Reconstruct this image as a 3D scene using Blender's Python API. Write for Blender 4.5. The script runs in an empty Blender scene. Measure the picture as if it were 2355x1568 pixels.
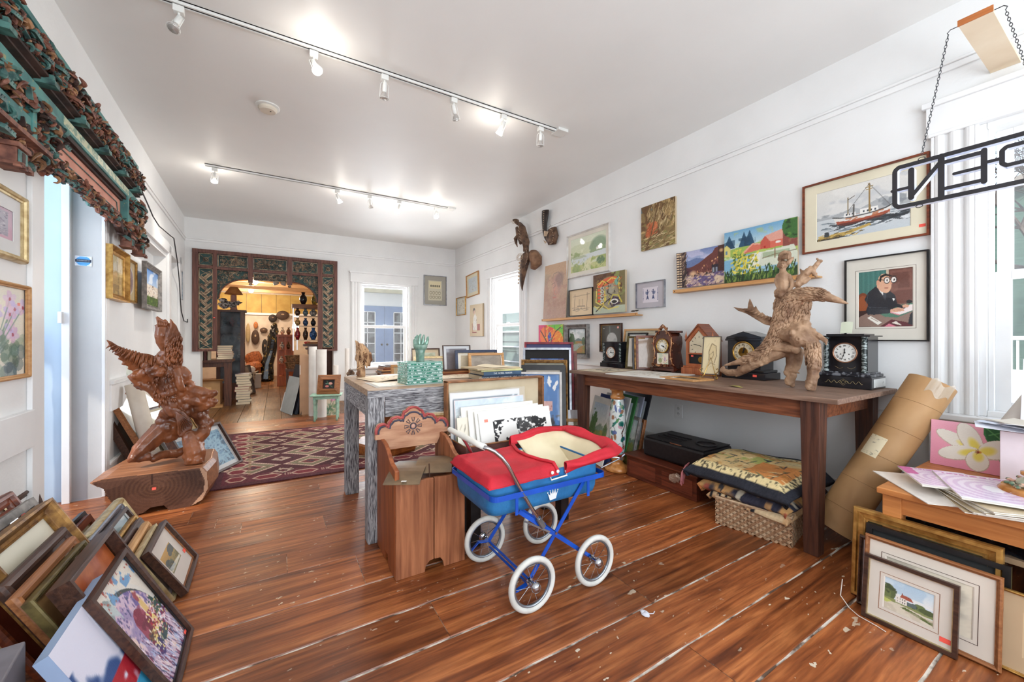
import bpy,bmesh,math,random
import numpy as np
from mathutils import Vector,Matrix,noise as mn
PI = math.pi
RD = random.Random(11)
SC = bpy.context.scene
COL = SC.collection
def rad(a): return math.radians(a)
# ------------------------------------------------------------------ camera, world, exposure
CAM_YAW = 30.87
cd = bpy.data.cameras.new('camera'); cam = bpy.data.objects.new('camera',cd); COL.objects.link(cam)
cam.location = (0,0,1.15); cam.rotation_euler = (rad(90),0,rad(-CAM_YAW))
cd.sensor_width = 36; cd.lens = 905.6/2355*36; cd.shift_y = -0.003; cd.clip_start = .02
SC.camera = cam
SC.view_settings.view_transform = 'Standard'; SC.view_settings.look = 'None'
SC.view_settings.gamma = 1; SC.view_settings.use_curve_mapping = False
SC.view_settings.exposure = 0.3
wd = bpy.data.worlds.new('sky'); SC.world = wd; wd.use_nodes = True
_n = wd.node_tree.nodes; _l = wd.node_tree.links
_bg = _n['Background']
_tc = _n.new('ShaderNodeTexCoord'); _sx = _n.new('ShaderNodeSeparateXYZ'); _cr = _n.new('ShaderNodeValToRGB')
_l.new(_tc.outputs['Generated'],_sx.inputs[0]); _l.new(_sx.outputs['Z'],_cr.inputs[0]); _l.new(_cr.outputs[0],_bg.inputs[0])
_cr.color_ramp.elements[0].color = (.80,.90,1,1); _cr.color_ramp.elements[0].position = 0.0
_cr.color_ramp.elements[1].color = (.42,.62,.95,1); _cr.color_ramp.elements[1].position = .7
_bg.inputs[1].default_value = 1.15
def daylight(name,loc,rot,sx,sy,power,col=(1,1,1)):
 ld = bpy.data.lights.new(name,'AREA'); ld.shape = 'RECTANGLE'; ld.size = sx; ld.size_y = sy
 ld.energy = power; ld.color = col
 o = bpy.data.objects.new(name,ld); COL.objects.link(o); o.location = loc; o.rotation_euler = [rad(a) for a in rot]
 return o
# added fill at unseen front shop windows; daylight through the side and back windows
daylight('front_fill',(.85,-1.75,1.7),(112,0,0),3.3,2.2,126,(.87,.94,1))
daylight('daylight_side',(3.75,-.1,1.6),(90,0,90),1.5,1.9,12,(.9,.95,1))
daylight('daylight_far_side',(3.75,5.68,1.55),(90,0,90),.95,1.6,85,(.95,.98,1))
daylight('daylight_back',(1.8,8.35,1.5),(-90,0,0),.95,1.5,60,(.9,.95,1))
daylight('hall_fill',(-2.2,3.0,1.8),(90,0,-90),1.2,1.6,26,(.84,.92,1))  # added bluish fill at an unseen hall opening, brightens hall and door jamb
_sun = bpy.data.lights.new('sun','SUN'); _sun.energy = 3.2; _sun.angle = rad(1.5); _sun.color = (1,.93,.82)
_so = bpy.data.objects.new('sun',_sun); COL.objects.link(_so); _so.rotation_euler = (0,rad(-48),rad(25))
# ------------------------------------------------------------------ materials
def lin(c):
 c = c/255.0
 return c/12.92 if c <= .04045 else ((c+.055)/1.055)**2.4
def S(r,g,b): return (lin(r),lin(g),lin(b),1)
MC = {}
def mat(name,c1,c2=None,rough=.6,metal=0,scale=6,stretch=(1,1,1),bump=0,bscale=None,coat=0,emit=0,
  detail=4,lo=.35,hi=.65,trans=0,ior=1.45,alpha=1,spec=None,speck=None,speck_t=.68,speck_s=60,sheen=0,distort=0):
 if name in MC: return MC[name]
 m = bpy.data.materials.new(name); m.use_nodes = True; nt = m.node_tree; n = nt.nodes; l = nt.links
 b = n['Principled BSDF']
 tc = n.new('ShaderNodeTexCoord'); mp = n.new('ShaderNodeMapping'); mp.inputs['Scale'].default_value = stretch
 l.new(tc.outputs['Object'],mp.inputs[0])
 nz = n.new('ShaderNodeTexNoise'); nz.inputs['Scale'].default_value = scale; nz.inputs['Detail'].default_value = detail
 nz.inputs['Distortion'].default_value = distort
 l.new(mp.outputs[0],nz.inputs['Vector'])
 cr = n.new('ShaderNodeValToRGB'); l.new(nz.outputs['Fac'],cr.inputs[0])
 if c2 is None: c2 = tuple(x*.86 for x in c1[:3])+(1,)
 cr.color_ramp.elements[0].position = lo; cr.color_ramp.elements[0].color = c2
 cr.color_ramp.elements[1].position = hi; cr.color_ramp.elements[1].color = c1
 out = cr.outputs[0]
 if speck is not None:
  n2 = n.new('ShaderNodeTexNoise'); n2.inputs['Scale'].default_value = speck_s; n2.inputs['Detail'].default_value = 3
  l.new(mp.outputs[0],n2.inputs['Vector'])
  c3 = n.new('ShaderNodeValToRGB'); c3.color_ramp.elements[0].position = speck_t; c3.color_ramp.elements[1].position = speck_t+.04
  l.new(n2.outputs['Fac'],c3.inputs[0])
  mx = n.new('ShaderNodeMix'); mx.data_type = 'RGBA'; l.new(c3.outputs[0],mx.inputs[0]); l.new(out,mx.inputs[6])
  mx.inputs[7].default_value = speck; out = mx.outputs[2]
 l.new(out,b.inputs['Base Color'])
 b.inputs['Roughness'].default_value = rough; b.inputs['Metallic'].default_value = metal
 b.inputs['Coat Weight'].default_value = coat; b.inputs['Coat Roughness'].default_value = .08
 b.inputs['IOR'].default_value = ior
 if trans: b.inputs['Transmission Weight'].default_value = trans
 if alpha < 1: b.inputs['Alpha'].default_value = alpha
 if spec is not None: b.inputs['Specular IOR Level'].default_value = spec
 if sheen: b.inputs['Sheen Weight'].default_value = sheen
 if emit:
  l.new(out,b.inputs['Emission Color']); b.inputs['Emission Strength'].default_value = emit
 if bump:
  nb = nz
  if bscale:
   nb = n.new('ShaderNodeTexNoise'); nb.inputs['Scale'].default_value = bscale; nb.inputs['Detail'].default_value = 5
   l.new(mp.outputs[0],nb.inputs['Vector'])
  bp = n.new('ShaderNodeBump'); bp.inputs['Strength'].default_value = bump; bp.inputs['Distance'].default_value = .01
  l.new(nb.outputs['Fac'],bp.inputs['Height']); l.new(bp.outputs[0],b.inputs['Normal'])
 MC[name] = m; return m
def wood(name,c1,c2,axis='x',rough=.5,scale=5,coat=0,bump=.15,**k):
 st = {'x': (1,14,14),'y': (14,1,14),'z': (14,14,1)}[axis]
 return mat(name,c1,c2,rough=rough,scale=scale,stretch=st,bump=bump,coat=coat,detail=6,distort=.4,lo=.3,hi=.7,**k)
def vmat(name='painted_surface',rough=.6,coat=0,bump=.08):
 if name in MC: return MC[name]
 m = bpy.data.materials.new(name); m.use_nodes = True; n = m.node_tree.nodes; l = m.node_tree.links
 b = n['Principled BSDF']; a = n.new('ShaderNodeAttribute'); a.attribute_name = 'Col'
 l.new(a.outputs['Color'],b.inputs['Base Color']); b.inputs['Roughness'].default_value = rough
 b.inputs['Coat Weight'].default_value = coat; b.inputs['Coat Roughness'].default_value = .03
 nz = n.new('ShaderNodeTexNoise'); nz.inputs['Scale'].default_value = 180
 bp = n.new('ShaderNodeBump'); bp.inputs['Strength'].default_value = bump; bp.inputs['Distance'].default_value = .004
 tc = n.new('ShaderNodeTexCoord'); l.new(tc.outputs['Object'],nz.inputs['Vector'])
 l.new(nz.outputs['Fac'],bp.inputs['Height']); l.new(bp.outputs[0],b.inputs['Normal'])
 MC[name] = m; return m
M_CANVAS = vmat('canvas_paint',.55,0,.25)
M_PRINT = vmat('paper_print',.5,0,.03)
M_GLAZED = vmat('glazed_print',.45,.8,.02)
# ------------------------------------------------------------------ object helpers
def finish(o,parent=None,M=None):
 COL.objects.link(o)
 if parent is not None: o.parent = parent
 if M is not None: o.matrix_basis = M
 return o
def thing(name,label,cat,M=None,group=None):
 o = bpy.data.objects.new(name,None); o.empty_display_size = .05; COL.objects.link(o)
 if M is not None: o.matrix_basis = M
 return tag(o,label,cat,group)
def tag(o,label=None,cat=None,group=None,kind=None):
 if label: o['label'] = label
 if cat: o['category'] = cat
 if group: o['group'] = group
 if kind: o['kind'] = kind
 return o
def T(x=0,y=0,z=0,rz=0,rx=0,ry=0,s=1):
 M = Matrix.Translation((x,y,z)) @ Matrix.Rotation(rad(rz),4,'Z') @ Matrix.Rotation(rad(rx),4,'X') @ Matrix.Rotation(rad(ry),4,'Y')
 return M @ Matrix.Scale(s,4) if s != 1 else M
def copy_tree(o,parent=None,M=None):
 c = o.copy(); COL.objects.link(c)
 if parent is not None: c.parent = parent
 if M is not None: c.matrix_basis = M
 for ch in o.children: copy_tree(ch,c)
 return c
class MB:
 """collects shapes into ONE mesh"""
 def __init__(s): s.v = []; s.f = []; s.m = []; s.mi = 0; s.M = None; s.c = []; s.col = None
 def add(s,vs,fs,M=None):
  b = len(s.v)
  for v in vs:
   v = Vector(v)
   if M is not None: v = M @ v
   if s.M is not None: v = s.M @ v
   s.v.append(tuple(v)); s.c.append(s.col if s.col else (1,1,1,1))
  for f in fs: s.f.append([b+i for i in f]); s.m.append(s.mi)
  return s
 def box(s,c,d,M=None):
  x,y,z = c; a,b,e = d[0]/2,d[1]/2,d[2]/2
  vs = [(x+i*a,y+j*b,z+k*e) for k in (-1,1) for j in (-1,1) for i in (-1,1)]
  return s.add(vs,[(0,2,3,1),(4,5,7,6),(0,1,5,4),(2,6,7,3),(0,4,6,2),(1,3,7,5)],M)
 def bb(s,x0,x1,y0,y1,z0,z1,M=None):
  return s.box(((x0+x1)/2,(y0+y1)/2,(z0+z1)/2),(x1-x0,y1-y0,z1-z0),M)
 def bar(s,p,q,w,h=None,up=(0,0,1)):
  p = Vector(p); q = Vector(q); d = q-p; L = d.length; d.normalize(); u = Vector(up)
  if abs(d.dot(u)) > .98: u = Vector((0,1,0))
  x = d.cross(u).normalized(); u = x.cross(d).normalized(); h = h or w
  M = Matrix((x,d,u)).transposed().to_4x4(); M.translation = (p+q)/2
  return s.box((0,0,0),(w,L,h),M)
 def prism(s,pts,y0,y1,M=None):
  """outline in x,z extruded along y"""
  n = len(pts)
  vs = [(p[0],y0,p[1]) for p in pts]+[(p[0],y1,p[1]) for p in pts]
  fs = [tuple(range(n)),tuple(range(2*n-1,n-1,-1))]+[(i,i+n,(i+1) % n+n,(i+1) % n) for i in range(n)]
  return s.add(vs,fs,M)
 def tube(s,P,r,n=8,closed=False,cap=True,M=None,flat=1.0):
  P = [Vector(p) for p in P]; k = len(P); rs = r if isinstance(r,(list,tuple)) else [r]*k
  vs = []; pu = None
  for i,p in enumerate(P):
   a = P[(i-1) % k] if closed or i > 0 else P[0]; b = P[(i+1) % k] if closed or i < k-1 else P[-1]
   d = (b-a).normalized() if (b-a).length > 1e-9 else Vector((0,0,1))
   if pu is None: pu = Vector((0,0,1)) if abs(d.z) < .9 else Vector((1,0,0))
   x = d.cross(pu)
   if x.length < 1e-6: x = d.cross(Vector((0,1,.01)))
   x.normalize(); u = x.cross(d).normalized(); pu = u
   for j in range(n):
    t = 2*PI*j/n; vs.append(p+x*math.cos(t)*rs[i]+u*math.sin(t)*rs[i]*flat)
  fs = []
  for i in range(k if closed else k-1):
   for j in range(n):
    a = i*n+j; b = i*n+(j+1) % n; c = ((i+1) % k)*n+(j+1) % n; e = ((i+1) % k)*n+j
    fs.append((a,b,c,e))
  if cap and not closed: fs.append(tuple(range(n-1,-1,-1))); fs.append(tuple(range((k-1)*n,k*n)))
  return s.add(vs,fs,M)
 def lathe(s,prof,n=20,M=None,sx=1,sy=1):
  vs = []; k = len(prof)
  for r,z in prof:
   for j in range(n): vs.append((r*math.cos(2*PI*j/n)*sx,r*math.sin(2*PI*j/n)*sy,z))
  fs = []
  for i in range(k-1):
   for j in range(n): fs.append((i*n+j,i*n+(j+1) % n,(i+1)*n+(j+1) % n,(i+1)*n+j))
  fs.append(tuple(range(n-1,-1,-1))); fs.append(tuple(range((k-1)*n,k*n)))
  return s.add(vs,fs,M)
 def ell(s,c,r,M=None,n=10,m=7,rough=0,seed=0):
  vs = []; rr = r if isinstance(r,(list,tuple)) else (r,r,r)
  for i in range(m+1):
   ph = PI*i/m
   for j in range(n):
    t = 2*PI*j/n; d = Vector((math.sin(ph)*math.cos(t),math.sin(ph)*math.sin(t),math.cos(ph)))
    k = 1+(rough*mn.noise(d*1.7+Vector((seed*3.1,seed,0))) if rough else 0)
    vs.append(Vector((d.x*rr[0]*k,d.y*rr[1]*k,d.z*rr[2]*k)))
  fs = []
  for i in range(m):
   for j in range(n): fs.append((i*n+j,(i+1)*n+j,(i+1)*n+(j+1) % n,i*n+(j+1) % n))
  MM = Matrix.Translation(c) @ M if M is not None else Matrix.Translation(c)
  return s.add(vs,fs,MM)
 def surf(s,fn,nu,nv,closed_u=False,M=None):
  vs = [fn(i/nu,j/nv) for j in range(nv+1) for i in range(nu+(0 if closed_u else 1))]
  w = nu+(0 if closed_u else 1); fs = []
  for j in range(nv):
   for i in range(nu): fs.append((j*w+i,j*w+(i+1) % w,(j+1)*w+(i+1) % w,(j+1)*w+i))
  return s.add(vs,fs,M)
 def sheet(s,fn,nu,nv,th=.002,M=None):
  """a thin sheet with real thickness; fn(u,v)->point, thickness added downwards in z"""
  s.surf(fn,nu,nv,M=M)
  s.surf(lambda u,v: Vector(fn(1-u,v))-Vector((0,0,th)),nu,nv,M=M)
  for e in (lambda t,k: fn(t,0),lambda t,k: fn(1-t,1),lambda t,k: fn(0,1-t),lambda t,k: fn(1,t)):
   s.surf(lambda t,k,e=e: Vector(e(t,k))-Vector((0,0,th*(1-k))),max(nu,nv),1,M=M)
  return s
 def build(s,name,mats,parent=None,smooth=False,bevel=0,M=None,vcol=False,sub=0,remesh=0,displace=None,solid=0,angle=None):
  me = bpy.data.meshes.new(name); me.from_pydata(s.v,[],s.f)
  for m in (mats if isinstance(mats,(list,tuple)) else [mats]): me.materials.append(m)
  if any(s.m): me.polygons.foreach_set('material_index',s.m)
  if vcol:
   a = me.color_attributes.new('Col','FLOAT_COLOR','POINT')
   a.data.foreach_set('color',[x for c in s.c for x in c])
  bm = bmesh.new(); bm.from_mesh(me); bmesh.ops.recalc_face_normals(bm,faces=bm.faces); bm.to_mesh(me); bm.free()
  if smooth: me.polygons.foreach_set('use_smooth',[True]*len(me.polygons))
  me.update()
  o = bpy.data.objects.new(name,me); finish(o,parent,M)
  if smooth and angle:
   bpy.context.view_layer.objects.active = o
   me.set_sharp_from_angle(angle=rad(angle))
  if remesh:
   r = o.modifiers.new('remesh','REMESH'); r.mode = 'VOXEL'; r.voxel_size = remesh; r.use_smooth_shade = True
  if bevel:
   b = o.modifiers.new('bevel','BEVEL'); b.width = bevel; b.segments = 2; b.limit_method = 'ANGLE'; b.angle_limit = rad(40)
  if sub:
   b = o.modifiers.new('sub','SUBSURF'); b.levels = sub; b.render_levels = sub
  if displace:
   sc,st = displace
   t = bpy.data.textures.new(name+'_relief','CLOUDS'); t.noise_scale = sc; t.noise_depth = 3
   d = o.modifiers.new('relief','DISPLACE'); d.texture = t; d.strength = st; d.mid_level = .5; d.texture_coords = 'LOCAL'
  if solid:
   b = o.modifiers.new('solid','SOLIDIFY'); b.thickness = solid
  return o
# ------------------------------------------------------------------ painted pictures (vertex colour grids)
def hexc(c):
 if isinstance(c,str): return np.array([int(c[i:i+2],16)/255 for i in (0,2,4)])
 return np.array(c[:3],float)
class Art:
 def __init__(s,w,h,bg='ffffff',seed=1):
  s.w = w; s.h = h; s.a = np.zeros((h,w,3))+hexc(bg); s.r = np.random.RandomState(seed)
  s.U,s.V = np.meshgrid((np.arange(w)+.5)/w,(np.arange(h)+.5)/h)   # v up
  s.asp = w/h
 def put(s,mk,c,al=1):
  k = (mk*al)[...,None]; s.a = s.a*(1-k)+hexc(c)*k; return s
 def nz(s,n,m=None):
  m = m or n; g = s.r.rand(m+2,n+2); x = s.U*n; y = s.V*m
  i = x.astype(int); j = y.astype(int); fx = x-i; fy = y-j; fx = fx*fx*(3-2*fx); fy = fy*fy*(3-2*fy)
  return (g[j,i]*(1-fx)+g[j,i+1]*fx)*(1-fy)+(g[j+1,i]*(1-fx)+g[j+1,i+1]*fx)*fy
 def fbm(s,n,m=None): m = m or n; return .55*s.nz(n,m)+.3*s.nz(n*2,m*2)+.15*s.nz(n*4,m*4)
 def grad(s,c0,c1,v0=0,v1=1):
  t = np.clip((s.V-v0)/(v1-v0),0,1)[...,None]; mk = ((s.V >= v0) & (s.V <= v1))[...,None]
  s.a = np.where(mk,hexc(c0)*(1-t)+hexc(c1)*t,s.a); return s
 def rect(s,u0,v0,u1,v1,c,al=1): return s.put(((s.U >= u0) & (s.U <= u1) & (s.V >= v0) & (s.V <= v1))*1.,c,al)
 def ell(s,u,v,ru,rv,c,al=1,rot=0,soft=0):
  x = (s.U-u); y = (s.V-v)/s.asp; cr = math.cos(rot); sr = math.sin(rot); rv = rv/s.asp
  d = ((x*cr+y*sr)/ru)**2+((-x*sr+y*cr)/rv)**2
  mk = np.clip((1.-d)/soft,0,1) if soft else (d < 1)*1.
  return s.put(mk,c,al)
 def poly(s,pts,c,al=1):
  ins = np.zeros(s.U.shape,bool); n = len(pts)
  for i in range(n):
   x0,y0 = pts[i]; x1,y1 = pts[(i+1) % n]
   if y0 == y1: continue
   cnd = ((y0 > s.V) != (y1 > s.V)) & (s.U < (x1-x0)*(s.V-y0)/(y1-y0)+x0)
   ins ^= cnd
  return s.put(ins*1.,c,al)
 def line(s,pts,wd,c,al=1):
  mk = np.zeros(s.U.shape)
  for (x0,y0),(x1,y1) in zip(pts[:-1],pts[1:]):
   dx,dy = x1-x0,(y1-y0)/s.asp; L = dx*dx+dy*dy+1e-9
   X = s.U-x0; Y = (s.V-y0)/s.asp
   t = np.clip((X*dx+Y*dy)/L,0,1); d = np.hypot(X-t*dx,Y-t*dy)
   mk = np.maximum(mk,np.clip(1.5-d/wd,0,1) if wd*s.w < 1.2 else (d < wd)*1.)
  return s.put(mk,c,al)
 def blot(s,c,n,th=.55,u0=0,v0=0,u1=1,v1=1,al=1,m=None):
  k = s.fbm(n,m); mk = np.clip((k-th)*12,0,1)*((s.U >= u0) & (s.U <= u1) & (s.V >= v0) & (s.V <= v1))
  return s.put(mk,c,al)
 def dabs(s,n,cols,ln,wd,ang=0,spread=.4,box=(0,0,1,1),al=.9):
  for i in range(n):
   u = box[0]+s.r.rand()*(box[2]-box[0]); v = box[1]+s.r.rand()*(box[3]-box[1])
   s.ell(u,v,ln*(.5+s.r.rand()),wd*(.5+s.r.rand())*s.asp,cols[s.r.randint(len(cols))],al,ang+(s.r.rand()-.5)*2*spread)
  return s
 def jit(s,a=.05): s.a = np.clip(s.a+(s.r.rand(s.h,s.w,1)-.5)*2*a,0,1); return s
def to_lin(a): return np.where(a <= .04045,a/12.92,((np.clip(a,0,1)+.055)/1.055)**2.4)
def canvas(name,art,w,h,parent=None,M=None,m=None,fn=None,thick=0):
 """grid mesh carrying the picture; local x right (centred), z up, faces -y. fn(u,v)->point bends it"""
 W,H = art.w,art.h; u = np.linspace(0,1,W); v = np.linspace(0,1,H)
 if fn is None:
  UU,VV = np.meshgrid(u,v); co = np.stack([(UU-.5)*w,np.zeros_like(UU),VV*h],-1).reshape(-1,3)
 else: co = np.array([tuple(fn(a,b)) for b in v for a in u])
 i = np.arange(W-1); j = np.arange(H-1); I,J = np.meshgrid(i,j); a = (J*W+I).ravel()
 fs = np.stack([a,a+1,a+W+1,a+W],-1)
 me = bpy.data.meshes.new(name); me.from_pydata(co.tolist(),[],fs.tolist())
 at = me.color_attributes.new('Col','FLOAT_COLOR','POINT')
 c = np.ones((H,W,4)); c[...,:3] = to_lin(art.a); at.data.foreach_set('color',c.ravel().tolist())
 me.materials.append(m or M_PRINT)
 if fn is not None: me.polygons.foreach_set('use_smooth',[True]*len(me.polygons))
 o = bpy.data.objects.new(name,me); finish(o,parent,M)
 if thick:
  b = o.modifiers.new('solid','SOLIDIFY'); b.thickness = thick; b.offset = -1
 return o
def rings(mb,w,h,prof,z0=0):
 """picture moulding: prof = [(inset, front depth)...]; local x centred, z from z0, back at y=0, front towards -y"""
 vs = []
 for t,d in prof:
  for x,z in ((-w/2+t,z0+t),(w/2-t,z0+t),(w/2-t,z0+h-t),(-w/2+t,z0+h-t)): vs.append((x,-d,z))
 k = len(prof); fs = []
 for i in range(k-1):
  for j in range(4): fs.append((i*4+j,i*4+(j+1) % 4,(i+1)*4+(j+1) % 4,(i+1)*4+j))
 for j in range(4): fs.append(((k-1)*4+j,(k-1)*4+(j+1) % 4,(j+1) % 4,j))
 return mb.add(vs,fs)
PROF = {
 'flat': lambda f,d: [(0,0),(0,d),(f,d),(f,d*.35)],
 'round': lambda f,d: [(0,0),(0,d*.5),(f*.15,d*.85),(f*.4,d),(f*.65,d*.85),(f*.75,d*.6),(f,d*.55),(f,d*.3)],
 'step': lambda f,d: [(0,0),(0,d*.8),(f*.1,d),(f*.35,d),(f*.42,d*.7),(f*.75,d*.62),(f*.8,d*.72),(f*.95,d*.66),(f,d*.4)],
 'scoop': lambda f,d: [(0,0),(0,d),(f*.18,d),(f*.3,d*.8),(f*.6,d*.45),(f*.85,d*.38),(f*.87,d*.48),(f,d*.42),(f,d*.25)],
 'reverse': lambda f,d: [(0,0),(0,d*.45),(f*.8,d),(f*.93,d),(f,d*.5),(f,d*.3)],
}
def FM(n):
 D = dict(
  gold=lambda: mat('gilt_frame',S(205,160,88),S(150,105,48),rough=.38,metal=.65,scale=25,bump=.1),
  palegold=lambda: mat('pale_gilt_frame',S(215,195,150),S(175,150,105),rough=.4,metal=.5,scale=25,bump=.1),
  oldgold=lambda: mat('worn_gilt_frame',S(160,118,62),S(96,62,30),rough=.45,metal=.5,scale=30,bump=.2),
  black=lambda: mat('black_frame',S(34,30,30),S(18,16,16),rough=.35,scale=20),
  dark=lambda: wood('dark_wood_frame',S(82,52,38),S(46,28,22),'x',rough=.4),
  mahog=lambda: wood('reddish_wood_frame',S(135,66,36),S(88,38,22),'x',rough=.35),
  mid=lambda: wood('brown_wood_frame',S(165,108,66),S(120,72,40),'x',rough=.45),
  oak=lambda: wood('light_oak_frame',S(205,158,104),S(176,124,74),'x',rough=.5),
  white=lambda: mat('white_frame',S(228,225,220),S(205,200,195),rough=.5,scale=12),
  silver=lambda: mat('silver_frame',S(178,180,186),S(140,142,150),rough=.3,metal=.8,scale=20),
  grey=lambda: mat('grey_wash_frame',S(150,145,140),S(108,104,102),rough=.6,scale=25),
  navy=lambda: mat('navy_frame',S(34,44,78),S(22,28,52),rough=.4,scale=20),
  red=lambda: mat('red_frame',S(150,32,48),S(110,22,36),rough=.4,scale=20),
  olive=lambda: mat('bronze_green_frame',S(120,105,62),S(78,66,40),rough=.45,metal=.3,scale=22),
 )
 return D[n]()
def BOARD(c): return mat('mat_board_%02x%02x%02x' % c,S(*c),S(*[int(x*.95) for x in c]),rough=.85,scale=3)
STK = lambda: mat('coral_price_sticker',S(255,105,88),S(250,90,76),rough=.6)
def picture(name,label,cat,w,h,fw=.03,fd=.025,fm='dark',prof='round',mw=0,mc=(232,228,215),art=None,
   M=None,glazed=True,group=None,sticker=None,back=False,line=None,lip=None,edge=(196,176,146)):
 root = thing(name,label,cat,M,group)
 if fw > 0:
  b = MB(); rings(b,w,h,PROF[prof](fw,fd)); b.build('frame',FM(fm) if isinstance(fm,str) else fm,root,bevel=0)
  if lip:
   b = MB(); rings(b,w-2*fw+.004,h-2*fw+.004,[(0,fd*.3),(0,fd*.52),(.006,fd*.52),(.006,fd*.3)],fw-.002); b.build('frame_lip',FM(lip),root)
 iw,ih = w-2*fw,h-2*fw; y = -fd*.3
 if fw <= 0: iw,ih = w,h; y = -fd
 if mw:
  b = MB(); a = mw if isinstance(mw,(tuple,list)) else (mw,mw)
  zx0,zz0 = -iw/2+a[0],fw+a[1]; aw,ah = iw-2*a[0],ih-2*a[1]
  vs = [(-iw/2,y,fw),(iw/2,y,fw),(iw/2,y,fw+ih),(-iw/2,y,fw+ih),
              (-aw/2,y,fw+a[1]),(aw/2,y,fw+a[1]),(aw/2,y,fw+a[1]+ah),(-aw/2,y,fw+a[1]+ah)]
  vs += [(x*(1-.004/aw*2) if abs(x) else x,y+.002,z) for x,_,z in vs[4:]]
  fs = [(0,1,5,4),(1,2,6,5),(2,3,7,6),(3,0,4,7),(4,5,9,8),(5,6,10,9),(6,7,11,10),(7,4,8,11)]
  b.add(vs,fs)
  if line:
   b.mi = 1; e = .012
   for q0,q1 in ((-e,-e-.0015),):
    X0,X1,Z0,Z1 = -aw/2-e,aw/2+e,fw+a[1]-e,fw+a[1]+ah+e; t = .0016
    for bx in ((X0,X1,Z0,Z0+t),(X0,X1,Z1-t,Z1),(X0,X0+t,Z0,Z1),(X1-t,X1,Z0,Z1)):
     b.bb(bx[0],bx[1],y-.0006,y,bx[2],bx[3])
   b.build('mat_board',[BOARD(mc),FM(line)],root)
  else: b.build('mat_board',BOARD(mc),root)
 else: aw,ah = iw,ih
 if art is not None:
  canvas('artwork',art,aw+.002,ah+.002,root,T(0,y+.003 if fw > 0 else y-.0005,(h-ah)/2-.001),M_GLAZED if glazed else M_CANVAS)
 if back or fw <= 0:
  b = MB(); b.bb(-iw/2,iw/2,y+.004 if fw > 0 else -fd,0,fw if fw > 0 else 0,(fw if fw > 0 else 0)+ih); b.build('backing_board' if fw > 0 else 'stretcher',BOARD(edge),root)
 if sticker:
  b = MB(); b.box((0,0,0),(.028,.0012,.017)); b.build('price_sticker',STK(),root,M=T(sticker[0]*w,-fd*.36 if fw > 0 and len(sticker) < 3 else -fd-.001,sticker[1]*h))
 return root
# ------------------------------------------------------------------ the room
WX,BY,H = 3.26,7.8,3.02          # right wall, back wall, ceiling
FY = -1.6                             # front wall (behind the camera)
ML = T(-.945,0,0,rz=2.017)         # left wall frame: local y along the wall, local x into the room
M_WALL = mat('white_wall_paint',S(238,238,237),S(233,233,232),rough=.72,scale=2.2,bump=.12,bscale=38,speck=S(196,194,190),speck_t=.80,speck_s=14)
M_TRIM = mat('white_gloss_trim',S(241,241,240),S(235,235,235),rough=.42,scale=4,bump=.08,bscale=30)
M_CEIL = mat('ceiling_paint',S(240,240,238),S(236,236,234),rough=.5,scale=1.4,bump=.06,bscale=22)
M_PANE = mat('window_pane',(1,1,1,1),(1,1,1,1),rough=.0,alpha=.08,ior=1.45)
M_HALL = mat('pale_blue_paint',S(196,214,232),S(186,206,226),rough=.6,scale=3,bump=.05)
M_SUB = mat('subfloor_filler',S(222,214,200),S(96,76,62),rough=.9,scale=26,stretch=(.35,1,1),detail=6,lo=.42,hi=.56)
def struct(o): o['kind'] = 'structure'; return o
def wall(name,u0,u1,z0,z1,th,holes,m,M,flip=1):
 """wall in local y(u) / z, face at x=0, thickness away from the room (flip=+1: towards +x)"""
 us = sorted({u0,u1,*[h[0] for h in holes],*[h[1] for h in holes]}); zs = sorted({z0,z1,*[h[2] for h in holes],*[h[3] for h in holes]})
 b = MB()
 for a,c in zip(us[:-1],us[1:]):
  run = []
  for e,f in zip(zs[:-1],zs[1:]):
   if any(h[0] < (a+c)/2 < h[1] and h[2] < (e+f)/2 < h[3] for h in holes): continue
   if run and run[-1][1] == e: run[-1][1] = f
   else: run.append([e,f])
  for e,f in run: b.bb(0,th*flip,a,c,e,f) if flip > 0 else b.bb(-th,0,a,c,e,f)
 return struct(b.build(name,m,M=M))
MR = T(WX,0,0); MBk = T(0,BY,0,rz=90)       # back wall: local y -> -x ; local x -> +y
wall('wall_right',FY,BY+.2,0,H,.2,[(5.19,6.15,.60,2.2),(-.78,.53,.73,2.30)],M_WALL,MR)
wall('wall_back',-WX-.2,1.5,0,H,.2,[(-.887,1.024,0,2.22),(-2.28,-1.335,.60,2.19)],M_WALL,MBk)
wall('wall_left',FY,BY+.1,0,H,.16,[(2.99,3.965,0,2.27),(4.60,6.36,0,2.15),(6.5,7.15,.9,2.2)],M_WALL,ML,-1)
wall('wall_front',-WX-.2,1.2,0,H,.15,[(-3.0,-1.25,.55,2.75),(-.95,.7,.55,2.75)],M_WALL,T(0,FY,0,rz=90) @ Matrix.Scale(-1,4,(1,0,0)))
b = MB(); b.bb(-3.0,3.6,FY-.2,BY+.2,H,H+.1); struct(b.build('ceiling',M_CEIL))
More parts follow.
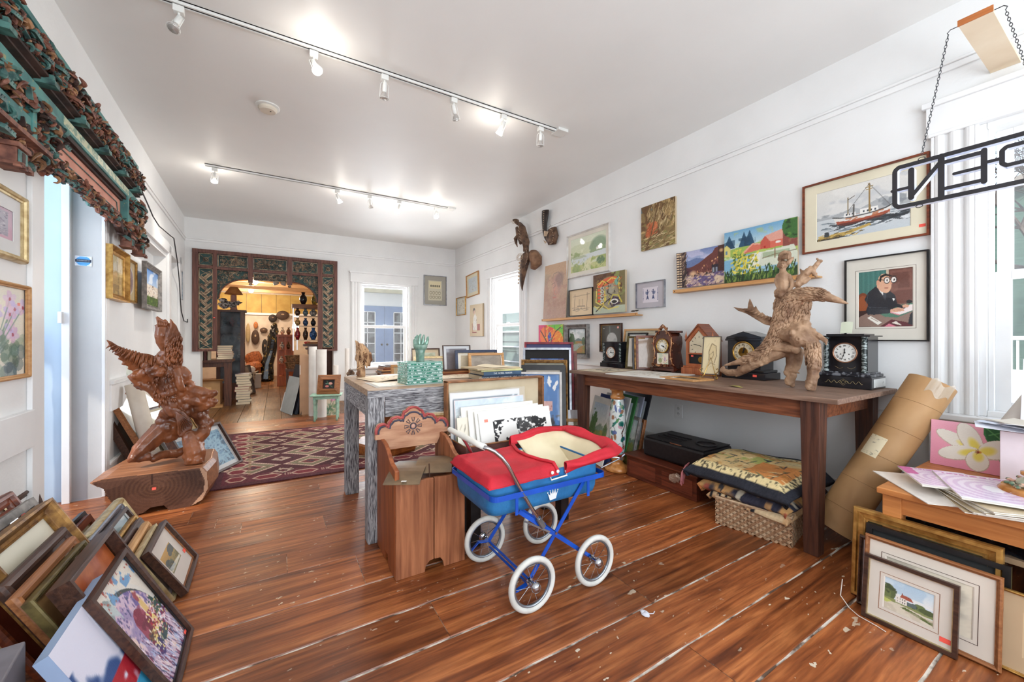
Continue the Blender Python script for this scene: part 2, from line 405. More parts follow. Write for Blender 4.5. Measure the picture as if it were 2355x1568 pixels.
# recess behind the left wall and the hall beyond the door
b = MB(); b.bb(-.18,-.12,4.60,6.36,0,2.15)
b.bb(-.30,-.28,6.45,7.2,.85,2.25); b.bb(-.28,-.16,7.15,7.17,.85,2.25); b.bb(-.28,-.16,6.48,6.5,.85,2.25); b.bb(-.28,-.16,6.45,7.2,2.2,2.22); b.bb(-.28,-.16,6.45,7.2,.88,.9)
struct(b.build('wall_recess',M_WALL,M=ML))
b = MB(); b.bb(-1.6,-.16,4.0,4.05,0,2.6); b.bb(-1.6,-.16,1.9,1.95,0,2.6); b.bb(-1.65,-1.6,1.9,2.2,0,2.6); b.bb(-1.65,-1.6,3.5,4.05,0,2.6)
b.bb(-1.65,-1.6,2.2,3.5,0,.9); b.bb(-1.65,-1.6,2.2,3.5,2.3,2.6); b.bb(-1.65,-.16,1.9,4.05,2.6,2.65)
struct(b.build('wall_hall',M_HALL,M=ML))
b = MB(); b.bb(-.16,.018,3.965,3.99,0,2.29); b.bb(-.19,-.15,3.93,3.965,0,2.30); b.bb(0,.02,3.99,4.06,0,2.3)
b.bb(0,.02,2.86,2.99,0,2.38); b.bb(0,.025,2.80,4.2,2.28,2.40)
b.bb(-.2,-.18,3.90,3.95,1.25,1.33)
struct(b.build('trim_1',M_TRIM,M=ML,bevel=.003))
# door jamb hinge plate
# chair-rail panelling on the left wall
b = MB(); b.bb(0,.03,4.06,4.60,.60,.80); b.bb(0,.045,4.06,4.60,.80,.83); b.bb(0,.02,4.06,4.6,0,.20); b.bb(0,.028,4.06,4.6,.2,.22)
b.bb(0,.03,FY,2.86,.62,.80); b.bb(0,.02,FY,2.86,0,.2); b.bb(0,.03,6.36,6.5,0,2.3); b.bb(0,.03,7.15,7.3,0,2.3); b.bb(0,.03,4.4,7.3,2.2,2.32)
struct(b.build('trim_2',M_TRIM,M=ML,bevel=.003))
# picture rails
def rail(name,M,u0,u1):
 b = MB(); b.bb(-.014,0,u0,u1,2.655,2.69); b.bb(-.024,0,u0,u1,2.69,2.705); struct(b.build(name,M_TRIM,M=M,bevel=.004))
rail('trim_3',MR,FY,BY); rail('trim_4',MBk,-WX,1.22)
rail('trim_5',ML @ Matrix.Scale(-1,4,(1,0,0)),FY,BY)
b = MB(); b.bb(-.02,0,.74,5.0,0,.17); b.bb(-.028,0,.74,5.0,.17,.20); b.bb(-.02,0,.74,BY,.78,.90) if False else None
b.bb(-.02,0,5.0,BY,0,.2); b.bb(-.02,0,FY,.74,0,.2); struct(b.build('baseboard_right',M_TRIM,M=MR,bevel=.003))
b = MB(); b.bb(-.02,0,-WX,-.99,0,.2); b.bb(-.02,0,1.12,1.25,0,.2); struct(b.build('baseboard_back',M_TRIM,M=MBk,bevel=.003))
b = MB(); b.bb(-.018,0,6.48,BY,.66,.80); b.bb(-.03,0,6.48,BY,.80,.82); b.bb(-.018,0,.75,4.95,.70,.82); b.bb(-.03,0,.75,4.95,.82,.84)
struct(b.build('trim_6',M_TRIM,M=MR,bevel=.003))
b = MB(); b.bb(-.018,0,-WX,-2.47,.62,.76); b.bb(-.03,0,-WX,-2.47,.76,.78); struct(b.build('trim_7',M_TRIM,M=MBk,bevel=.003))
# ------------------------------------------------------------------ floor: boards of the front room run in x
def floor_mat(name,axis,dk,md,lt):
 m = bpy.data.materials.new(name); m.use_nodes = True; nt = m.node_tree; n = nt.nodes; l = nt.links; b = n['Principled BSDF']
 tc = n.new('ShaderNodeTexCoord'); at = n.new('ShaderNodeAttribute'); at.attribute_name = 'Col'
 ad = n.new('ShaderNodeVectorMath'); ad.operation = 'MULTIPLY_ADD'; ad.inputs[1].default_value = (37,0,91) if axis == 'x' else (0,37,91)
 l.new(at.outputs['Color'],ad.inputs[0]); l.new(tc.outputs['Object'],ad.inputs[2])
 def nz(sc,st,det=5,dist=0):
  mp = n.new('ShaderNodeMapping'); mp.inputs['Scale'].default_value = st; l.new(ad.outputs[0],mp.inputs[0])
  q = n.new('ShaderNodeTexNoise'); q.inputs['Scale'].default_value = sc; q.inputs['Detail'].default_value = det; q.inputs['Distortion'].default_value = dist
  l.new(mp.outputs[0],q.inputs['Vector']); return q.outputs['Fac']
 g = (1,9,1) if axis == 'x' else (9,1,1)
 grain = nz(3.0,(.55,9,1) if axis == 'x' else (9,.55,1),8,.9); cloud = nz(1.6,(1,1,1),3); fine = nz(9,(1,12,1) if axis == 'x' else (12,1,1),5)
 def ramp(src,stops):
  c = n.new('ShaderNodeValToRGB'); l.new(src,c.inputs[0]); e = c.color_ramp.elements
  e[0].position,e[0].color = stops[0]; e[1].position,e[1].color = stops[-1]
  for p,k in stops[1:-1]: x = e.new(p); x.color = k
  return c.outputs[0]
 base = ramp(grain,[(.25,dk),(.5,md),(.72,lt),(.8,md)])
 W1 = (1,1,1,1); K = (0,0,0,1)
 def mix(f,a,c,mode='MIX',fac=None):
  x = n.new('ShaderNodeMix'); x.data_type = 'RGBA'; x.blend_type = mode
  if fac is not None: x.inputs[0].default_value = fac
  else: l.new(f,x.inputs[0])
  l.new(a,x.inputs[6])
  if isinstance(c,tuple): x.inputs[7].default_value = c
  else: l.new(c,x.inputs[7])
  return x.outputs[2]
 cl = ramp(cloud,[(.35,(.55,.5,.48,1)),(.6,(1.15,1.1,1.05,1))]); base = mix(None,base,cl,'MULTIPLY',.8)
 fn = ramp(fine,[(.3,(.62,.58,.56,1)),(.6,(1.08,1.06,1.04,1))]); base = mix(None,base,fn,'MULTIPLY',.75)
 tone = ramp(at.outputs['Fac'],[(0,(.72,.68,.66,1)),(1,(1.15,1.12,1.08,1))]); base = mix(None,base,tone,'MULTIPLY',.8)
 ch = ramp(nz(34,(.8,1.3,1),2),[(.705,K),(.72,W1)]); reg = ramp(nz(1.1,(1,1,1),2),[(.42,K),(.56,W1)])
 mm = n.new('ShaderNodeMath'); mm.operation = 'MULTIPLY'; l.new(ch,mm.inputs[0]); l.new(reg,mm.inputs[1])
 base = mix(mm.outputs[0],base,S(214,200,178))
 ch2 = ramp(nz(9,(1,1.8,1),6),[(.69,K),(.705,W1)]); mm2 = n.new('ShaderNodeMath'); mm2.operation = 'MULTIPLY'; l.new(ch2,mm2.inputs[0]); l.new(reg,mm2.inputs[1])
 base = mix(mm2.outputs[0],base,S(205,190,165))
 l.new(base,b.inputs['Base Color'])
 rr = ramp(cloud,[(.3,(.28,)*3+(1,)),(.7,(.46,)*3+(1,))]); l.new(rr,b.inputs['Roughness'])
 bp = n.new('ShaderNodeBump'); bp.inputs['Strength'].default_value = .22; bp.inputs['Distance'].default_value = .006; l.new(grain,bp.inputs['Height']); l.new(bp.outputs[0],b.inputs['Normal'])
 return m
M_FLOOR = floor_mat('worn_stained_floorboards','x',S(90,46,24),S(150,86,46),S(190,122,72))
M_FLOOR2 = floor_mat('old_brown_planks','y',S(78,50,28),S(124,86,52),S(158,116,74))
b = MB(); ys = [-1.6,-1.33,-1.08,-.82,-.56,-.3,-.05,.19,.431,.712,.93,1.155,1.42,1.658,1.928,2.22]
while ys[-1] < 6.2: ys.append(ys[-1]+RD.choice([.13,.15,.17,.2]))
ys[-1] = 6.5
for i,(a,c) in enumerate(zip(ys[:-1],ys[1:])):
 g = .0062 if a < 1.95 else .0035 if a < 2.3 else .0016; x = -3.0
 while x < 3.3:
  e = min(3.3,x+RD.uniform(2.2,4.6)); t = RD.random(); b.col = (t,RD.random(),RD.random(),1)
  # slightly wavy edges with worn arrises
  nseg = max(2,int((e-x)/.12)); up,lo = [],[]
  for k in range(nseg+1):
   xx = x+(e-x)*k/nseg
   w1 = g+(mn.noise(Vector((xx*7,a*5,0)))+.1)*g*.9; w2 = g+(mn.noise(Vector((xx*7,c*5,3)))+.1)*g*.9
   lo.append((xx,a+max(.0008,w1),0)); up.append((xx,c-max(.0008,w2),0))
  n_ = nseg+1; vs = lo+up+[(p[0],p[1]-.004,-.006) for p in lo]+[(p[0],p[1]+.004,-.006) for p in up]
  fs = []
  for k in range(nseg): fs += [(k,k+1,n_+k+1,n_+k),(k,2*n_+k,2*n_+k+1,k+1),(n_+k,n_+k+1,3*n_+k+1,3*n_+k)]
  b.add(vs,fs); x = e+.002
struct(b.build('floor',M_FLOOR,vcol=True))
b = MB(); b.bb(-3.0,3.4,FY,6.5,-.05,-.0035); struct(b.build('floor_filler',M_SUB))
b = MB(); x = -1.9
while x < 3.3:
 w = RD.choice([.26,.3,.33,.22]); b.col = (RD.random(),RD.random(),RD.random(),1)
 b.bb(x+.003,x+w-.003,6.5,10.5,-.03,0); b.col = (RD.random(),RD.random(),RD.random(),1); b.bb(x+.003,x+w-.003,10.505,14.6,-.03,0); x += w
struct(b.build('floor_back_room',M_FLOOR2,vcol=True))
b = MB(); b.bb(-1.95,3.4,6.5,14.6,-.06,-.012); struct(b.build('floor_gap',mat('dark_floor_gap',S(40,26,18),rough=.9)))  # dark joint colour between the back room planks
# ------------------------------------------------------------------ windows
def casing(b,y0,y1,z0,z1,w=.16,t=.03):
 """fluted casing around an opening, in wall-local y/z; room side is -x"""
 for a,c in ((y0-w,y0),(y1,y1+w)):
  b.bb(-t*.6,0,a,c,z0,z1)
  k = 3
  for i in range(k):
   q = a+(i+.5)*w/k; b.tube([(-t*.40,q,z0),(-t*.40,q,z1)],w/k*.40,12)
  for q in (a+.006,c-.006): b.bb(-t,0,q-.007,q+.007,z0,z1)
 b.bb(-t*1.1,0,y0-w-.02,y1+w+.02,z1+.002,z1+.17); b.bb(-t*1.6,0,y0-w-.035,y1+w+.035,z1+.17,z1+.2)
 b.bb(-t*1.3,-.001,y0-w-.01,y1+w+.01,z1-.001,z1+.018)
def sash_window(name,M,y0,y1,z0,z1,w=.16,sill=True,depth=.2):
 b = MB(); casing(b,y0,y1,z0,z1,w)
 # jamb reveal
 b.bb(0,depth,y0-.01,y0+.025,z0,z1); b.bb(0,depth,y1-.025,y1+.01,z0,z1); b.bb(.001,depth,y0+.026,y1-.026,z1-.03,z1+.011); b.bb(.001,depth,y0+.026,y1-.026,z0-.011,z0+.03)
 b.bb(.03,.045,y0+.025,y0+.045,z0,z1); b.bb(.03,.045,y1-.045,y1-.025,z0,z1)
 if sill: b.bb(-.06,.04,y0-w-.02,y1+w+.02,z0-.03,z0); b.bb(-.02,0,y0-w,y1+w,z0-.13,z0-.03)
 root = struct(b.build(name,M_TRIM,M=M,bevel=.0025))
 zm = (z0+z1)/2-.04; f = .055
 for nm,a,c,x in (('sash',z0+.03,zm+.03,.06),('sash',zm-.01,z1-.03,.10)):
  s = MB(); Y0,Y1 = y0+.045,y1-.045
  s.bb(x,x+.035,Y0,Y0+f,a,c); s.bb(x,x+.035,Y1-f,Y1,a,c); s.bb(x,x+.035,Y0+f,Y1-f,a,a+f*.9); s.bb(x,x+.035,Y0+f,Y1-f,c-f*.8,c)
  so = s.build(nm,M_TRIM,root,bevel=.002)
  g = MB(); g.bb(x+.015,x+.018,Y0+f,Y1-f,a+f*.9,c-f*.8); g.build('pane',M_PANE,so)
 l_ = MB(); l_.box((.05,(y0+y1)/2,zm+.045),(.03,.06,.015)); l_.build('sash_lock',M_TRIM,root)
 return root
sash_window('window_1',MR,-.78,.53,.73,2.30,.178,sill=False)
sash_window('window_2',MR,5.19,6.15,.60,2.2,.17)
sash_window('window_3',MBk,-2.28,-1.335,.60,2.19,.145)
# wide sill of the near window
b = MB(); b.bb(-.10,.02,-.97,.72,.70,.73); b.bb(-.02,0,-.97,.72,.2,.70); struct(b.build('trim_8',M_TRIM,M=MR,bevel=.004))
# unseen shop windows in the front wall, kept large for brightness
for i,(a,c) in enumerate(((1.25,3.0),(-.7,.95))):
 b = MB();
 for q in (a,c-.06): b.bb(q,q+.06,FY-.1,FY-.02,.55,2.75)
 for q in (.55,2.69,2.1): b.bb(a,c,FY-.1,FY-.02,q,q+.06)
 struct(b.build('window_%d' % (4+i),M_TRIM))
# ------------------------------------------------------------------ pictures painted with the Art class
def a_landscape(w=60,h=44,sky=('c8d8e4','e8e4d4'),far='8fa08c',mid='8c9a5c',near='b09a58',seed=1,tree=None,water=None,house=None):
 a = Art(w,h,sky[0],seed); a.grad(sky[1],sky[0],.5,1); a.blot('ffffff',4,.55,0,.6,1,1,.5,3)
 a.poly([(0,.5),(.15,.6),(.35,.54),(.55,.62),(.8,.55),(1,.6),(1,.4),(0,.4)],far)
 a.rect(0,.25,1,.48,mid); a.rect(0,0,1,.27,near); a.blot(near,6,.5,0,.2,1,.5); a.blot(mid,7,.55,0,0,1,.3)
 if water: a.poly([(0,.3),(.6,.42),(1,.36),(.7,.3),(.4,.12),(.1,.1)],water,.85)
 if house: a.rect(.55,.42,.7,.52,house); a.poly([(.53,.52),(.625,.6),(.72,.52)],'8a5a44')
 if tree: a.ell(.2,.55,.14,.26,tree,.95); a.ell(.12,.48,.12,.2,tree); a.blot(tree,9,.5,.0,.3,.36,.85); a.ell(.85,.5,.1,.16,tree,.8)
 a.dabs(60,[mid,near,far],.03,.01,0,.6,(0,0,1,.45),.6); return a.jit(.03)
def a_abstract(w=64,h=56,cols=('c83c3c','e8a030','2c4c8c','203028','e8e0c8'),bg='e8e0c8',seed=3,n=26,ang=.6):
 a = Art(w,h,bg,seed)
 for i in range(8): a.blot(cols[i % len(cols)],3+i % 4,.52)
 a.dabs(n*3,cols,.09,.02,ang,1.4);
 for i in range(n//3):
  p = [(a.r.rand(),a.r.rand()) for _ in range(3)]; a.line(p,.012,cols[3 % len(cols)])
 return a.jit(.03)
def a_floral(w=60,h=70,bg='f0ece0',pet=('e8a8c8','d878a8','c8b0e8'),leaf=('4c7c5c','2c5c54','88a078'),seed=4,n=7,box=(.15,.5,.85,.95)):
 a = Art(w,h,bg,seed)
 for i in range(60): a.ell(a.r.rand()*.9+.05,a.r.rand()*.45+.02,.05+.08*a.r.rand(),.03+.05*a.r.rand(),leaf[a.r.randint(len(leaf))],.45,a.r.rand()*3)
 for i in range(n):
  u = box[0]+a.r.rand()*(box[2]-box[0]); v = box[1]+a.r.rand()*(box[3]-box[1]); a.line([(u,v),(.5,.2)],.008,leaf[0],.7)
  for k in range(5):
   t = k*PI*.4+i; a.ell(u+.055*math.cos(t),v+.055*math.sin(t)*a.asp,.055,.035,pet[(i+k) % len(pet)],.75,t)
  a.ell(u,v,.02,.02,'a83058')
 return a.jit(.02)
def a_text(a,u0,v0,u1,v1,c,rows=4,seed=0,al=.7):
 r = np.random.RandomState(seed+5); k = (v1-v0)/rows
 for i in range(rows):
  u = u0
  while u < u1-.03:
   wd = .02+r.rand()*.07; a.rect(u,v0+k*(i+.3),min(u1,u+wd),v0+k*(i+.7),c,al); u += wd+.02
 return a
def a_ship():
 a = Art(170,112,'dcdcd8',5); a.grad('d4d6d6','e4e2dc',.35,1); a.blot('c2c6ca',3,.5,0,.4,1,1,.6); a.blot('ecebe6',4,.55,0,.5,1,1,.7)
 a.poly([(0,.42),(0,.5),(.06,.46),(.1,.52),(.14,.46),(.3,.5),(.42,.56),(.5,.5),(.62,.58),(.75,.64),(.86,.55),(1,.5),(1,.42)],'a9adb0',.8)
 a.blot('7c8288',9,.55,.6,.42,.95,.64,.7); a.blot('8a9094',8,.55,.0,.42,.3,.52,.6)
 a.grad('c4cdd2','d6dadb',0,.42); a.rect(0,0,1,.42,'c9d0d4',.4); a.dabs(90,['5e6a72','7f8c94','2e343a','e8ecee'],.05,.008,0,.25,(.1,.14,1,.36),.8)
 a.dabs(50,['20262c','39424a'],.06,.009,.05,.2,(.28,.2,.95,.3),.85)
 a.poly([(.20,.43),(.25,.28),(.33,.235),(.7,.27),(.79,.33),(.82,.46),(.76,.42),(.6,.385),(.4,.375),(.28,.40)],'e6e4df')
 a.poly([(.235,.34),(.25,.28),(.33,.235),(.7,.27),(.79,.33),(.805,.375),(.6,.33),(.4,.315)],'a2482c'); a.poly([(.25,.29),(.33,.235),(.7,.27),(.78,.32),(.5,.275)],'5e241a')
 a.blot('b8663c',14,.55,.22,.3,.8,.42,.75); a.line([(.20,.43),(.28,.40),(.4,.375),(.6,.385),(.76,.42),(.82,.46)],.006,'2a2a2a')
 a.poly([(.32,.39),(.33,.47),(.45,.465),(.46,.39)],'f0eeea'); a.poly([(.5,.39),(.5,.49),(.68,.49),(.69,.41)],'f2f0ec')
 for u in (.35,.38,.41,.53,.57,.61,.65): a.rect(u,.42,u+.016,.455,'3c4650')
 a.line([(.37,.45),(.37,.76)],.008,'8e7a4e'); a.line([(.6,.42),(.595,.93)],.010,'9a7c48'); a.line([(.43,.4),(.435,.6)],.007,'3a3530')
 a.line([(.37,.72),(.44,.77)],.004,'4a4238'); a.line([(.56,.87),(.63,.88)],.006,'a08450'); a.line([(.565,.83),(.625,.835)],.005,'a08450'); a.line([(.595,.93),(.8,.46)],.0025,'5a5a58'); a.line([(.595,.93),(.37,.5)],.0025,'5a5a58')
 a.poly([(0,.03),(.02,.0),(.3,.03),(.62,.16),(.6,.2),(.35,.12),(.05,.09)],'c0a050'); a.poly([(.0,.0),(.4,.02),(.3,.05),(0,.04)],'3a3428'); a.rect(.1,.07,.16,.13,'30383c'); a.ell(.13,.15,.03,.02,'30383c')
 a.dabs(30,['7c6430','e0c070','4a3c20'],.03,.006,.2,.1,(.02,.02,.55,.12),.8); return a.jit(.015)
def a_desk_man():
 a = Art(110,124,'7a5a50',6); a.rect(0,.45,.55,1,'44766e')
 for i in range(12): a.rect(.02+i*.045,.45,.03+i*.045,1,'2c5a54' if i % 2 else '5a8e84',.6)
 a.rect(.55,.4,1,1,'6e443a'); a.rect(.6,.62,.97,.97,'7c5044'); a.rect(.64,.66,.93,.93,'6a4238'); a.blot('8a6052',6,.55,.55,.4,1,1,.5); a.rect(.53,.5,.57,1,'c8b49c')
 a.ell(.1,.42,.13,.2,'7a3c20'); a.ell(.1,.42,.09,.15,'96502c'); a.rect(0,0,.25,.3,'3a2420')
 a.poly([(.0,.02),(.02,.18),(.35,.33),(1,.4),(1,.02)],'8e7468'); a.poly([(.38,.25),(.6,.35),(1,.4),(.98,.26),(.72,.16),(.5,.18)],'4e7c66')
 a.poly([(.55,.26),(.78,.34),(1,.38),(1,.28),(.75,.2)],'f2e4e0'); a.poly([(.55,.26),(.57,.27),(.77,.21),(.75,.195)],'d88c94'); a.poly([(.18,.17),(.25,.2),(.45,.08),(.38,.04)],'eeeae0'); a.line([(.25,.17),(.38,.1)],.006,'8e7468')
 a.poly([(.4,.0),(.62,.13),(.95,.06),(.98,.0)],'5a2028'); a.poly([(.5,.01),(.58,.06),(.72,.0)],'d8788c'); a.poly([(.62,.07),(.7,.1),(.8,.02)],'e8e0d4')
 a.poly([(.13,.5),(.2,.62),(.34,.72),(.46,.68),(.6,.62),(.68,.55),(.72,.4),(.84,.34),(.86,.3),(.7,.34),(.6,.29),(.3,.25),(.2,.22),(.16,.3),(.2,.4)],'23262e')
 a.poly([(.2,.34),(.5,.31),(.6,.29),(.6,.24),(.3,.22),(.18,.24)],'2c3038'); a.line([(.22,.36),(.55,.33)],.004,'4a5058'); a.line([(.2,.6),(.16,.4),(.25,.34)],.004,'50565e')
 a.poly([(.36,.72),(.42,.62),(.5,.52),(.53,.62),(.5,.66),(.42,.76)],'e8e8e4'); a.poly([(.47,.6),(.5,.62),(.53,.58),(.52,.46),(.48,.5)],'3c4048'); a.poly([(.63,.5),(.68,.48),(.66,.44)],'f0f0ec')
 a.ell(.5,.76,.115,.17,'e0b090',1,.2); a.poly([(.38,.78),(.36,.7),(.44,.62),(.5,.6),(.58,.68),(.6,.78)],'dcaa8c'); a.poly([(.4,.82),(.42,.9),(.52,.93),(.62,.89),(.63,.86),(.52,.89),(.45,.86),(.43,.78)],'24201e')
 a.ell(.38,.78,.03,.05,'d89c80'); a.line([(.5,.68),(.56,.675)],.006,'8c4038'); a.poly([(.6,.8),(.64,.74),(.6,.73)],'d4987c')
 for u in (.54,.66): a.ell(u,.81,.055,.06,'1c1a1a'); a.ell(u,.81,.042,.046,'ece4dc'); a.ell(u+.005,.81,.014,.018,'202020')
 a.line([(.38,.83),(.49,.82)],.006,'1c1a1a'); a.line([(.595,.815),(.61,.815)],.006,'1c1a1a'); a.line([(.55,.9),(.7,.87)],.005,'3a2c28')
 a.poly([(.6,.3),(.72,.33),(.82,.31),(.84,.27),(.7,.25),(.6,.26)],'dca88c'); a.poly([(.8,.36),(.86,.38),(.92,.36),(.9,.32),(.82,.32)],'dca88c'); a.line([(.66,.28),(.8,.29)],.003,'a87058')
 a.ell(.92,.42,.05,.03,'1e1c20'); a.poly([(.9,.05),(1,.02),(1,.28),(.93,.2)],'22242c'); return a.jit(.02)
def a_barn():
 a = Art(132,100,'9cc4dc',7); a.grad('d8e6e2','6fa6cc',.6,1); a.blot('b8c46c',5,.5,.15,.55,.7,.95,.5)
 a.poly([(0,.62),(.3,.68),(.7,.7),(1,.6),(1,.4),(0,.4)],'9cb858'); a.blot('b9cc6a',5,.5,0,.4,1,.7,.7)
 for u,w_,h_ in ((.08,.09,.26),(.3,.08,.28),(.38,.08,.3)):
  a.poly([(u-w_,.66),(u,.66+h_),(u+w_,.66)],'27506c'); a.blot('1c3c54',12,.5,u-w_,.66,u+w_,.66+h_*.6,.6)
 a.poly([(0,.52),(0,.7),(.04,.74),(.1,.66),(.1,.5)],'dcd07c'); a.rect(.02,.56,.05,.63,'6a8ca0')
 a.poly([(.3,.52),(.42,.66),(.53,.64),(.55,.55)],'d8745c'); a.poly([(.3,.52),(.42,.66),(.53,.64),(.52,.67),(.42,.69),(.29,.56)],'e6a890')
 a.poly([(.53,.55),(.53,.68),(.59,.78),(.66,.66),(.66,.54)],'c65a48'); a.poly([(.59,.78),(.66,.66),(.95,.68),(.93,.8),(.8,.84)],'e2a492'); a.poly([(.66,.54),(.66,.66),(.9,.68),(.9,.56)],'d86c58'); a.ell(.76,.63,.035,.02,'f0e8e0')
 a.rect(.575,.55,.6,.6,'b81c1c'); a.blot('8a4a40',5,.5,.82,.5,1,.9); a.ell(.97,.86,.16,.22,'3f6c34'); a.blot('5c8c3c',10,.5,.84,.68,1,1); a.blot('24401f',9,.6,.84,.68,1,1)
 a.poly([(.0,.44),(.3,.5),(.5,.5),(.45,.3),(.1,.22),(0,.25)],'7fb4d0'); a.blot('e8f0ee',6,.55,0,.25,.5,.5,.6); a.poly([(.42,.5),(.56,.5),(.52,.25),(.35,.2)],'e8e8dc'); a.poly([(.55,.5),(.95,.54),(1,.4),(1,.22),(.5,.24)],'d8dcc8'); a.rect(.56,.38,.9,.48,'98aa84',.7)
 a.line([(.56,.38),(.72,.42),(.98,.44)],.005,'7c6a50'); a.line([(.72,.52),(.72,.36)],.006,'8c6a4c')
 a.rect(0,0,1,.14,'2f4a26'); a.dabs(220,['2c4c22','4c7030','89a04a','1c3018'],.045,.007,1.5,.35,(0,.0,1,.22),.9)
 a.dabs(110,['e2cc3c','f0e060','b8a830','5c7c34'],.025,.012,.6,1.2,(.12,.15,.5,.5),.9); a.dabs(60,['d8cc50','4c7034'],.02,.01,.8,1,(.14,.35,.32,.62),.9)
 return a.jit(.02)
def a_street():
 a = Art(112,76,'5a4a5a',8); a.grad('b8c4e0','7484b4',.6,1); a.blot('dcd4e8',3,.5,0,.7,1,1,.6,4); a.poly([(.15,.7),(.4,.78),(.6,.72),(.8,.8),(.8,.55),(.15,.55)],'6a7ca8')
 a.poly([(.2,.5),(.45,.62),(.75,.85),(.8,.95),(1,1),(1,.25),(.4,.35)],'6c3a34'); a.poly([(.2,.35),(.2,.55),(.32,.45),(.4,.3)],'54303a')
 for i in range(60): u = .42+a.r.rand()*.56; v = .35+a.r.rand()*.5*(u-.2); a.rect(u,v,u+.02,v+.035,['3a2028','e8b070','8a5448','c8907c'][a.r.randint(4)])
 a.rect(.86,.3,1,1,'4a2c24'); a.ell(.92,.86,.05,.06,'f4c890',.8,0,1); a.rect(.72,.3,.86,.52,'2c2430'); a.rect(.74,.33,.78,.45,'9aa0a8'); a.rect(.8,.33,.84,.45,'8890a0')
 a.poly([(.25,.3),(.6,.34),(1,.26),(1,0),(0,0),(.1,.2)],'b89ca0'); a.blot('dcc4a8',6,.5,.1,0,1,.3); a.blot('6a5a84',7,.55,.1,0,1,.33); a.ell(.33,.36,.1,.1,'f0c898',.9,0,1); a.dabs(80,['e8d0b0','5c4868','a88078'],.03,.01,.3,.5,(.1,.0,1,.3),.8)
 a.poly([(0,0),(0,1),(.18,1),(.2,.5),(.16,.1),(.2,0)],'3c2c2c')
 for i in range(14): a.rect(.01,.03+i*.07,.1,.065+i*.07,'dcc09c'); a.rect(.05,.03+i*.07,.06,.065+i*.07,'3c2c2c')
 a.dabs(50,['7a6050','241c20','a89078'],.05,.008,.9,.3,(.1,0,.2,1),.9); a.dabs(30,['20161a','c89c80'],.03,.01,.2,.5,(.3,.28,.7,.36),.9); return a.jit(.03)
def a_pastel():
 a = Art(84,80,'d8dcc0',9); a.grad('e0e2c4','d4dcc4',.5,1); a.blot('c4cca4',5,.45,0,.5,1,.8,.6); a.ell(.8,.68,.24,.24,'7c9878',.9,0,.5); a.ell(.65,.62,.12,.12,'88a080',.9,0,.6)
 a.poly([(.55,.52),(.75,.62),(.95,.6),(1,.46),(.6,.42)],'8ea47c'); a.rect(.74,.52,.84,.58,'f0f0e6'); a.poly([(.72,.58),(.79,.63),(.86,.58)],'e0dcd0')
 a.poly([(0,.44),(1,.5),(1,.3),(.5,.34),(.3,.18),(.05,.3)],'d4dcdc'); a.poly([(0,.5),(.4,.46),(.5,.4),(.1,.38)],'a8b48c',.7); a.rect(0,0,1,.2,'c8cc8c'); a.poly([(.3,0),(.5,.28),(.62,.36),(.7,.32),(.58,.1),(.6,0)],'dcdcb4')
 a.blot('8ca064',6,.48,0,0,.4,.6,.8); a.blot('a0b060',6,.5,.6,0,1,.35,.9); a.ell(.85,.22,.12,.12,'5c7c58',.9,0,.4); a.dabs(110,['7c9458','b0b870','d4cc8c'],.035,.008,1.3,.5,(0,0,1,.35),.6); return a.jit(.02)
def a_portrait():
 a = Art(64,108,'c09a80',10); a.grad('b89484','c8a888',0,1); a.blot('b08878',4,.5,0,0,1,.8,.6,7); a.rect(.0,.82,1,1,'c4a284',.8); a.poly([(0,.85),(.3,.82),(0,.6)],'a8967c',.5)
 a.ell(.58,.62,.2,.22,'b89084',.8,0,.5); a.ell(.66,.7,.2,.16,'8c7470',.6,-.5,.6); a.ell(.5,.52,.15,.2,'cc9c88',.8,.2,.6); a.ell(.47,.42,.13,.12,'b89484',.8,0,.6)
 a.line([(.35,.64),(.47,.66),(.5,.6),(.42,.57)],.012,'84706c',.7); a.line([(.5,.58),(.46,.47),(.54,.45)],.014,'d88878',.7); a.line([(.42,.4),(.55,.4)],.014,'c8746c',.8); a.line([(.35,.74),(.42,.82),(.6,.84),(.76,.76),(.8,.6)],.012,'7c6c6c',.6)
 a.dabs(150,['b89c94','98847c','d0ac94','b88c80'],.05,.008,1.1,.5,(.1,.0,.95,.5),.35); return a.jit(.03)
def a_shipsketch():
 a = Art(60,66,'e2c9a4',11); c = '5c4c40'
 for p in ([(.15,.74),(.85,.78)],[(.2,.24),(.85,.26)],[(.22,.2),(.24,.82)],[(.74,.2),(.76,.84)]): a.line(p,.007,c)
 a.line([(.35,.36),(.65,.35)],.014,'3c3430');
 for u in (.42,.5,.58): a.line([(u,.36),(u,.62)],.006,c); a.line([(u-.05,.5),(u+.05,.5)],.005,c); a.line([(u-.04,.56),(u+.04,.56)],.005,c)
 a.dabs(50,['8a7c6c','5c5048','b0a08c'],.06,.005,0,.15,(.15,.16,.8,.32),.6); return a
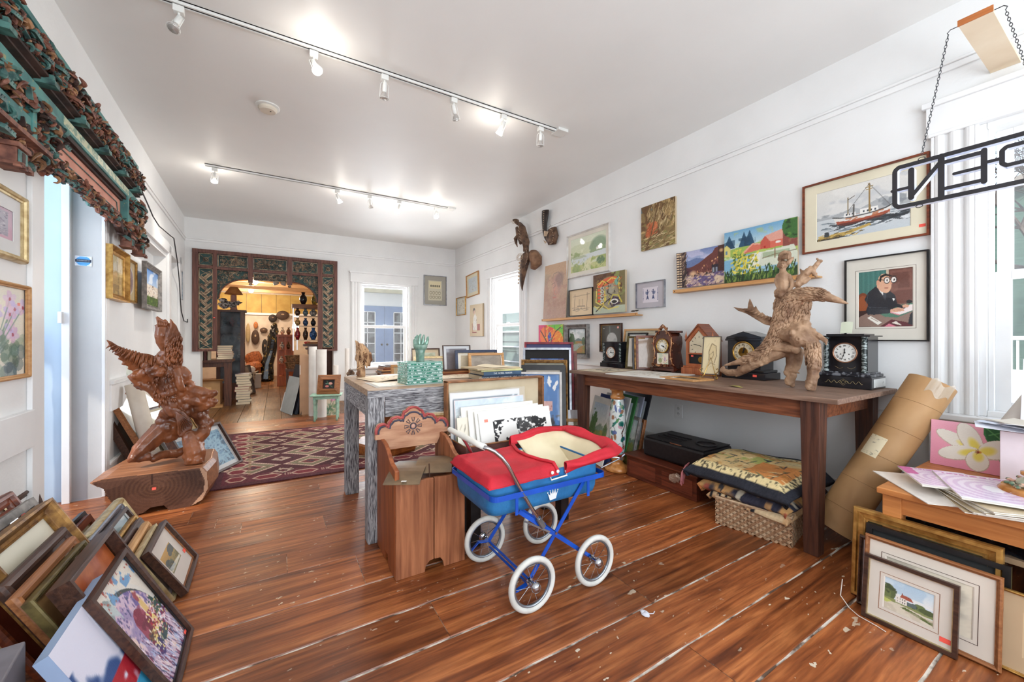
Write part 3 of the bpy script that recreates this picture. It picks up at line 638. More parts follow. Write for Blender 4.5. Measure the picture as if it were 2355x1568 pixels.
def a_cubist():
 a = Art(84,100,'7c7048',12); a.rect(0,.6,.8,1,'6c4c30'); a.blot('8c9454',4,.5,.6,.3,1,1); a.rect(0,0,1,.18,'b8c0a8'); a.blot('5c3c28',8,.55,0,.5,.9,1)
 y = 'e4d060'; k = '241c18'
 a.ell(.5,.5,.36,.4,'8a7c54'); a.ell(.5,.46,.3,.32,'9a9078'); a.ell(.45,.78,.32,.09,'d8683c',1,.25); a.line([(.15,.68),(.3,.82),(.42,.76),(.6,.86),(.78,.8),(.8,.66)],.016,y); a.poly([(.68,.78),(.82,.88),(.8,.72),(.74,.64)],'7cb09c')
 a.line([(.3,.66),(.42,.78),(.6,.66),(.7,.5)],.012,k); a.ell(.56,.6,.12,.12,'a8a08c'); a.line([(.5,.68),(.48,.5),(.6,.44)],.012,k); a.ell(.46,.62,.04,.03,'d88c60')
 for i in range(5): a.ell(.2,.32+i*.09,.05,.035,'e05c34'); a.ell(.3,.28+i*.09,.05,.035,'f0ece0'); a.ell(.3,.28+i*.09,.028,.02,k)
 a.line([(.12,.62),(.1,.3),(.3,.2),(.4,.3),(.38,.6)],.016,y); a.poly([(.5,.3),(.62,.42),(.82,.36),(.86,.22),(.6,.14)],'3c2c44'); a.ell(.68,.28,.12,.06,'e8e4dc'); a.ell(.68,.27,.08,.04,k); a.line([(.5,.22),(.64,.44),(.8,.42),(.9,.25)],.014,'d8c840')
 a.line([(.05,.2),(.2,.12),(.35,.2),(.5,.1),(.8,.14)],.014,y); a.line([(.1,.06),(.4,.28),(.55,.36)],.014,k); a.blot('e0c850',12,.66,.1,.1,.9,.9); a.dabs(40,[k,y,'d86838'],.05,.008,.5,1.4,(.1,.1,.9,.85),.8); return a.jit(.02)
def a_angels():
 a = Art(66,48,'dcd4dc',13); c = '34406c'
 for u,s in ((.32,1),(.66,-1)):
  a.poly([(u-.09,.2),(u,.55),(u+.09,.2)],c); a.ell(u,.62,.045,.11,c); a.ell(u,.78,.035,.07,c); a.ell(u-.07*s,.62,.05,.12,'6a7494',1,.5*s); a.line([(u,.62),(u+.1*s,.72)],.014,c); a.rect(u-.05,.2,u+.05,.24,'c8c4d4')
 for u in (.06,.92): a.rect(u-.02,.12,u+.02,.9,'8c88a4',.8); a.dabs(14,['3c4468','e4e0e8'],.02,.01,0,2,(u-.02,.12,u+.02,.9),.8)
 return a
def a_bright():
 a = Art(70,66,'e84c3c',14); a.poly([(.3,1),(1,1),(1,.4),(.8,.5),(.7,.85)],'7ccc3c'); a.poly([(0,1),(0,.3),(.2,.6),(.3,1)],'e04878'); a.ell(.72,.45,.28,.36,'f08c2c'); a.ell(.25,.62,.18,.3,'f47c3c'); a.ell(.5,.35,.08,.3,'6a3c9c')
 a.line([(.1,.8),(.3,.5),(.45,.25),(.5,0)],.018,'201c24'); a.line([(.3,.5),(.28,.95)],.013,'201c24'); a.line([(.5,.4),(.7,.75),(.9,.9)],.014,'201c24'); a.line([(0,.4),(.25,.2),(.45,.1)],.014,'201c24'); a.ell(.4,.2,.06,.09,'e8e040'); a.ell(.47,.62,.07,.14,'284cac')
 a.dabs(60,['f8b040','e83c2c','30a050','f0e050'],.06,.012,1,.8,(.3,.1,1,1),.8); a.poly([(0,0),(0,.25),(.3,.1),(.35,0)],'e8d8a0'); return a.jit(.02)
def a_moon():
 a = Art(50,56,'4c4a44',15); a.ell(.54,.4,.26,.3,'b4b4b0'); a.blot('8c8c8a',7,.5,.28,.15,.8,.68,.7); a.ell(.54,.4,.26,.3,'c8c8c4',.15)
 k = ((a.U-.54)/.27)**2+((a.V-.4)/.32)**2; a.put((k > 1)*1.,'4c4a44'); a.rect(.42,.66,.46,.95,'8aa0a0',.5); a.rect(.12,.84,.16,.88,'f0f0e8'); a.rect(.8,.86,.88,.93,'f0a090'); return a
def a_tangle():
 a = Art(84,108,'8a7248',16); a.rect(0,.86,.35,1,'4c6870'); a.blot('c0a06c',4,.5,0,.4,1,1); a.blot('6a4c2c',5,.52); a.blot('94884c',7,.56,0,0,1,.6); a.dabs(220,['4c3820','c4a878','94744a','6c5830','e0ccA0'.lower()],.09,.008,1.3,.35,(.2,.4,1,1),.8)
 a.ell(.3,.42,.12,.2,'b85c34',.9,-.5); a.ell(.42,.5,.08,.1,'c87448'); a.dabs(60,['c46438','a04c28','d88858'],.04,.012,.9,.6,(.18,.3,.5,.6),.8); a.dabs(120,['d8c498','a8905c','5c4828','788050'],.08,.008,.25,.3,(0,0,1,.3),.8); a.line([(.15,.02),(.3,.3),(.5,.9)],.02,'6c5030'); return a.jit(.03)
def a_plumeria():
 a = Art(130,88,'f0a0b8',17); a.grad('ec98b0','f2aec0',0,1); a.poly([(.68,1),(.68,.8),(.8,.4),(.9,.25),(1,.2),(1,1)],'2c7434'); a.poly([(.68,1),(.72,.7),(1,.5),(1,1)],'1c5c2c')
 for p in ([(.7,.95),(1,.6)],[(.74,.8),(1,.95)],[(.8,.6),(.98,.3)]): a.line(p,.006,'5c9c54')
 cu,cv = .63,.42
 for an,L,W_ in ((2.75,.56,.15),(2.15,.42,.2),(.3,.4,.2),(3.35,.5,.16),(4.55,.26,.22)):
  u = cu+math.cos(an)*L*.52; v = cv+math.sin(an)*L*.52*a.asp
  a.ell(u,v,L*.55,W_*.98,'c8b8a0',1,an); a.ell(u,v+.008,L*.53,W_*.92,'f0ece0',1,an); a.ell(cu+math.cos(an)*L*.25,cv+math.sin(an)*L*.25*a.asp,L*.33,W_*.55,'f0e060',.95,an,.8)
 a.ell(cu,cv,.035,.03,'d89030',1,0,.6)
 for k in range(5): t = 2+k*.5; a.line([(cu,cv-.01),(cu+.05*math.cos(t),cv+.06*math.sin(t))],.004,'8c3820')
 return a
def a_cottage():
 a = Art(96,70,'dce8f0',18); a.grad('eef0ee','c4dcec',.5,1); a.blot('a8c8e0',3,.5,0,.6,1,1,.6); a.ell(.12,.55,.14,.24,'5a6a44'); a.ell(.05,.48,.12,.2,'6c7c4c'); a.blot('3c4c34',9,.55,0,.35,.28,.8,.8); a.rect(0,.25,1,.38,'88925c'); a.ell(.72,.42,.12,.1,'6a7c4c'); a.ell(.85,.38,.15,.08,'50603c'); a.ell(.6,.4,.08,.07,'45563c')
 a.rect(.26,.33,.48,.52,'ece6dc'); a.poly([(.34,.52),(.38,.62),(.55,.6),(.6,.5),(.5,.5)],'a85844'); a.rect(.37,.6,.4,.66,'8a4838'); a.rect(.5,.57,.52,.62,'8a4838'); a.rect(.48,.34,.66,.46,'5c6c6c')
 for u in (.29,.34,.39,.43): a.rect(u,.36,u+.015,.4,'5a5450'); a.rect(u,.44,u+.015,.48,'5a5450')
 a.poly([(0,.25),(.3,.3),(1,.22),(1,0),(0,0)],'dcd4c0'); a.poly([(0,.35),(.2,.3),(.1,.22),(0,.22)],'c4cc70'); a.poly([(.35,.22),(.6,.15),(1,.05),(1,.14),(.65,.22),(.45,.27)],'5c6c38'); a.blot('c8bca8',6,.5,0,0,1,.2,.6); return a.jit(.015)
def a_woodcut(w=120,h=64,seed=19):
 a = Art(w,h,'f2efe8',seed); k = '161414'; n1 = a.fbm(12,8); n2 = a.fbm(26,6)
 a.put(((n1 > .47) & (n2 > .36))*1.,k); a.rect(.5,.3,.78,.85,k,.8); a.rect(.55,.36,.72,.42,'f2efe8'); a.blot('f2efe8',22,.58,.4,.2,1,.9)
 for i in range(26): u = a.r.rand(); v = a.r.rand(); a.line([(u,v),(u+.1*a.r.rand(),v+.03*a.r.randn())],.005,['f2efe8',k][i % 2])
 for e in ((0,0,1,.05),(0,.93,1,1)): a.blot('f2efe8',14,.45,*e)
 a.rect(.78,.2,.92,.5,'f2efe8',.8); a.line([(.78,.5),(.95,.52)],.01,k); return a
def a_mosque():
 a = Art(132,160,'9c8cb0',20); a.blot('c8b0c4',5,.45); a.blot('6c5c98',5,.55,0,.3,1,1); a.blot('e0c8c0',7,.56); a.dabs(500,['b8a0c0','5c4c84','d8b4c0','8c7cb0','3c3c6c'],.02,.012,.8,.8,(0,.3,1,1),.75)
 a.dabs(420,['5c3c64','a8b8d8','d8c0d0','7c3c58','30406c','e8e0ec'],.045,.009,1.9,.25,(.05,0,1,.42),.85)
 # domes and minaret
 a.ell(.48,.5,.14,.13,'7c2440'); a.poly([(.34,.36),(.62,.36),(.62,.5),(.34,.5)],'6c2038'); a.blot('a04c60',12,.5,.34,.36,.62,.62,.8); a.rect(.36,.3,.7,.38,'e0cc84'); a.blot('6c4830',12,.5,.36,.28,.7,.4)
 a.poly([(.64,.34),(.64,.6),(.68,.76),(.73,.6),(.73,.34)],'d8b878'); a.blot('8c3444',9,.5,.62,.36,.75,.74,.9); a.poly([(.34,.2),(.4,.32),(.52,.3),(.5,.2),(.42,.16)],'40306c'); a.rect(.42,.24,.47,.3,'e8dcc0'); a.poly([(.52,.25),(.62,.33),(.78,.34),(.8,.24),(.6,.2)],'344c50'); a.dabs(80,['e0cc80','203048','d8d8c0','7c2440'],.02,.009,.5,1,(.36,.2,.8,.4),.9)
 a.dabs(120,['a81c38','e8c0c8','e8d080','7c1c3c','f0f0f0'],.02,.012,0,1,(.55,.3,1,.5),.9); a.dabs(60,['2c4c4c','4c5c3c'],.03,.012,0,1,(.8,.4,1,.55),.8)
 # arch and border
 k = (((a.U-.36)/.62)**2+((a.V-.30)/.52)**2 > 1) & (a.V > .55); a.put(k*1.,'3c4444'); k = (((a.U-.32)/.66)**2+((a.V-.27)/.60)**2 > 1) & (a.V > .5); a.put(k*1.,'d8d4cc')
 a.poly([(0,.62),(.3,.86),(.2,.92),(0,.9)],'8c9898'); a.blot('b8c4c4',7,.5,0,.6,.28,.92); k = (((a.U-.32)/.70)**2+((a.V-.27)/.66)**2 > 1) & (a.V > .55); a.put(k*1.,'dcd4c8'); a.blot('6c98c0',12,.55,.2,.8,1,1); a.blot('a84c40',22,.68,.1,.8,1,1)
 a.rect(0,0,.075,1,'dcd8c4'); a.rect(.075,0,.085,.95,'4c5048'); a.blot('a87460',18,.6,0,0,.07,1); a.blot('5c84b0',10,.6,0,.6,.07,1); a.rect(.0,.0,.06,.03,'c8c0b0'); return a.jit(.02)
def a_dusk():
 a = Art(64,66,'c09440',21); a.grad('a8843c','d0a04c',.4,1); a.rect(0,0,1,.48,'7c7440'); a.blot('9c8c50',8,.5,0,0,1,.5); a.ell(.82,.72,.25,.2,'3c4c48'); a.ell(.62,.62,.12,.12,'46544c'); a.ell(.2,.38,.2,.26,'344844'); a.ell(.38,.3,.12,.16,'3c4c44'); a.blot('5c6c50',9,.55,.1,.1,.5,.6,.7); a.dabs(90,['a8a070','5c5c38','8c7c48'],.04,.01,.3,.5,(0,0,1,.4),.7); return a.jit(.03)
def a_simple(c,c2=None,w=24,h=24,seed=1,n=4):
 a = Art(w,h,c,seed)
 if c2: a.blot(c2,n,.5)
 return a.jit(.02)
def a_map(w=40,h=40,bg='dccfb4',seed=2,c='6c6454',n=40):
 a = Art(w,h,bg,seed); a.dabs(n,[c,'8c8068','a89878'],.08,.01,.3,1.5,(.12,.12,.88,.88),.6); return a
# ------------------------------------------------------------------ measured points: a sight line of the photo met with a real plane of the room
_cy = rad(CAM_YAW); _S,_C = math.sin(_cy),math.cos(_cy)
def _ray(px,py): l = px-1177.5; return (905.6*_S+l*_C,905.6*_C-l*_S,777-py)
def atY(px,py,Y): r = _ray(px,py); t = Y/r[1]; return Vector((r[0]*t,Y,1.15+r[2]*t))
def atX(px,py,X): r = _ray(px,py); t = X/r[0]; return Vector((X,r[1]*t,1.15+r[2]*t))
def atZ(px,py,Z=0): r = _ray(px,py); t = (Z-1.15)/r[2]; return Vector((r[0]*t,r[1]*t,Z))
# ------------------------------------------------------------------ long brown table along the right wall
WT = wood('worn_brown_table_wood',S(142,84,52),S(88,46,28),'y',rough=.5,scale=4,bump=.3)
WTt = wood('greyed_table_top_wood',S(150,122,104),S(104,78,64),'y',rough=.55,scale=4,bump=.3)
WTz = wood('dark_table_leg_wood',S(96,58,42),S(52,30,24),'z',rough=.5,scale=4,bump=.3)
t = thing('long_table','long dark brown wooden table along the right wall carrying clocks and bird carving','table',T(2.82,1.9,0))
b = MB()
for i in range(3): b.bb(-.42+i*.277,-.42+(i+1)*.277-.003,-1.05,1.05,.815,.843)
b.build('tabletop',[WTt],t,bevel=.003)
for q in ((-.375,-.35,-.9,.9),(.35,.375,-.9,.9),(-.32,.32,-.94,-.915),(-.32,.32,.915,.94)): b = MB(); b.bb(*q,.715,.815); b.build('apron',WT,t,bevel=.002)
for sx in (-1,1):
 for sy in (-1,1):
  b = MB(); x = sx*.355; y = sy*.92
  vs = [(x+i*a,y+j*a,z) for z,a in ((0,.034),(.815,.046)) for j in (-1,1) for i in (-1,1)]
  b.add(vs,[(0,2,3,1),(4,5,7,6),(0,1,5,4),(2,6,7,3),(0,4,6,2),(1,3,7,5)]); b.build('leg',WTz,t,bevel=.003)
# ------------------------------------------------------------------ grey washed table
def GW(ax): return mat('white_washed_grey_wood_'+ax,S(190,189,190),S(74,71,76),rough=.75,scale=17,stretch={'x': (1,12,12),'z': (12,12,1),'y': (12,1,12)}[ax],bump=.6,detail=8,lo=.38,hi=.62,distort=.9)
t = thing('washed_work_table','chunky grey and white washed wooden table with square legs holding glass and papers','table',T(1.02,2.73,0))
b = MB(); b.bb(-.585,.48,-.45,.455,.822,.86); b.build('tabletop',[wood('worn_tan_tabletop',S(196,172,146),S(140,108,84),'x',rough=.6,bump=.2)],t,bevel=.003)
b = MB(); b.bb(-.588,.483,-.453,-.44,.815,.8555); b.build('top_edge',GW('x'),t)
for q in (-.431,.431): b = MB(); b.bb(-.49,.40,q-.011,q+.011,.70,.815); b.build('apron',GW('x'),t,bevel=.002)
for q in (-.567,.461): b = MB(); b.bb(q-.011,q+.011,-.35,.35,.70,.82); b.build('apron',GW('y'),t,bevel=.002)
for x in (-.54,.432):
 for y in (-.40,.405):
  b = MB(); b.bb(x-.045,x+.045,y-.045,y+.045,0,.82); b.build('leg',GW('z'),t,bevel=.004)
# ------------------------------------------------------------------ carved box seat
PINE = wood('warm_pine',S(178,114,76),S(128,74,46),'z',rough=.5,scale=3.5,bump=.1)
PINEd = wood('orange_brown_pine',S(166,92,48),S(118,58,30),'z',rough=.45,scale=3,bump=.1)
t = thing('carved_box_seat','small wooden box seat with red scalloped carved backrest beside the doll pram','seat',T(.66,1.89,0))
for i,x in enumerate((-.178,.158)):
 b = MB(); prof = [(0,0),(.135,0),(.145,.05),(.2,.05),(.21,0),(.385,0),(.385,.59),(.34,.605),(.27,.60),(.22,.595),(.17,.575),(.13,.55),(.09,.53),(.04,.522),(0,.515)]
 b.prism([(p[0],p[1]) for p in prof],0,.022,Matrix(((0,1,0,x),(1,0,0,0),(0,0,1,0),(0,0,0,1)))); b.build('side_panel',PINEd if i == 0 else PINE,t,bevel=.004)
for x0,x1,cut in ((-.176,.010,1),(.014,.178,-1)):
 b = MB(); c = (x1 if cut > 0 else x0)
 pts = [(x0,0),(x1,0),(x1,.455),(x0,.455)]
 if cut > 0: pts = [(x0,0),(x1-.045,0),(x1-.04,.03),(x1-.02,.05),(x1,.052),(x1,.455),(x0,.455)]
 else: pts = [(x0+.05,0),(x1,0),(x1,.455),(x0,.455),(x0,.052),(x0+.03,.05),(x0+.045,.03)]
 b.prism(pts,-.012,.008); b.build('front_panel',PINE,t,bevel=.002)
b = MB(); b.bb(-.155,.155,.01,.40,.42,.435); b.bb(-.155,.155,.36,.38,.02,.42); b.build('seat_board',PINEd,t)
SM = mat('tarnished_metal_sheet',S(138,118,92),S(98,82,66),rough=.42,metal=.35,scale=7,bump=.05)
b = MB(); b.M = T(-.085,.10,.47,rz=-28,rx=2); b.sheet(lambda u,v: Vector(((u-.5)*.17,(v-.5)*.32,.02*math.sin(v*PI)+.0)),4,8,.003); b.build('metal_sheet',SM,t)
b = MB(); b.M = T(.075,.15,.472,rz=-24,rx=-1); b.sheet(lambda u,v: Vector(((u-.5)*.185,(v-.5)*.30,.025*math.sin(v*PI)+.0)),4,8,.003); b.build('metal_sheet',SM,t)
b = MB(); b.tube([(.0,.02,.44),(-.004,.018,.52)],.003,6); b.build('nail',mat('rusty_iron',S(82,54,42),rough=.7),t)
b = MB(); b.box((0,0,0),(.024,.014,.001)); b.build('white_tag',mat('white_paper_tag',S(240,238,232)),t,M=T(-.145,-.035,.4745,rz=-28))
# backrest: scalloped outline
half = [(.205,.635),(.20,.665),(.175,.685),(.15,.675),(.14,.665),(.125,.70),(.10,.715),(.075,.71),(.06,.705),(.055,.73),(.04,.745),(.0,.765)]
out = [(-p[0],p[1]) for p in half]+[(p[0],p[1]) for p in half[::-1][1:]]
sc = lambda f: [((p[0])*f+(.006 if 0 else 0),.60+(p[1]-.60)*(f if p[1] > .6 else 1)) for p in out]
arc = []
for i in range(len(out)-1):      # round scallops between the points
 p,q = out[i],out[i+1]
 for k in range(4):
  s_ = k/4; bulge = .006*math.sin(PI*s_); d = math.hypot(q[0]-p[0],q[1]-p[1]); arc.append((p[0]+(q[0]-p[0])*s_-(q[1]-p[1])/d*bulge*-1*-1,p[1]+(q[1]-p[1])*s_+(q[0]-p[0])/d*bulge))
arc.append(out[-1])
for i in range(1,len(arc)): arc[i] = (max(arc[i][0],arc[i-1][0]+2e-4),arc[i][1])
b = MB(); n_ = len(arc); zb = lambda x: .54+.06*min(1,max(0,(abs(x)-.14)/.03))
vs = [(p[0],y,max(p[1],zb(p[0])+.002)) for y in (.30,.325) for p in arc]+[(p[0],y,zb(p[0])) for y in (.30,.325) for p in arc]
b.add(vs,[f for i in range(n_-1) for f in ((i,i+1,2*n_+i+1,2*n_+i),(n_+i,3*n_+i,3*n_+i+1,n_+i+1),(i,n_+i,n_+i+1,i+1),(2*n_+i,2*n_+i+1,3*n_+i+1,3*n_+i))]+[(0,2*n_,3*n_,n_),(n_-1,2*n_-1,4*n_-1,3*n_-1)])
bk = b.build('backrest',[mat('worn_pink_wood',S(206,158,124),S(170,118,88),rough=.6,scale=5,stretch=(1,6,6),bump=.1)],t)
RED = mat('faded_red_paint',S(186,88,84),S(150,62,60),rough=.6,scale=20); SL = mat('slate_blue_paint',S(82,78,92),S(60,58,72),rough=.6,scale=20)
b = MB(); b.tube([(p[0]*.985,.298,p[1]-.004) for p in arc],.0075,6); b.build('red_border',RED,bk)
b = MB(); b.tube([(p[0]*.925,.298,.62+(p[1]-.62)*.80-.002) for p in arc],.0055,6); b.build('dark_border',SL,bk)
b = MB()
for k in range(8):
 a = k*PI/4+PI/8*0; d = Vector((math.cos(a),0,math.sin(a))); n_ = Vector((-math.sin(a),0,math.cos(a))); c = Vector((.0,.297,.655))
 P = [c+d*.026-n_*.003,c+d*.048-n_*.008,c+d*.048+n_*.008,c+d*.026+n_*.003]; b.tube(P,.0022,5,closed=True)
b.tube([(.0+.017*math.cos(a*PI/8),.297,.655+.017*math.sin(a*PI/8)) for a in range(16)],.0032,6,closed=True)
b.build('flower_carving',SL,bk)
b = MB(); b.ell((0,.297,.655),(.012,.004,.012)); b.build('flower_centre',mat('worn_pink_paint',S(208,160,140)),bk)
# ------------------------------------------------------------------ doll pram
BL = mat('bright_blue_enamel',S(20,84,190),S(14,70,168),rough=.28,scale=10,coat=.3)
BLC = mat('blue_leathercloth',S(44,120,176),S(30,98,150),rough=.55,scale=12,bump=.15,bscale=90)
RDC = mat('red_canvas_cloth',S(206,36,52),S(178,26,42),rough=.7,scale=8,bump=.2,bscale=120)
CRM = mat('cream_lining',S(232,220,186),S(214,200,164),rough=.6,scale=6,bump=.08)
CHR = mat('chrome',S(200,200,205),S(180,182,188),rough=.12,metal=1,scale=5)
WHT = mat('white_rubber',S(222,220,212),S(200,198,190),rough=.55,scale=14)
GRM = mat('galvanised_rim',S(160,166,172),S(132,140,148),rough=.3,metal=.8)
WPL = mat('white_plastic_grip',S(238,236,228),S(226,224,216),rough=.35)
pr = thing('doll_pram','vintage blue doll pram with red cover, cream lining and white spoked wheels','doll pram',T(1.09,1.6,0))
def LP(x,y,z): return Vector((x-1.09,y-1.6,z))
def rrect(x0,x1,y0,y1,r,z,n=5):
 P = []
 for cx,cy,a0 in ((x1-r,y0+r,-90),(x1-r,y1-r,0),(x0+r,y1-r,90),(x0+r,y0+r,180)):
  for k in range(n+1): a = rad(a0+90*k/n); P.append(LP(cx+r*math.cos(a),cy+r*math.sin(a),z))
 return P
b = MB(); L = []
for (i_,z) in ((.022,.405),(.010,.412),(.003,.44),(0,.50),(0,.556),(.012,.558),(.014,.50),(.03,.43)):
 L.append(rrect(.745+i_,1.345-i_,1.42+i_,1.80-i_,.045,z))
n_ = len(L[0]); vs = [p for l in L for p in l]; fs = []
for i in range(len(L)-1):
 for j in range(n_): fs.append((i*n_+j,i*n_+(j+1) % n_,(i+1)*n_+(j+1) % n_,(i+1)*n_+j))
fs.append(tuple(range(n_-1,-1,-1))); b.add(vs,fs); b.build('body',BLC,pr,smooth=True,angle=50)
b = MB(); P = rrect(.775,1.315,1.45,1.77,.03,.432); Q = rrect(.762,1.33,1.436,1.785,.035,.552)
b.add(P+Q,[tuple(range(n_))]+[(j,(j+1) % n_,(j+1) % n_+n_,j+n_) for j in range(n_)]); b.build('lining',CRM,pr,smooth=True,angle=50)
# red apron cover over the foot half, sides hang over the rim
def cov(u,v):
 x = .732+u*.345; y = 1.405+v*.410; e = min(v,1-v); z = .578+.004*mn.noise(Vector((x*14,y*14,0)))
 z -= .036*max(0,1-u/.06,1-e/.05)
 if u > .72: x = .738+.345*(.72+(u-.72)*(1-.55*math.sin(PI*v))); z += .004*(u-.72)/.28
 return LP(x,y,z)
b = MB(); b.sheet(cov,28,28,.006); b.build('apron_cover',RDC,pr,smooth=True,angle=60)
b = MB(); b.tube([cov(1,k/16)+Vector((0,0,.006)) for k in range(17)],.009,8,flat=.8); b.build('cover_fold',RDC,pr,smooth=True)
# folded hood: a U shaped fabric band round the head end, with cream inside
path = [(1.125,1.415,.565),(1.20,1.405,.572),(1.30,1.40,.585),(1.40,1.405,.592),(1.455,1.45,.598),(1.47,1.53,.602),(1.47,1.62,.606),(1.465,1.72,.612),(1.44,1.79,.622),(1.36,1.825,.622),(1.25,1.835,.622),(1.15,1.83,.605),(1.08,1.82,.59)]
pathv = []
for i in range(len(path)-1):
 for k in range(4):
  s_ = k/4; pathv.append(LP(*[path[i][j]*(1-s_)+path[i+1][j]*s_ for j in range(3)]))
pathv.append(LP(*path[-1])); nn = len(pathv)
def hood_sec(u,v):
 i = u*(nn-1); k = min(int(i),nn-2); p = pathv[k].lerp(pathv[k+1],i-k); d = (pathv[min(k+1,nn-1)]-pathv[max(k-1,0)]).normalized(); o = Vector((d.y,-d.x,0)).normalized()
 a = 2*PI*v; w = .034*(1+.25*math.sin(u*23))*min(1,.35+3*min(u,1-u)); h_ = .022*(1+.2*math.sin(u*31+2))
 r = 1+.22*math.sin(3*a+u*9)
 return p+o*(math.cos(a)*w*r+.006)+Vector((0,0,math.sin(a)*h_*r))
b = MB(); b.surf(lambda v,u: hood_sec(u,v),20,nn*2,closed_u=True); b.build('hood',RDC,pr,smooth=True)
def linf(u,v):
 i = (.04+.92*u)*(nn-1); k = min(int(i),nn-2); p = pathv[k].lerp(pathv[k+1],i-k); c = LP(1.20,1.60,.50)
 q = p.lerp(c,.02+.73*v); q.z = p.z-.150*v**1.1+.018*math.sin(u*11)*v*(1-v)*2+.010*mn.noise(Vector((u*9,v*5,1)))*v; return q
b = MB(); b.surf(linf,48,12); b.build('hood_lining',CRM,pr,smooth=True,solid=.004)
# frame
def flat(b,p,q,w=.018,t_=.004,up=(0,1,0)): b.bar(p,q,w,t_,up)
b = MB(); P = rrect(.738,1.356,1.385,1.832,.03,.488); P2 = [p+Vector((0,0,.022)) for p in P]
c0 = LP(1.047,1.6,0); In = [Vector((c0.x+(p.x-c0.x)*.988,c0.y+(p.y-c0.y)*.982,p.z)) for p in P]; In2 = [p+Vector((0,0,.022)) for p in In]
b.add(P+P2+In+In2,[f for j in range(n_) for f in ((j,(j+1) % n_,(j+1) % n_+n_,j+n_),(2*n_+j,3*n_+j,3*n_+(j+1) % n_,2*n_+(j+1) % n_),(n_+j,n_+(j+1) % n_,3*n_+(j+1) % n_,3*n_+j),(j,2*n_+j,2*n_+(j+1) % n_,(j+1) % n_))])
b.build('body_rail',BL,pr)
for y in (1.392,1.826):
 for x in (.855,1.245):
  b = MB(); flat(b,LP(x,y,.505),LP(x,y,.415),.014,.004); b.tube([LP(x,y-.004,.5),LP(x,y+.004,.5)],.007,8); b.build('hanger',BL,pr)
for y in (1.412,1.79):
 b = MB(); flat(b,LP(.931,y,.112),LP(1.251,y,.497),.018); b.build('cross_strut',BL,pr)
 b = MB(); flat(b,LP(1.28,y-.006,.112),LP(.875,y-.006,.420),.018); b.build('cross_strut',BL,pr)
 b = MB(); b.tube([LP(1.065,y-.014,.283),LP(1.065,y+.01,.283)],.006,8); b.build('pivot_bolt',CHR,pr)
 b = MB(); flat(b,LP(1.03,y-.012,.298),LP(.90,y-.012,.375),.008); b.build('lock_strut',GRM,pr)
for x in (.931,1.28):
 b = MB(); b.tube([LP(x,1.34,.112),LP(x,1.845,.112)],.006,8); b.build('axle',BL,pr)
b = MB(); b.bar(LP(.925,1.43,.095),LP(.925,1.77,.095),.012,.003); b.bar(LP(.87,1.79,.12),LP(.84,1.80,.085),.02,.004); b.bar(LP(.87,1.79,.122),LP(.935,1.78,.118),.02,.004)
b.bar(LP(.87,1.40,.098),LP(.835,1.41,.085),.02,.004); b.bar(LP(.835,1.41,.085),LP(.85,1.40,.035),.016,.004); b.bar(LP(.87,1.40,.098),LP(.93,1.40,.112),.02,.004); b.build('brake',BL,pr)
# handle
hp = [(.992,.333),(.94,.412),(.89,.492),(.85,.562),(.815,.625),(.79,.66),(.76,.688),(.735,.702),(.718,.709)]
for y,s_ in ((1.395,1),(1.815,-1)):
 P = [LP(x,y+(s_*.03*max(0,(k-4))/4)**1,z) for k,(x,z) in enumerate(hp)]
 b = MB(); b.tube(P,.0085,10); b.build('handle_rod',CHR,pr,smooth=True)
 for q in ((.992,.333,.965,.375,.013),(.898,.482,.882,.504,.011)): b = MB(); b.tube([LP(q[0],y,q[1]),LP(q[2],y,q[3])],q[4],8); b.build('rod_collar',GRM,pr)
b = MB(); b.tube([LP(.728,1.428,.705),LP(.712,1.46,.712),LP(.706,1.52,.716),LP(.704,1.70,.717),LP(.708,1.76,.714),LP(.722,1.788,.706)],.0125,12); b.build('handle_grip',WPL,pr,smooth=True)
for y,z0 in ((1.385,0),(1.845,.01)):
 b = MB(); b.tube([LP(1.30,y,.578+z0),LP(1.40,y,.572+z0),LP(1.445,y-.004,.562+z0)],.004,6); b.tube([LP(1.445,y-.004,.562+z0),LP(1.37,y,.545+z0),LP(1.32,y,.535+z0)],.004,6); b.tube([LP(1.445,y-.012,.562+z0),LP(1.445,y+.01,.562+z0)],.010,10); b.tube([LP(1.445,y,.562+z0),LP(1.475,y,.575+z0)],.0045,6); b.build('hood_stay',CHR,pr)
b = MB(); b.tube([LP(1.04,1.414,.545),LP(1.043,1.405,.522),LP(1.13,1.405,.528),LP(1.128,1.414,.548)],.0035,6); b.build('carry_handle',WPL,pr)
for x,z in ((1.045,.555),(1.075,.556),(1.27,.585)):
 b = MB(); b.ell(LP(x,1.400,z),(.008,.005,.008)); b.build('snap_button',WPL,pr)
cw = [(-.020,-.024),(.020,-.020),(.034,.022),(.020,.004),(.016,.030),(.006,.006),(0,.034),(-.006,.006),(-.018,.028),(-.018,.002),(-.034,.016)]
b = MB(); b.prism([(p[0]*.82,p[1]*.82) for p in cw],0,.003,Matrix.Translation(LP(1.06,1.4165,.447)))
for p in ((.034,.022),(.016,.030),(0,.034),(-.018,.028),(-.034,.016)): b.ell(LP(1.06+p[0]*.82,1.418,.447+p[1]*.82+.002),(.0035,.002,.0035))
b.build('crown_emblem',mat('white_emblem_plastic',S(232,236,240),rough=.3),pr)
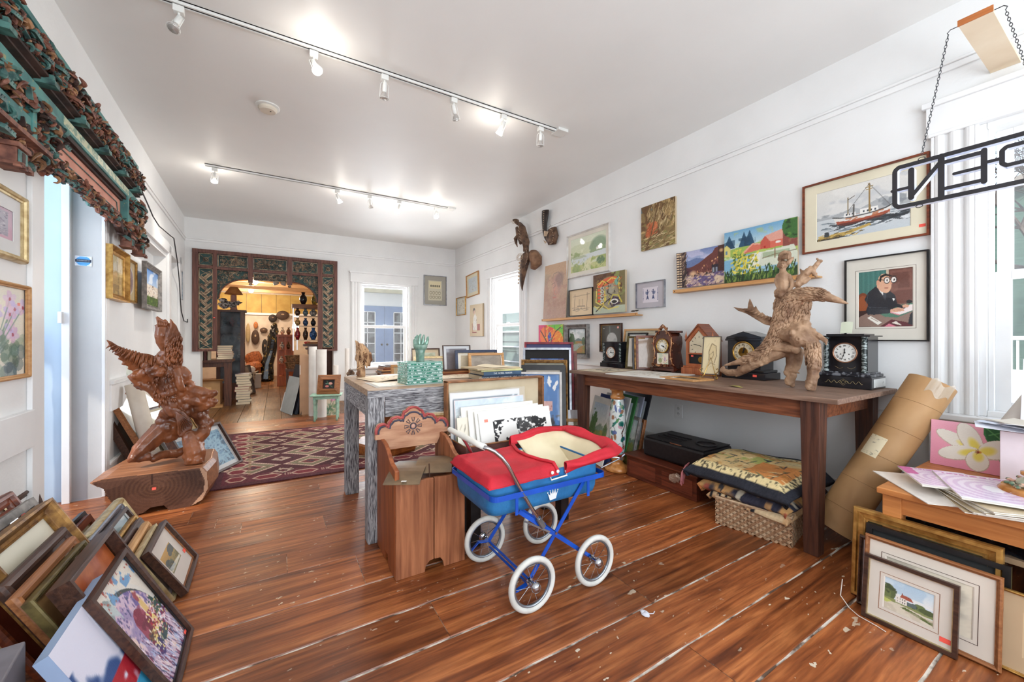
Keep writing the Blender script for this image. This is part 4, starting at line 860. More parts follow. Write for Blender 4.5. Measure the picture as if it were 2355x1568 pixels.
def wheel(x,y,s_):
 M = Matrix.Translation(LP(x,y,.116)) @ Matrix.Rotation(rad(90),4,'X')
 b = MB(); b.tube([(.1035*math.cos(2*PI*k/40),.1035*math.sin(2*PI*k/40),0) for k in range(40)],.0125,10,closed=True); w_ = b.build('wheel',WHT,pr,smooth=True,M=M)
 b = MB(); b.tube([(.0895*math.cos(2*PI*k/40),.0895*math.sin(2*PI*k/40),0) for k in range(40)],.0065,8,closed=True); b.build('rim',GRM,w_,smooth=True)
 b = MB()
 for k in range(10): a = 2*PI*k/10; b.tube([(.014*math.cos(a+.25),.014*math.sin(a+.25),.01*s_*(1 if k % 2 else -1)),(.086*math.cos(a),.086*math.sin(a),0)],.0013,5)
 b.build('spokes',CHR,w_)
 b = MB(); b.lathe([(.0,-.022),(.017,-.022),(.017,-.014),(.011,-.012),(.011,.012),(.019,.016),(.019,.022),(.022,.026),(.019,.036),(.010,.042),(0,.043)],20,Matrix.Scale(s_,4,(0,0,1))); b.build('hub',CHR,w_,smooth=True,angle=40)
for x in (.922,1.27):
 wheel(x,1.375,1); wheel(x,1.812,-1)
# ------------------------------------------------------------------ rug
def a_rug():
 a = Art(300,230,'5c2028',30); a.blot('6c2c2c',14,.5); d,l_,g,bl = '34181c','d0b49c','7c7458','3a2a34'
 # u runs along x, v along y (away)
 u0,u1,v0,v1 = .12,.95,.13,.90
 a.rect(0,0,1,1,'40242c',.5); a.rect(.03,.03,.99,.97,'642630'); a.rect(u0,v0,u1,v1,'4c1a22')
 def zz(cu,cv,ru,rv,c,k=.004):
  for s1 in (-1,1):
   for s2 in (-1,1):
    n_ = 12; P = []
    for i in range(n_+1):
     f = i/n_; P.append((cu+s1*ru*f,cv+s2*rv*(1-f)));
     if i < n_: P.append((cu+s1*ru*f,cv+s2*rv*(1-(i+1)/n_)))
    a.line(P,k,c)
 nu,nv = 4,4; du = (u1-u0)/nu; dv = (v1-v0)/nv
 for i in range(nu+1):
  for j in range(nv+1):
   for cu,cv in ((u0+(i+.0)*du,v0+(j+.5)*dv),(u0+(i+.5)*du,v0+j*dv)):
    if not (u0-.001 <= cu <= u1+.01 and v0-.001 <= cv <= v1+.001): continue
    big = (j+.5)*dv+v0 == cv
    ru,rv = du*.46,dv*.46
    if big:
     a.poly([(cu-ru*.85,cv),(cu,cv+rv*.85),(cu+ru*.85,cv),(cu,cv-rv*.85)],'5e2a26'); zz(cu,cv,ru,rv,l_,.0035); zz(cu,cv,ru*.72,rv*.72,g,.006); zz(cu,cv,ru*.48,rv*.48,l_,.0025); a.poly([(cu-ru*.3,cv),(cu,cv+rv*.3),(cu+ru*.3,cv),(cu,cv-rv*.3)],'7c2c2c'); zz(cu,cv,ru*.14,rv*.14,bl,.004)
    else:
     a.poly([(cu-ru*.4,cv),(cu,cv+rv*.4),(cu+ru*.4,cv),(cu,cv-rv*.4)],'b8a08c'); a.poly([(cu-ru*.2,cv),(cu,cv+rv*.2),(cu+ru*.2,cv),(cu,cv-rv*.2)],'5c2028'); a.dabs(10,[l_,d],.006,.003,0,2,(cu-ru*.45,cv-rv*.45,cu+ru*.45,cv+rv*.45),.9)
 # borders
 def cell(x,y,w_,h_,vert):
  P = [(x-w_,y),(x-w_*.55,y+h_),(x+w_*.55,y+h_),(x+w_,y),(x+w_*.55,y-h_),(x-w_*.55,y-h_)]
  a.poly(P,'7a2830'); a.line(P+[P[0]],.0028,l_)
 for j in range(9): cell(.072,.09+j*.102,.03,.03,1); a.rect(.045,.138+j*.102,.10,.142+j*.102,l_,.7)
 for i in range(7):
  cell(.17+i*.125,.075,.045,.025,0); cell(.17+i*.125,.94,.045,.02,0)
  for q in range(4): a.rect(.228+i*.125+q*.008,.06,.231+i*.125+q*.008,.09,l_,.8)
 for j in range(60): a.rect(.107,v0+(v1-v0)*j/60,.118,v0+(v1-v0)*(j+.5)/60,'9c7c5c')
 return a.jit(.05)
M_RUG = vmat('woven_wool_pile',.95,0,.8)
def rugf(u,v):
 # slightly skewed rug
 A,B_,C_,D_ = Vector((-.43,3.69,0)),Vector((1.75,3.60,0)),Vector((1.75,5.55,0)),Vector((-.50,5.72,0))
 p = (A*(1-u)+B_*u)*(1-v)+(D_*(1-u)+C_*u)*v; p.z = .009+.0015*mn.noise(p*3); return p
o = canvas('patterned_rug',a_rug(),1,1,m=M_RUG,fn=rugf,thick=.008)
tag(o,'dark red wool rug with diamond pattern on the floor before the back doorway','rug')
# ------------------------------------------------------------------ log stump under the eagle carving
st = [(-1.0,.25),(-.93,.265),(-.44,.255),(-.415,.22),(-.405,.107),(-.44,.03),(-.50,.0),(-.62,.0),(-.645,.035),(-.71,.035),(-.75,.006),(-.80,0),(-.85,.01),(-.91,.134),(-.935,.2)]
def a_log():
 a = Art(120,64,'4c3024',40); cx,cy = .52,.62
 d = np.hypot((a.U-cx)*1.7,(a.V-cy)*.9)+.02*a.nz(9)
 r = .5+.5*np.sin(d*95+3*a.nz(5)); a.put(r*.35,'8c6448'); a.put(np.clip((d-.1)*2,0,1)*.4,'3a241c'); a.blot('6a4838',6,.5,al=.5)
 a.rect(.0,.9,1,1,'7a5640',.4); a.line([(.0,.97),(.08,.6),(.16,.3),(.3,.02)],.022,'b8886a',.9); a.line([(.93,1),(.985,.6),(.97,.3),(.86,.0)],.025,'c49a7c',.95)
 a.line([(.5,.95),(.5,.7)],.005,'2a1812'); a.rect(.5,.56,.535,.62,'f86858'); return a.jit(.02)
lg = thing('log_stump','thick sawn log slab with dark rings in front of the white wall carrying the eagle','log',T(0,0,0))
b = MB();
def stf(y,s_): return [(((p[0]+.68)*s_-.68),p[1]*(1 if s_ > .9 else .98)) for p in st]
L0,L1,L2 = stf(3.44,1),stf(3.7,1.04),stf(3.98,.94); n_ = len(st)
vs = [(p[0],3.44-.02*i/ n_*0,p[1]) for i,p in enumerate(L0)]+[(p[0]+.015,3.7,p[1]) for p in L1]+[(p[0]+.02,3.98,p[1]) for p in L2]
b.add(vs,[tuple(range(n_)),tuple(range(3*n_-1,2*n_-1,-1))]+[(k*n_+i,k*n_+(i+1) % n_,(k+1)*n_+(i+1) % n_,(k+1)*n_+i) for k in (0,1) for i in range(n_)])
b.build('log_body',wood('polished_slab_wood',S(168,112,76),S(116,70,46),'x',rough=.35,scale=3,bump=.1),lg,bevel=.006)
art = a_log()
xs = [p[0] for p in st]; x0_,x1_ = min(xs),max(xs)
# end grain face: keep only grid cells inside the outline by clipping the grid to the outline
def endface():
 W,Hh = art.w,art.h; me_v = []; me_f = []; cols = []
 def inside(x,z):
  c = False; n = len(st)
  for i in range(n):
   a_,b_ = st[i],st[(i+1) % n]
   if (a_[1] > z) != (b_[1] > z) and x < (b_[0]-a_[0])*(z-a_[1])/(b_[1]-a_[1])+a_[0]: c = not c
  return c
 al = to_lin(art.a)
 for j in range(Hh):
  for i in range(W):
   me_v.append((x0_+(x1_-x0_)*i/(W-1),3.434,.266*j/(Hh-1))); cols.append((*al[j,i],1))
 for j in range(Hh-1):
  for i in range(W-1):
   if all(inside(*(me_v[k][0],me_v[k][2])) for k in (j*W+i,j*W+i+1,(j+1)*W+i+1,(j+1)*W+i)): me_f.append((j*W+i,j*W+i+1,(j+1)*W+i+1,(j+1)*W+i))
 m = MB(); m.v = me_v; m.f = [list(f) for f in me_f]; m.m = [0]*len(me_f); m.c = cols
 return m.build('end_grain',vmat('end_grain_paint',.4,0,.2),lg,vcol=True)
endface()
# ------------------------------------------------------------------ wood carvings
class Clay(MB):
 """sculpts on a real upright plane of the room: f(px,py,off)->point"""
 def __init__(s,f,seed=1): super().__init__(); s.f_ = f; s.r = random.Random(seed); s.det = MB()
 def limb(s,pts,k=1,n=9,lumps=0,lr=.3):
  P = []; Rr = []
  for i in range(len(pts)-1):
   a,c = pts[i],pts[i+1]; m = 5
   for j in range(m):
    t = j/m; P.append(s.f_(a[0]+(c[0]-a[0])*t,a[1]+(c[1]-a[1])*t,a[2]+(c[2]-a[2])*t)); Rr.append((a[3]+(c[3]-a[3])*t)*k)
  P.append(s.f_(*pts[-1][:3])); Rr.append(pts[-1][3]*k); s.tube(P,Rr,n)
  s.ell(P[0],Rr[0]*.97,n=8,m=6); s.ell(P[-1],Rr[-1]*.97,n=8,m=6)
  for i in range(lumps):
   j = s.r.randrange(len(P)); d = Vector((s.r.gauss(0,1),s.r.gauss(0,1),s.r.gauss(0,1))).normalized(); q = Rr[j]*lr*(.6+s.r.random()*.8)
   s.ell(P[j]+d*(Rr[j]*.85),(q,q,q*1.2),n=7,m=5)
  return s
 def ball(s,x,y,o,r,rough=.25): s.ell(s.f_(x,y,o),r,n=12,m=9,rough=rough,seed=s.r.random()*9); return s
 def blade(s,outline,o0,o1,th,curve=None):
  """thick slab from an outline given in photo coordinates; offset runs o0->o1 along the outline's x"""
  xs = [p[0] for p in outline]; a,c = min(xs),max(xs)
  off = lambda x,y: o0+(o1-o0)*(x-a)/(c-a)+(curve(x,y) if curve else 0)
  n = len(outline); F = [s.f_(x,y,off(x,y)-th/2) for x,y in outline]; B_ = [s.f_(x,y,off(x,y)+th/2) for x,y in outline]
  s.add(F+B_,[tuple(range(n)),tuple(range(2*n-1,n-1,-1))]+[(i,i+n,(i+1) % n+n,(i+1) % n) for i in range(n)]); return s
 def ridge(s,p,q,r): s.det.tube([s.f_(*p),s.f_((p[0]+q[0])/2,(p[1]+q[1])/2,(p[2]+q[2])/2-.004),s.f_(*q)],[r,r*1.2,r*.4],6,flat=.7); return s
 def scales(s,path,n,w,r,ang0=0,seed=3,flip=1,cover=1.6):
  """overlapping carved scales around a limb path"""
  for i in range(n):
   t = s.r.random()*(len(path)-1); k = int(t); t -= k; a,c = path[k],path[k+1]
   x,y,o,R_ = [a[j]+(c[j]-a[j])*t for j in range(4)]
   p = s.f_(x,y,o); d = (s.f_(c[0],c[1],c[2])-s.f_(a[0],a[1],a[2])).normalized()
   nrm = d.cross(Vector((s.r.gauss(0,1),s.r.gauss(0,1),s.r.gauss(0,1)))).normalized()
   q = p+nrm*R_*.96; e = q+d*r*flip*1.3+nrm*r*.55
   s.det.tube([q-d*r*flip*.8,q+nrm*r*.2,e],[r*.35,r*.62,r*.12],6,flat=.6)
  return s
def blob_carving(name,label,cat,mats,build,pivot,vox,disp=None,group=None,parts=()):
 t = thing(name,label,cat,T(*pivot),group)
 c = build(); c.v = [(v[0]-pivot[0],v[1]-pivot[1],max(v[2]-pivot[2],.0035)) for v in c.v]
 c.build('carved_body',mats,t,remesh=vox,displace=disp)
 if c.det.v: c.det.v = [(v[0]-pivot[0],v[1]-pivot[1],max(v[2]-pivot[2],.0035)) for v in c.det.v]; c.det.build('carved_feathers',mats,t,smooth=True)
 return t
EW = mat('dark_reddish_carving_wood',S(150,88,52),S(78,42,27),rough=.36,scale=9,stretch=(1,1,.5),bump=.35,bscale=26,coat=.15,lo=.3,hi=.65)
GWD = mat('pale_tan_carving_wood',S(182,148,118),S(112,80,58),rough=.6,scale=9,stretch=(1,1,1),bump=.6,bscale=45,lo=.35,hi=.62)
def eagle():
 E = Clay(lambda x,y,o: atY(240+.2359*x,720+.2359*y,3.64+o),5)
 # left wing, feathered trailing edge
 wing = [(15,255),(60,275),(140,320),(240,360),(340,388),(440,400),(510,430),(550,490),(520,540),(470,600),(400,650),(360,640),(300,600),(262,608),(278,560),(222,545),(236,515),(165,500),(182,470),(130,448),(146,420),(94,402),(108,378),(62,352),(74,330),(32,322),(46,300)]
 E.blade(wing,-.12,.02,.028,lambda x,y: .00012*(y-400))
 for i in range(26): E.ridge((100+i*16,315+(i*37 % 60)+i*4,-.128+i*.004),(60+i*17,340+i*10+(i*37 % 60)*.6,-.134+i*.004),.007)
 E.scales([(600,430,.02,.066),(600,540,0,.09),(590,640,0,.09),(610,760,0,.07),(640,880,-.01,.055)],330,0,.016)
 for i in range(15): x = 70+i*30; E.ridge((x,300+i*9,-.13+i*.009),(x-55+i*2,345+i*20,-.135+i*.009),.006)
 # right raised wing
 w2 = [(640,50),(672,85),(705,125),(730,180),(752,215),(750,260),(768,320),(765,400),(768,470),(748,540),(700,560),(650,540),(600,470),(585,400),(590,300),(615,200),(640,140)]
 E.blade(w2,-.075,-.01,.04);
 for i in range(90): x = 600+E.r.random()*150; y = 250+E.r.random()*270; E.ridge((x,y,-.1+(x-600)*.0004),(x+12,y-46,-.104+(x-600)*.0004),.0075)
 E.limb([(640,380,.02,.04),(590,280,0,.05),(575,210,-.01,.05),(585,150,0,.05)],lumps=8)
 lf = [(500,40),(520,30),(560,60),(600,85),(592,55),(620,80),(650,130),(640,150),(590,165),(540,150),(515,140),(480,115),(518,120)]
 E.blade(lf,.0,.0,.07)
 for i in range(6): E.ridge((530+i*14,140,-.035),(520+i*18,70+i*4,-.04),.008)
 # trunk and tail
 E.limb([(600,430,.02,.06),(600,540,0,.085),(590,640,0,.085),(610,760,0,.065),(640,880,-.01,.05),(680,960,-.03,.045)],lumps=16,lr=.3)
 for r_ in range(4):
  for k in range(6): E.ell(E.f_(510+k*34+r_*14,650+r_*52-k*12,-.075+.012*abs(k-2.5)),(.022,.014,.026),n=8,m=6)
 tl = [(640,930),(700,920),(780,960),(840,1030),(862,1090),(850,1140),(800,1150),(780,1175),(742,1212),(715,1180),(712,1100),(690,1010)]
 E.blade(tl,-.07,-.05,.03)
 for i in range(7): E.ridge((700,960,-.085),(740+i*19,1180-i*18,-.085),.007)
 # second fold under the wing
 E.limb([(430,590,-.02,.05),(330,610,-.04,.035),(280,610,-.04,.03),(340,680,-.02,.03),(470,730,0,.04),(560,830,.02,.04)],lumps=22,lr=.5)
 for p in ((400,510,-.09),(440,560,-.1),(500,540,-.1),(540,590,-.1),(470,600,-.09),(560,560,-.09)): E.ball(*p,.024)
 # leg, head and the coil of figures on the right
 E.limb([(690,560,-.05,.028),(720,620,-.07,.024),(735,700,-.07,.024),(760,740,-.06,.022)]); E.limb([(720,640,.0,.05),(700,760,.0,.05),(740,860,.0,.05),(800,930,.02,.05)],lumps=26,lr=.45)
 E.limb([(760,560,0,.035),(790,610,0,.04),(800,660,0,.03)]); E.limb([(800,600,0,.02),(836,622,0,.006)])
 E.ball(830,700,0,.035); E.limb([(800,740,-.01,.035),(880,760,-.02,.042),(960,780,-.02,.045),(1020,790,-.02,.03),(1070,775,-.02,.022)],lumps=14,lr=.5)
 for p in ((1075,775),(1045,800),(1030,850),(1075,860),(1050,890),(1010,900),(985,860),(1000,770)): E.ball(*p,-.02,.022)
 E.limb([(820,830,0,.045),(900,850,-.01,.05),(980,880,-.01,.035),(930,930,0,.035)],lumps=20,lr=.5)
 E.limb([(800,930,.02,.05),(880,960,.03,.045),(950,1010,.03,.042),(985,1090,.02,.04),(965,1170,-.01,.042),(900,1220,-.03,.05)],lumps=30,lr=.5)
 E.limb([(830,1200,-.04,.045),(860,1280,-.05,.056),(885,1360,-.06,.064),(880,1440,-.06,.06),(880,1497,-.06,.058)],lumps=20,lr=.42)
 # ground rock on the left
 E.limb([(740,1080,.06,.05),(700,1120,.07,.07),(560,1140,.05,.07),(450,1240,.02,.062),(340,1350,-.02,.05),(275,1415,-.04,.03)],lumps=50,lr=.4)
 E.limb([(560,1060,.03,.04),(640,1040,.03,.05),(720,1060,.04,.05)],lumps=16,lr=.5); E.limb([(480,1420,-.02,.024),(560,1380,.02,.03),(700,1370,.08,.03),(800,1330,.1,.03)],lumps=8)
 E.limb([(560,990,0,.022),(590,960,0,.03),(620,1000,0,.03)],lumps=6); E.limb([(310,1440,-.04,.012),(420,1400,-.03,.03)],lumps=4)
 return E
tE = blob_carving('eagle_carving','reddish brown carved wooden eagle with raised wings perched on the log stump','carving',EW,eagle,(-.66,3.64,.256),.0058,(.035,.006))
b = MB(); b.ell(atY(240+.2359*785,720+.2359*705,3.60)-Vector((-.66,3.64,.256)),.0085,n=12,m=8); b.build('glass_eye',mat('black_glass_eye',S(12,10,10),rough=.05),tE,smooth=True)
def bird():
 E = Clay(lambda x,y,o: atX(1640+.2168*x,560+.2168*y,2.68+o),9)
 neck = [(1430,635,-.02,.004),(1330,605,-.02,.016),(1200,565,-.02,.026),(1120,540,-.02,.036),(1000,535,-.02,.038),(900,550,-.01,.042),(820,610,0,.05),(770,700,0,.054),(750,800,0,.055),(720,900,0,.052),(670,1000,0,.046),(580,1110,-.01,.038),(470,1190,-.02,.034),(330,1240,-.02,.026),(215,1270,-.03,.014),(118,1292,-.03,.004)]
 E.limb(neck,n=12); E.scales(neck[2:6],260,0,.011); E.scales(neck[5:12],1100,0,.0135); E.scales(neck[11:14],130,0,.012); E.scales([(720,600,.03,.035),(740,760,.03,.04),(800,760,.02,.045)],160,0,.013); E.scales([(1050,1060,-.02,.036),(1066,1300,-.02,.033)],200,0,.010); E.scales([(960,620,.03,.036),(900,880,.03,.046)],220,0,.012)
 lw = [(212,672),(280,685),(366,694),(372,640),(388,582),(410,620),(436,690),(452,655),(475,705),(512,742),(520,728),(560,765),(620,780),(690,790),(700,870),(640,880),(540,855),(450,800),(350,740),(270,715)]
 E.blade(lw,.0,.03,.022);
 for i in range(9): E.ridge((300+i*42,700+i*17,-.01),(360+i*36,690+i*12,-.014),.006)
 E.limb([(700,880,0,.045),(770,940,0,.04),(800,760,.02,.045)])
 E.limb([(720,600,.03,.035),(700,680,.03,.035),(740,760,.03,.03)],lumps=10)
 # rider
 E.limb([(760,520,0,.03),(750,440,0,.031),(745,370,0,.034),(742,320,0,.028),(740,295,0,.018),(738,270,0,.018)]); E.ball(738,225,0,.029,.05); E.ball(733,235,-.024,.012); E.limb([(715,165,.005,.018),(745,120,.005,.024),(795,105,.01,.018),(800,150,.01,.016)],lumps=14,lr=.35)
 for i in range(7): E.ridge((700+i*16,170,-.02),(712+i*14,100,-.012),.005)
 E.ridge((722,212,-.03),(706,210,-.026),.003); E.ridge((748,212,-.03),(764,210,-.026),.003); E.ridge((736,215,-.034),(736,240,-.037),.004); E.ridge((724,258,-.03),(748,258,-.03),.003); E.limb([(800,200,.0,.016),(850,150,.01,.006)],lumps=4)
 for s_,xs in ((-1,(690,668,690,770)),(1,(800,838,835,800))): E.limb([(xs[0],340,0,.014),(xs[1],400,-.005,.012),(xs[2],460,-.01,.011),(xs[3],510,-.025,.009)])
 E.ball(690,240,-.015,.009); E.ball(770,225,0,.012); E.ball(735,225,-.026,.008,0); E.limb([(700,520,.0,.03),(760,540,0,.035),(820,540,.0,.028)],lumps=18,lr=.4)
 # small beast on the right
 E.limb([(900,440,.0,.02),(930,400,0,.024),(960,340,0,.022),(1020,290,0,.022),(1070,260,.0,.014),(1110,210,.0,.013),(1130,185,0,.010)],lumps=20,lr=.45); E.ball(1105,162,0,.007); E.ball(1145,185,0,.009); E.limb([(940,300,0,.009),(925,268,0,.003)]); E.limb([(1060,300,0,.015),(1095,350,.0,.006)]); E.limb([(900,380,0,.01),(880,370,0,.003)]); E.limb([(960,400,0,.02),(1020,370,0,.01)])
 # breast and second figure
 E.limb([(960,620,.03,.034),(930,720,.03,.042),(900,820,.03,.044),(900,900,.02,.05)],lumps=60,lr=.26); E.ball(985,860,.0,.026,.1); E.ball(960,800,.02,.03); E.limb([(850,870,0,.03),(920,900,-.01,.035),(1000,920,0,.03),(1060,950,0,.02),(1130,985,-.01,.014)],lumps=14,lr=.4)
 for k in range(4): E.limb([(1120+k*6,960+k*14,-.01,.009),(1175+k*9,1000+k*16,-.01,.007),(1216-k*6,1025+k*16,-.01,.004)])
 # haunch
 E.ball(900,1010,-.03,.047,.1); E.limb([(740,960,-.01,.04),(840,970,-.02,.05),(960,1000,-.02,.05),(1040,1050,-.01,.04)],lumps=16,lr=.3); E.limb([(640,1080,.0,.045),(760,1100,0,.035),(880,1120,-.01,.03)],lumps=6,lr=.3)
 for q in range(4): E.tube([E.f_(900+math.cos(a)*(20+q*14),1015+math.sin(a)*(20+q*14),-.075+q*.006) for a in [k*PI/6 for k in range(12)]],.0035,5,closed=True)
 E.limb([(1040,1040,-.01,.04),(1060,1120,-.02,.034),(1065,1220,-.02,.032),(1070,1320,-.02,.032)],lumps=70,lr=.28)
 E.limb([(1060,1330,-.02,.03),(1060,1380,-.02,.028),(1050,1440,-.02,.028),(1040,1505,-.02,.027),(1040,1535,-.02,.026)],lumps=22,lr=.42)
 E.limb([(830,1120,.04,.03),(830,1200,.05,.030),(820,1290,.05,.024),(790,1340,.04,.018)]); E.limb([(910,1150,.05,.028),(900,1240,.05,.024),(880,1320,.05,.022)]); E.ball(790,1370,.04,.022); E.limb([(800,1350,.04,.02),(850,1345,.03,.014),(915,1375,.02,.004)]); E.limb([(850,1390,.04,.022),(820,1440,.05,.026),(810,1465,.05,.028)],lumps=14,lr=.4)
 # scrolled tail on the left
 E.limb([(560,1230,.0,.03),(440,1270,.0,.034),(330,1330,.0,.032),(260,1370,.0,.026),(160,1370,0,.024),(90,1340,0,.016),(110,1310,0,.010)],lumps=26,lr=.3)
 E.limb([(740,1140,.02,.04),(640,1180,.01,.04),(540,1230,.0,.03)])
 return E
tB = blob_carving('bird_rider_carving','pale carved wooden long beaked bird with small seated rider standing on the long table','carving',GWD,bird,(2.68,1.15,.843),.0038,(.02,.003))
# driftwood piece on the grey table
def drift():
 E = Clay(lambda x,y,o: atY(820+.2168*(x-830),740+.2168*y,3.02+o),4)
 E.limb([(885,590,0,.035),(880,500,0,.036),(885,420,0,.042),(870,330,0,.042),(850,260,0,.03),(820,200,0,.012)],lumps=30,lr=.4); E.limb([(900,380,.01,.035),(890,280,.01,.028),(880,210,.01,.010)],lumps=10); return E
DW = mat('bleached_driftwood',S(198,160,122),S(104,68,44),rough=.75,scale=26,stretch=(1,1,.35),bump=1,lo=.38,hi=.55)
def drift2():
 E = Clay(lambda x,y,o: atY(816+(x-816),y,3.0+o),4)
 E.limb([(831,862,0,.030),(830,842,0,.027),(832,825,0,.036),(829,806,0,.034),(823,792,0,.016),(818,784,0,.006)],lumps=36,lr=.4)
 E.limb([(838,830,.01,.03),(842,808,.01,.022),(834,792,.01,.008)],lumps=12); [E.ridge((818+E.r.random()*26,800+E.r.random()*50,-.03),(820+E.r.random()*24,790+E.r.random()*50,-.035),.007) for i in range(34)]; E.limb([(846,836,.03,.02),(850,816,.03,.018)],lumps=10,lr=.6); return E
blob_carving('driftwood_sculpture','twisted bleached driftwood standing on the grey table in front of the window','driftwood',DW,drift2,(.55,3.0,.862),.0045,(.02,.006))
def rockf():
 E = Clay(lambda x,y,o: atY(x,y,3.04+o),8); E.limb([(801,860,0,.012),(806,855,0,.016),(812,858,0,.012)],lumps=16,lr=.5); return E
blob_carving('root_knot','small knotted brown root lying beside the driftwood on the grey table','driftwood',mat('dark_root',S(140,110,84),S(70,50,38),rough=.8,scale=30),rockf,(.46,3.04,.862),.003)
# ------------------------------------------------------------------ pictures hanging on the walls
def on_right(l,r,t_l,b_l,t_r,b_r,X=WX-.001):
 """photo edges -> (y centre, z bottom, width, height, roll) on the right wall"""
 a,b_,c,d = atX(l,t_l,X),atX(l,b_l,X),atX(r,t_r,X),atX(r,b_r,X)
 w = a.y-c.y; h = ((a.z-b_.z)+(c.z-d.z))/2; return (a.y+c.y)/2,(b_.z+d.z)/2,w,h
def rpic(name,label,quad,X=WX-.001,roll=0,rx=0,**k):
 y,z,w,h = on_right(*quad,X=X); M = T(X,y,z,rz=-90) @ Matrix.Rotation(rad(roll),4,'Y')
 if rx: M = M @ Matrix.Rotation(rad(rx),4,'X')
 return picture(name,label,k.pop('cat','picture'),w,h,M=M,**k)
rpic('framed_watercolour','large framed watercolour of a rusty white trawler hung high beside the near window',(1848,2140,430,584,350,543),fw=.012,fd=.02,fm='mahog',prof='flat',mw=(.068,.062),mc=(236,228,202),art=a_ship(),sticker=(.45,.13))
rpic('framed_caricature','black framed caricature of a bespectacled man writing at a desk below the boat watercolour',(1945,2138,597,782,577,787),fw=.008,fd=.022,fm='black',prof='flat',mw=(.058,.082),mc=(226,220,208),art=a_desk_man(),line='dark')
rpic('canvas_painting','unframed canvas of a red barn by a pond standing on the right-hand picture ledge',(1669,1837,535,650,502,633),X=WX-.03,fw=0,fd=.018,art=a_barn(),glazed=False)
y,z,w,h = on_right(1563,1671,583,662,563,652,X=WX-.02)
o = canvas('curled_print',a_street(),1,1,fn=lambda u,v: Vector((WX-.03-.05*max(0,.3-u)**2*6-.012*v,y+w/2-w*u,z+h*v+.0)),m=M_PRINT,thick=.002)
tag(o,'curling print of a lamplit hillside town street on the right-hand picture ledge','print')
rpic('canvas_painting','small unframed brown painting of tangled roots hung highest on the right wall',(1478,1556,478,578,453,561),fw=0,fd=.02,art=a_tangle(),glazed=False)
rpic('framed_pastel','white framed pale green river landscape hung above the left-hand picture ledge',(1306,1405,544,643,511,623),fw=.022,fd=.03,fm='white',prof='round',mw=.045,mc=(232,226,212),art=a_pastel())
rpic('portrait_sketch','tall pinkish chalk portrait of a bearded man at the left end of the picture ledge',(1250,1302,613,740,597,731),X=WX-.05,rx=-3,fw=0,fd=.008,art=a_portrait())
rpic('framed_drawing','small black framed ink drawing of a sailing ship on the left-hand picture ledge',(1310,1365,668,728,660,724),X=WX-.04,fw=.008,fd=.018,fm='black',prof='flat',art=a_shipsketch())
rpic('canvas_painting','thick brown and yellow abstract figure canvas on the left-hand picture ledge',(1369,1442,634,723,621,716),X=WX-.04,fw=0,fd=.03,art=a_cubist(),glazed=False)
rpic('framed_print','small silver framed print of two blue angels on mauve mount on the right wall',(1465,1531,651,710,643,706),fw=.007,fd=.025,fm='silver',prof='flat',mw=(.07,.05),mc=(196,190,196),art=a_angels())
rpic('framed_print','crooked cream framed faint drawing nearest the back corner on the right wall',(1075,1103,634,685,622,677),fw=.018,fd=.03,fm='oak',prof='round',mw=.06,mc=(222,214,188),art=a_map(30,40,'c4ccd0',3,'8494a4'),roll=-3.5)
rpic('framed_print','tiny gilt framed oval ornament print below the crooked frame near the back corner',(1051,1072,685,725,681,725),fw=.016,fd=.025,fm='gold',prof='round',mw=.03,mc=(200,200,190),art=a_map(30,40,'dcd8c8',4,'7c4c44',60))
def a_figure():
 a = Art(44,76,'d2bc98',50); a.poly([(.25,.2),(.3,.6),(.42,.72),(.55,.6),(.56,.2)],'e8e4dc'); a.ell(.35,.8,.09,.09,'2c2420'); a.ell(.36,.76,.06,.06,'d8b098'); a.rect(.58,.18,.8,.38,'9c3c2c'); a.rect(.2,.1,.55,.14,'8c3428'); a.line([(.2,.4),(.25,.14)],.02,'9c4c38'); a.dabs(20,['a8a4a8','7c5c50'],.04,.01,1.5,.4,(.28,.2,.55,.6),.6); return a
rpic('canvas_painting','small tan canvas of a figure in white beside the far side window',(1084,1113,703,773,697,773),fw=0,fd=.03,art=a_figure())
def a_docs():
 a = Art(50,60,'cfc8b0',51); a.rect(.1,.6,.9,.95,'e4d8b0');
 for i in range(5): a.ell(.22+i*.14,.72,.04,.06,'3c3830')
 for i in range(4): a.ell(.2+i*.2,.38,.09,.08,'8c8468'); a.ell(.2+i*.2,.38,.06,.05,'d4ccb4'); a.ell(.2+i*.2,.16,.09,.08,'948c70'); a.ell(.2+i*.2,.16,.05,.05,'d4ccb4')
 return a
pa,pb,pc_ = atY(974,632,BY),atY(974,701,BY),atY(1026,636,BY)
picture('framed_document','pewter framed document on grey mount on the back wall beside the back window','picture',pc_.x-pa.x,pa.z-pb.z,fw=.012,fd=.03,fm='silver',prof='flat',mw=(.08,.09),mc=(176,172,160),art=a_docs(),M=T((pa.x+pc_.x)/2,BY-.001,pb.z))
# picture ledges
def ledge(lab,l,r,py_l,py_r,hgt=.03,dep=.075):
 a,c = atX(l,py_l,WX-.001-dep),atX(r,py_r,WX-.001-dep); t = thing('picture_ledge',lab,'shelf',T(WX-.001,(a.y+c.y)/2,(a.z+c.z)/2)); L = abs(a.y-c.y)
 b = MB(); b.bb(-dep,0,-L/2,L/2,0,.012); b.build('ledge_board',FM('oak'),t,bevel=.001)
 b = MB(); b.bb(-dep-.012,-dep,-L/2,L/2,0,hgt)
 b.build('ledge_lip',wood('pine_ledge',S(222,170,112),S(190,132,78),'y',rough=.5,scale=3),t,bevel=.002)
 for s_ in (-1,1): b = MB(); b.tube([(-dep-.0135,s_*(L/2-.02),hgt/2),(-dep-.011,s_*(L/2-.02),hgt/2)],.005,8); b.build('screw_head',mat('dark_screw',S(40,34,30),metal=.6,rough=.5),t)
ledge('long pine picture ledge on the left part of the right wall',1247,1467,740,724)
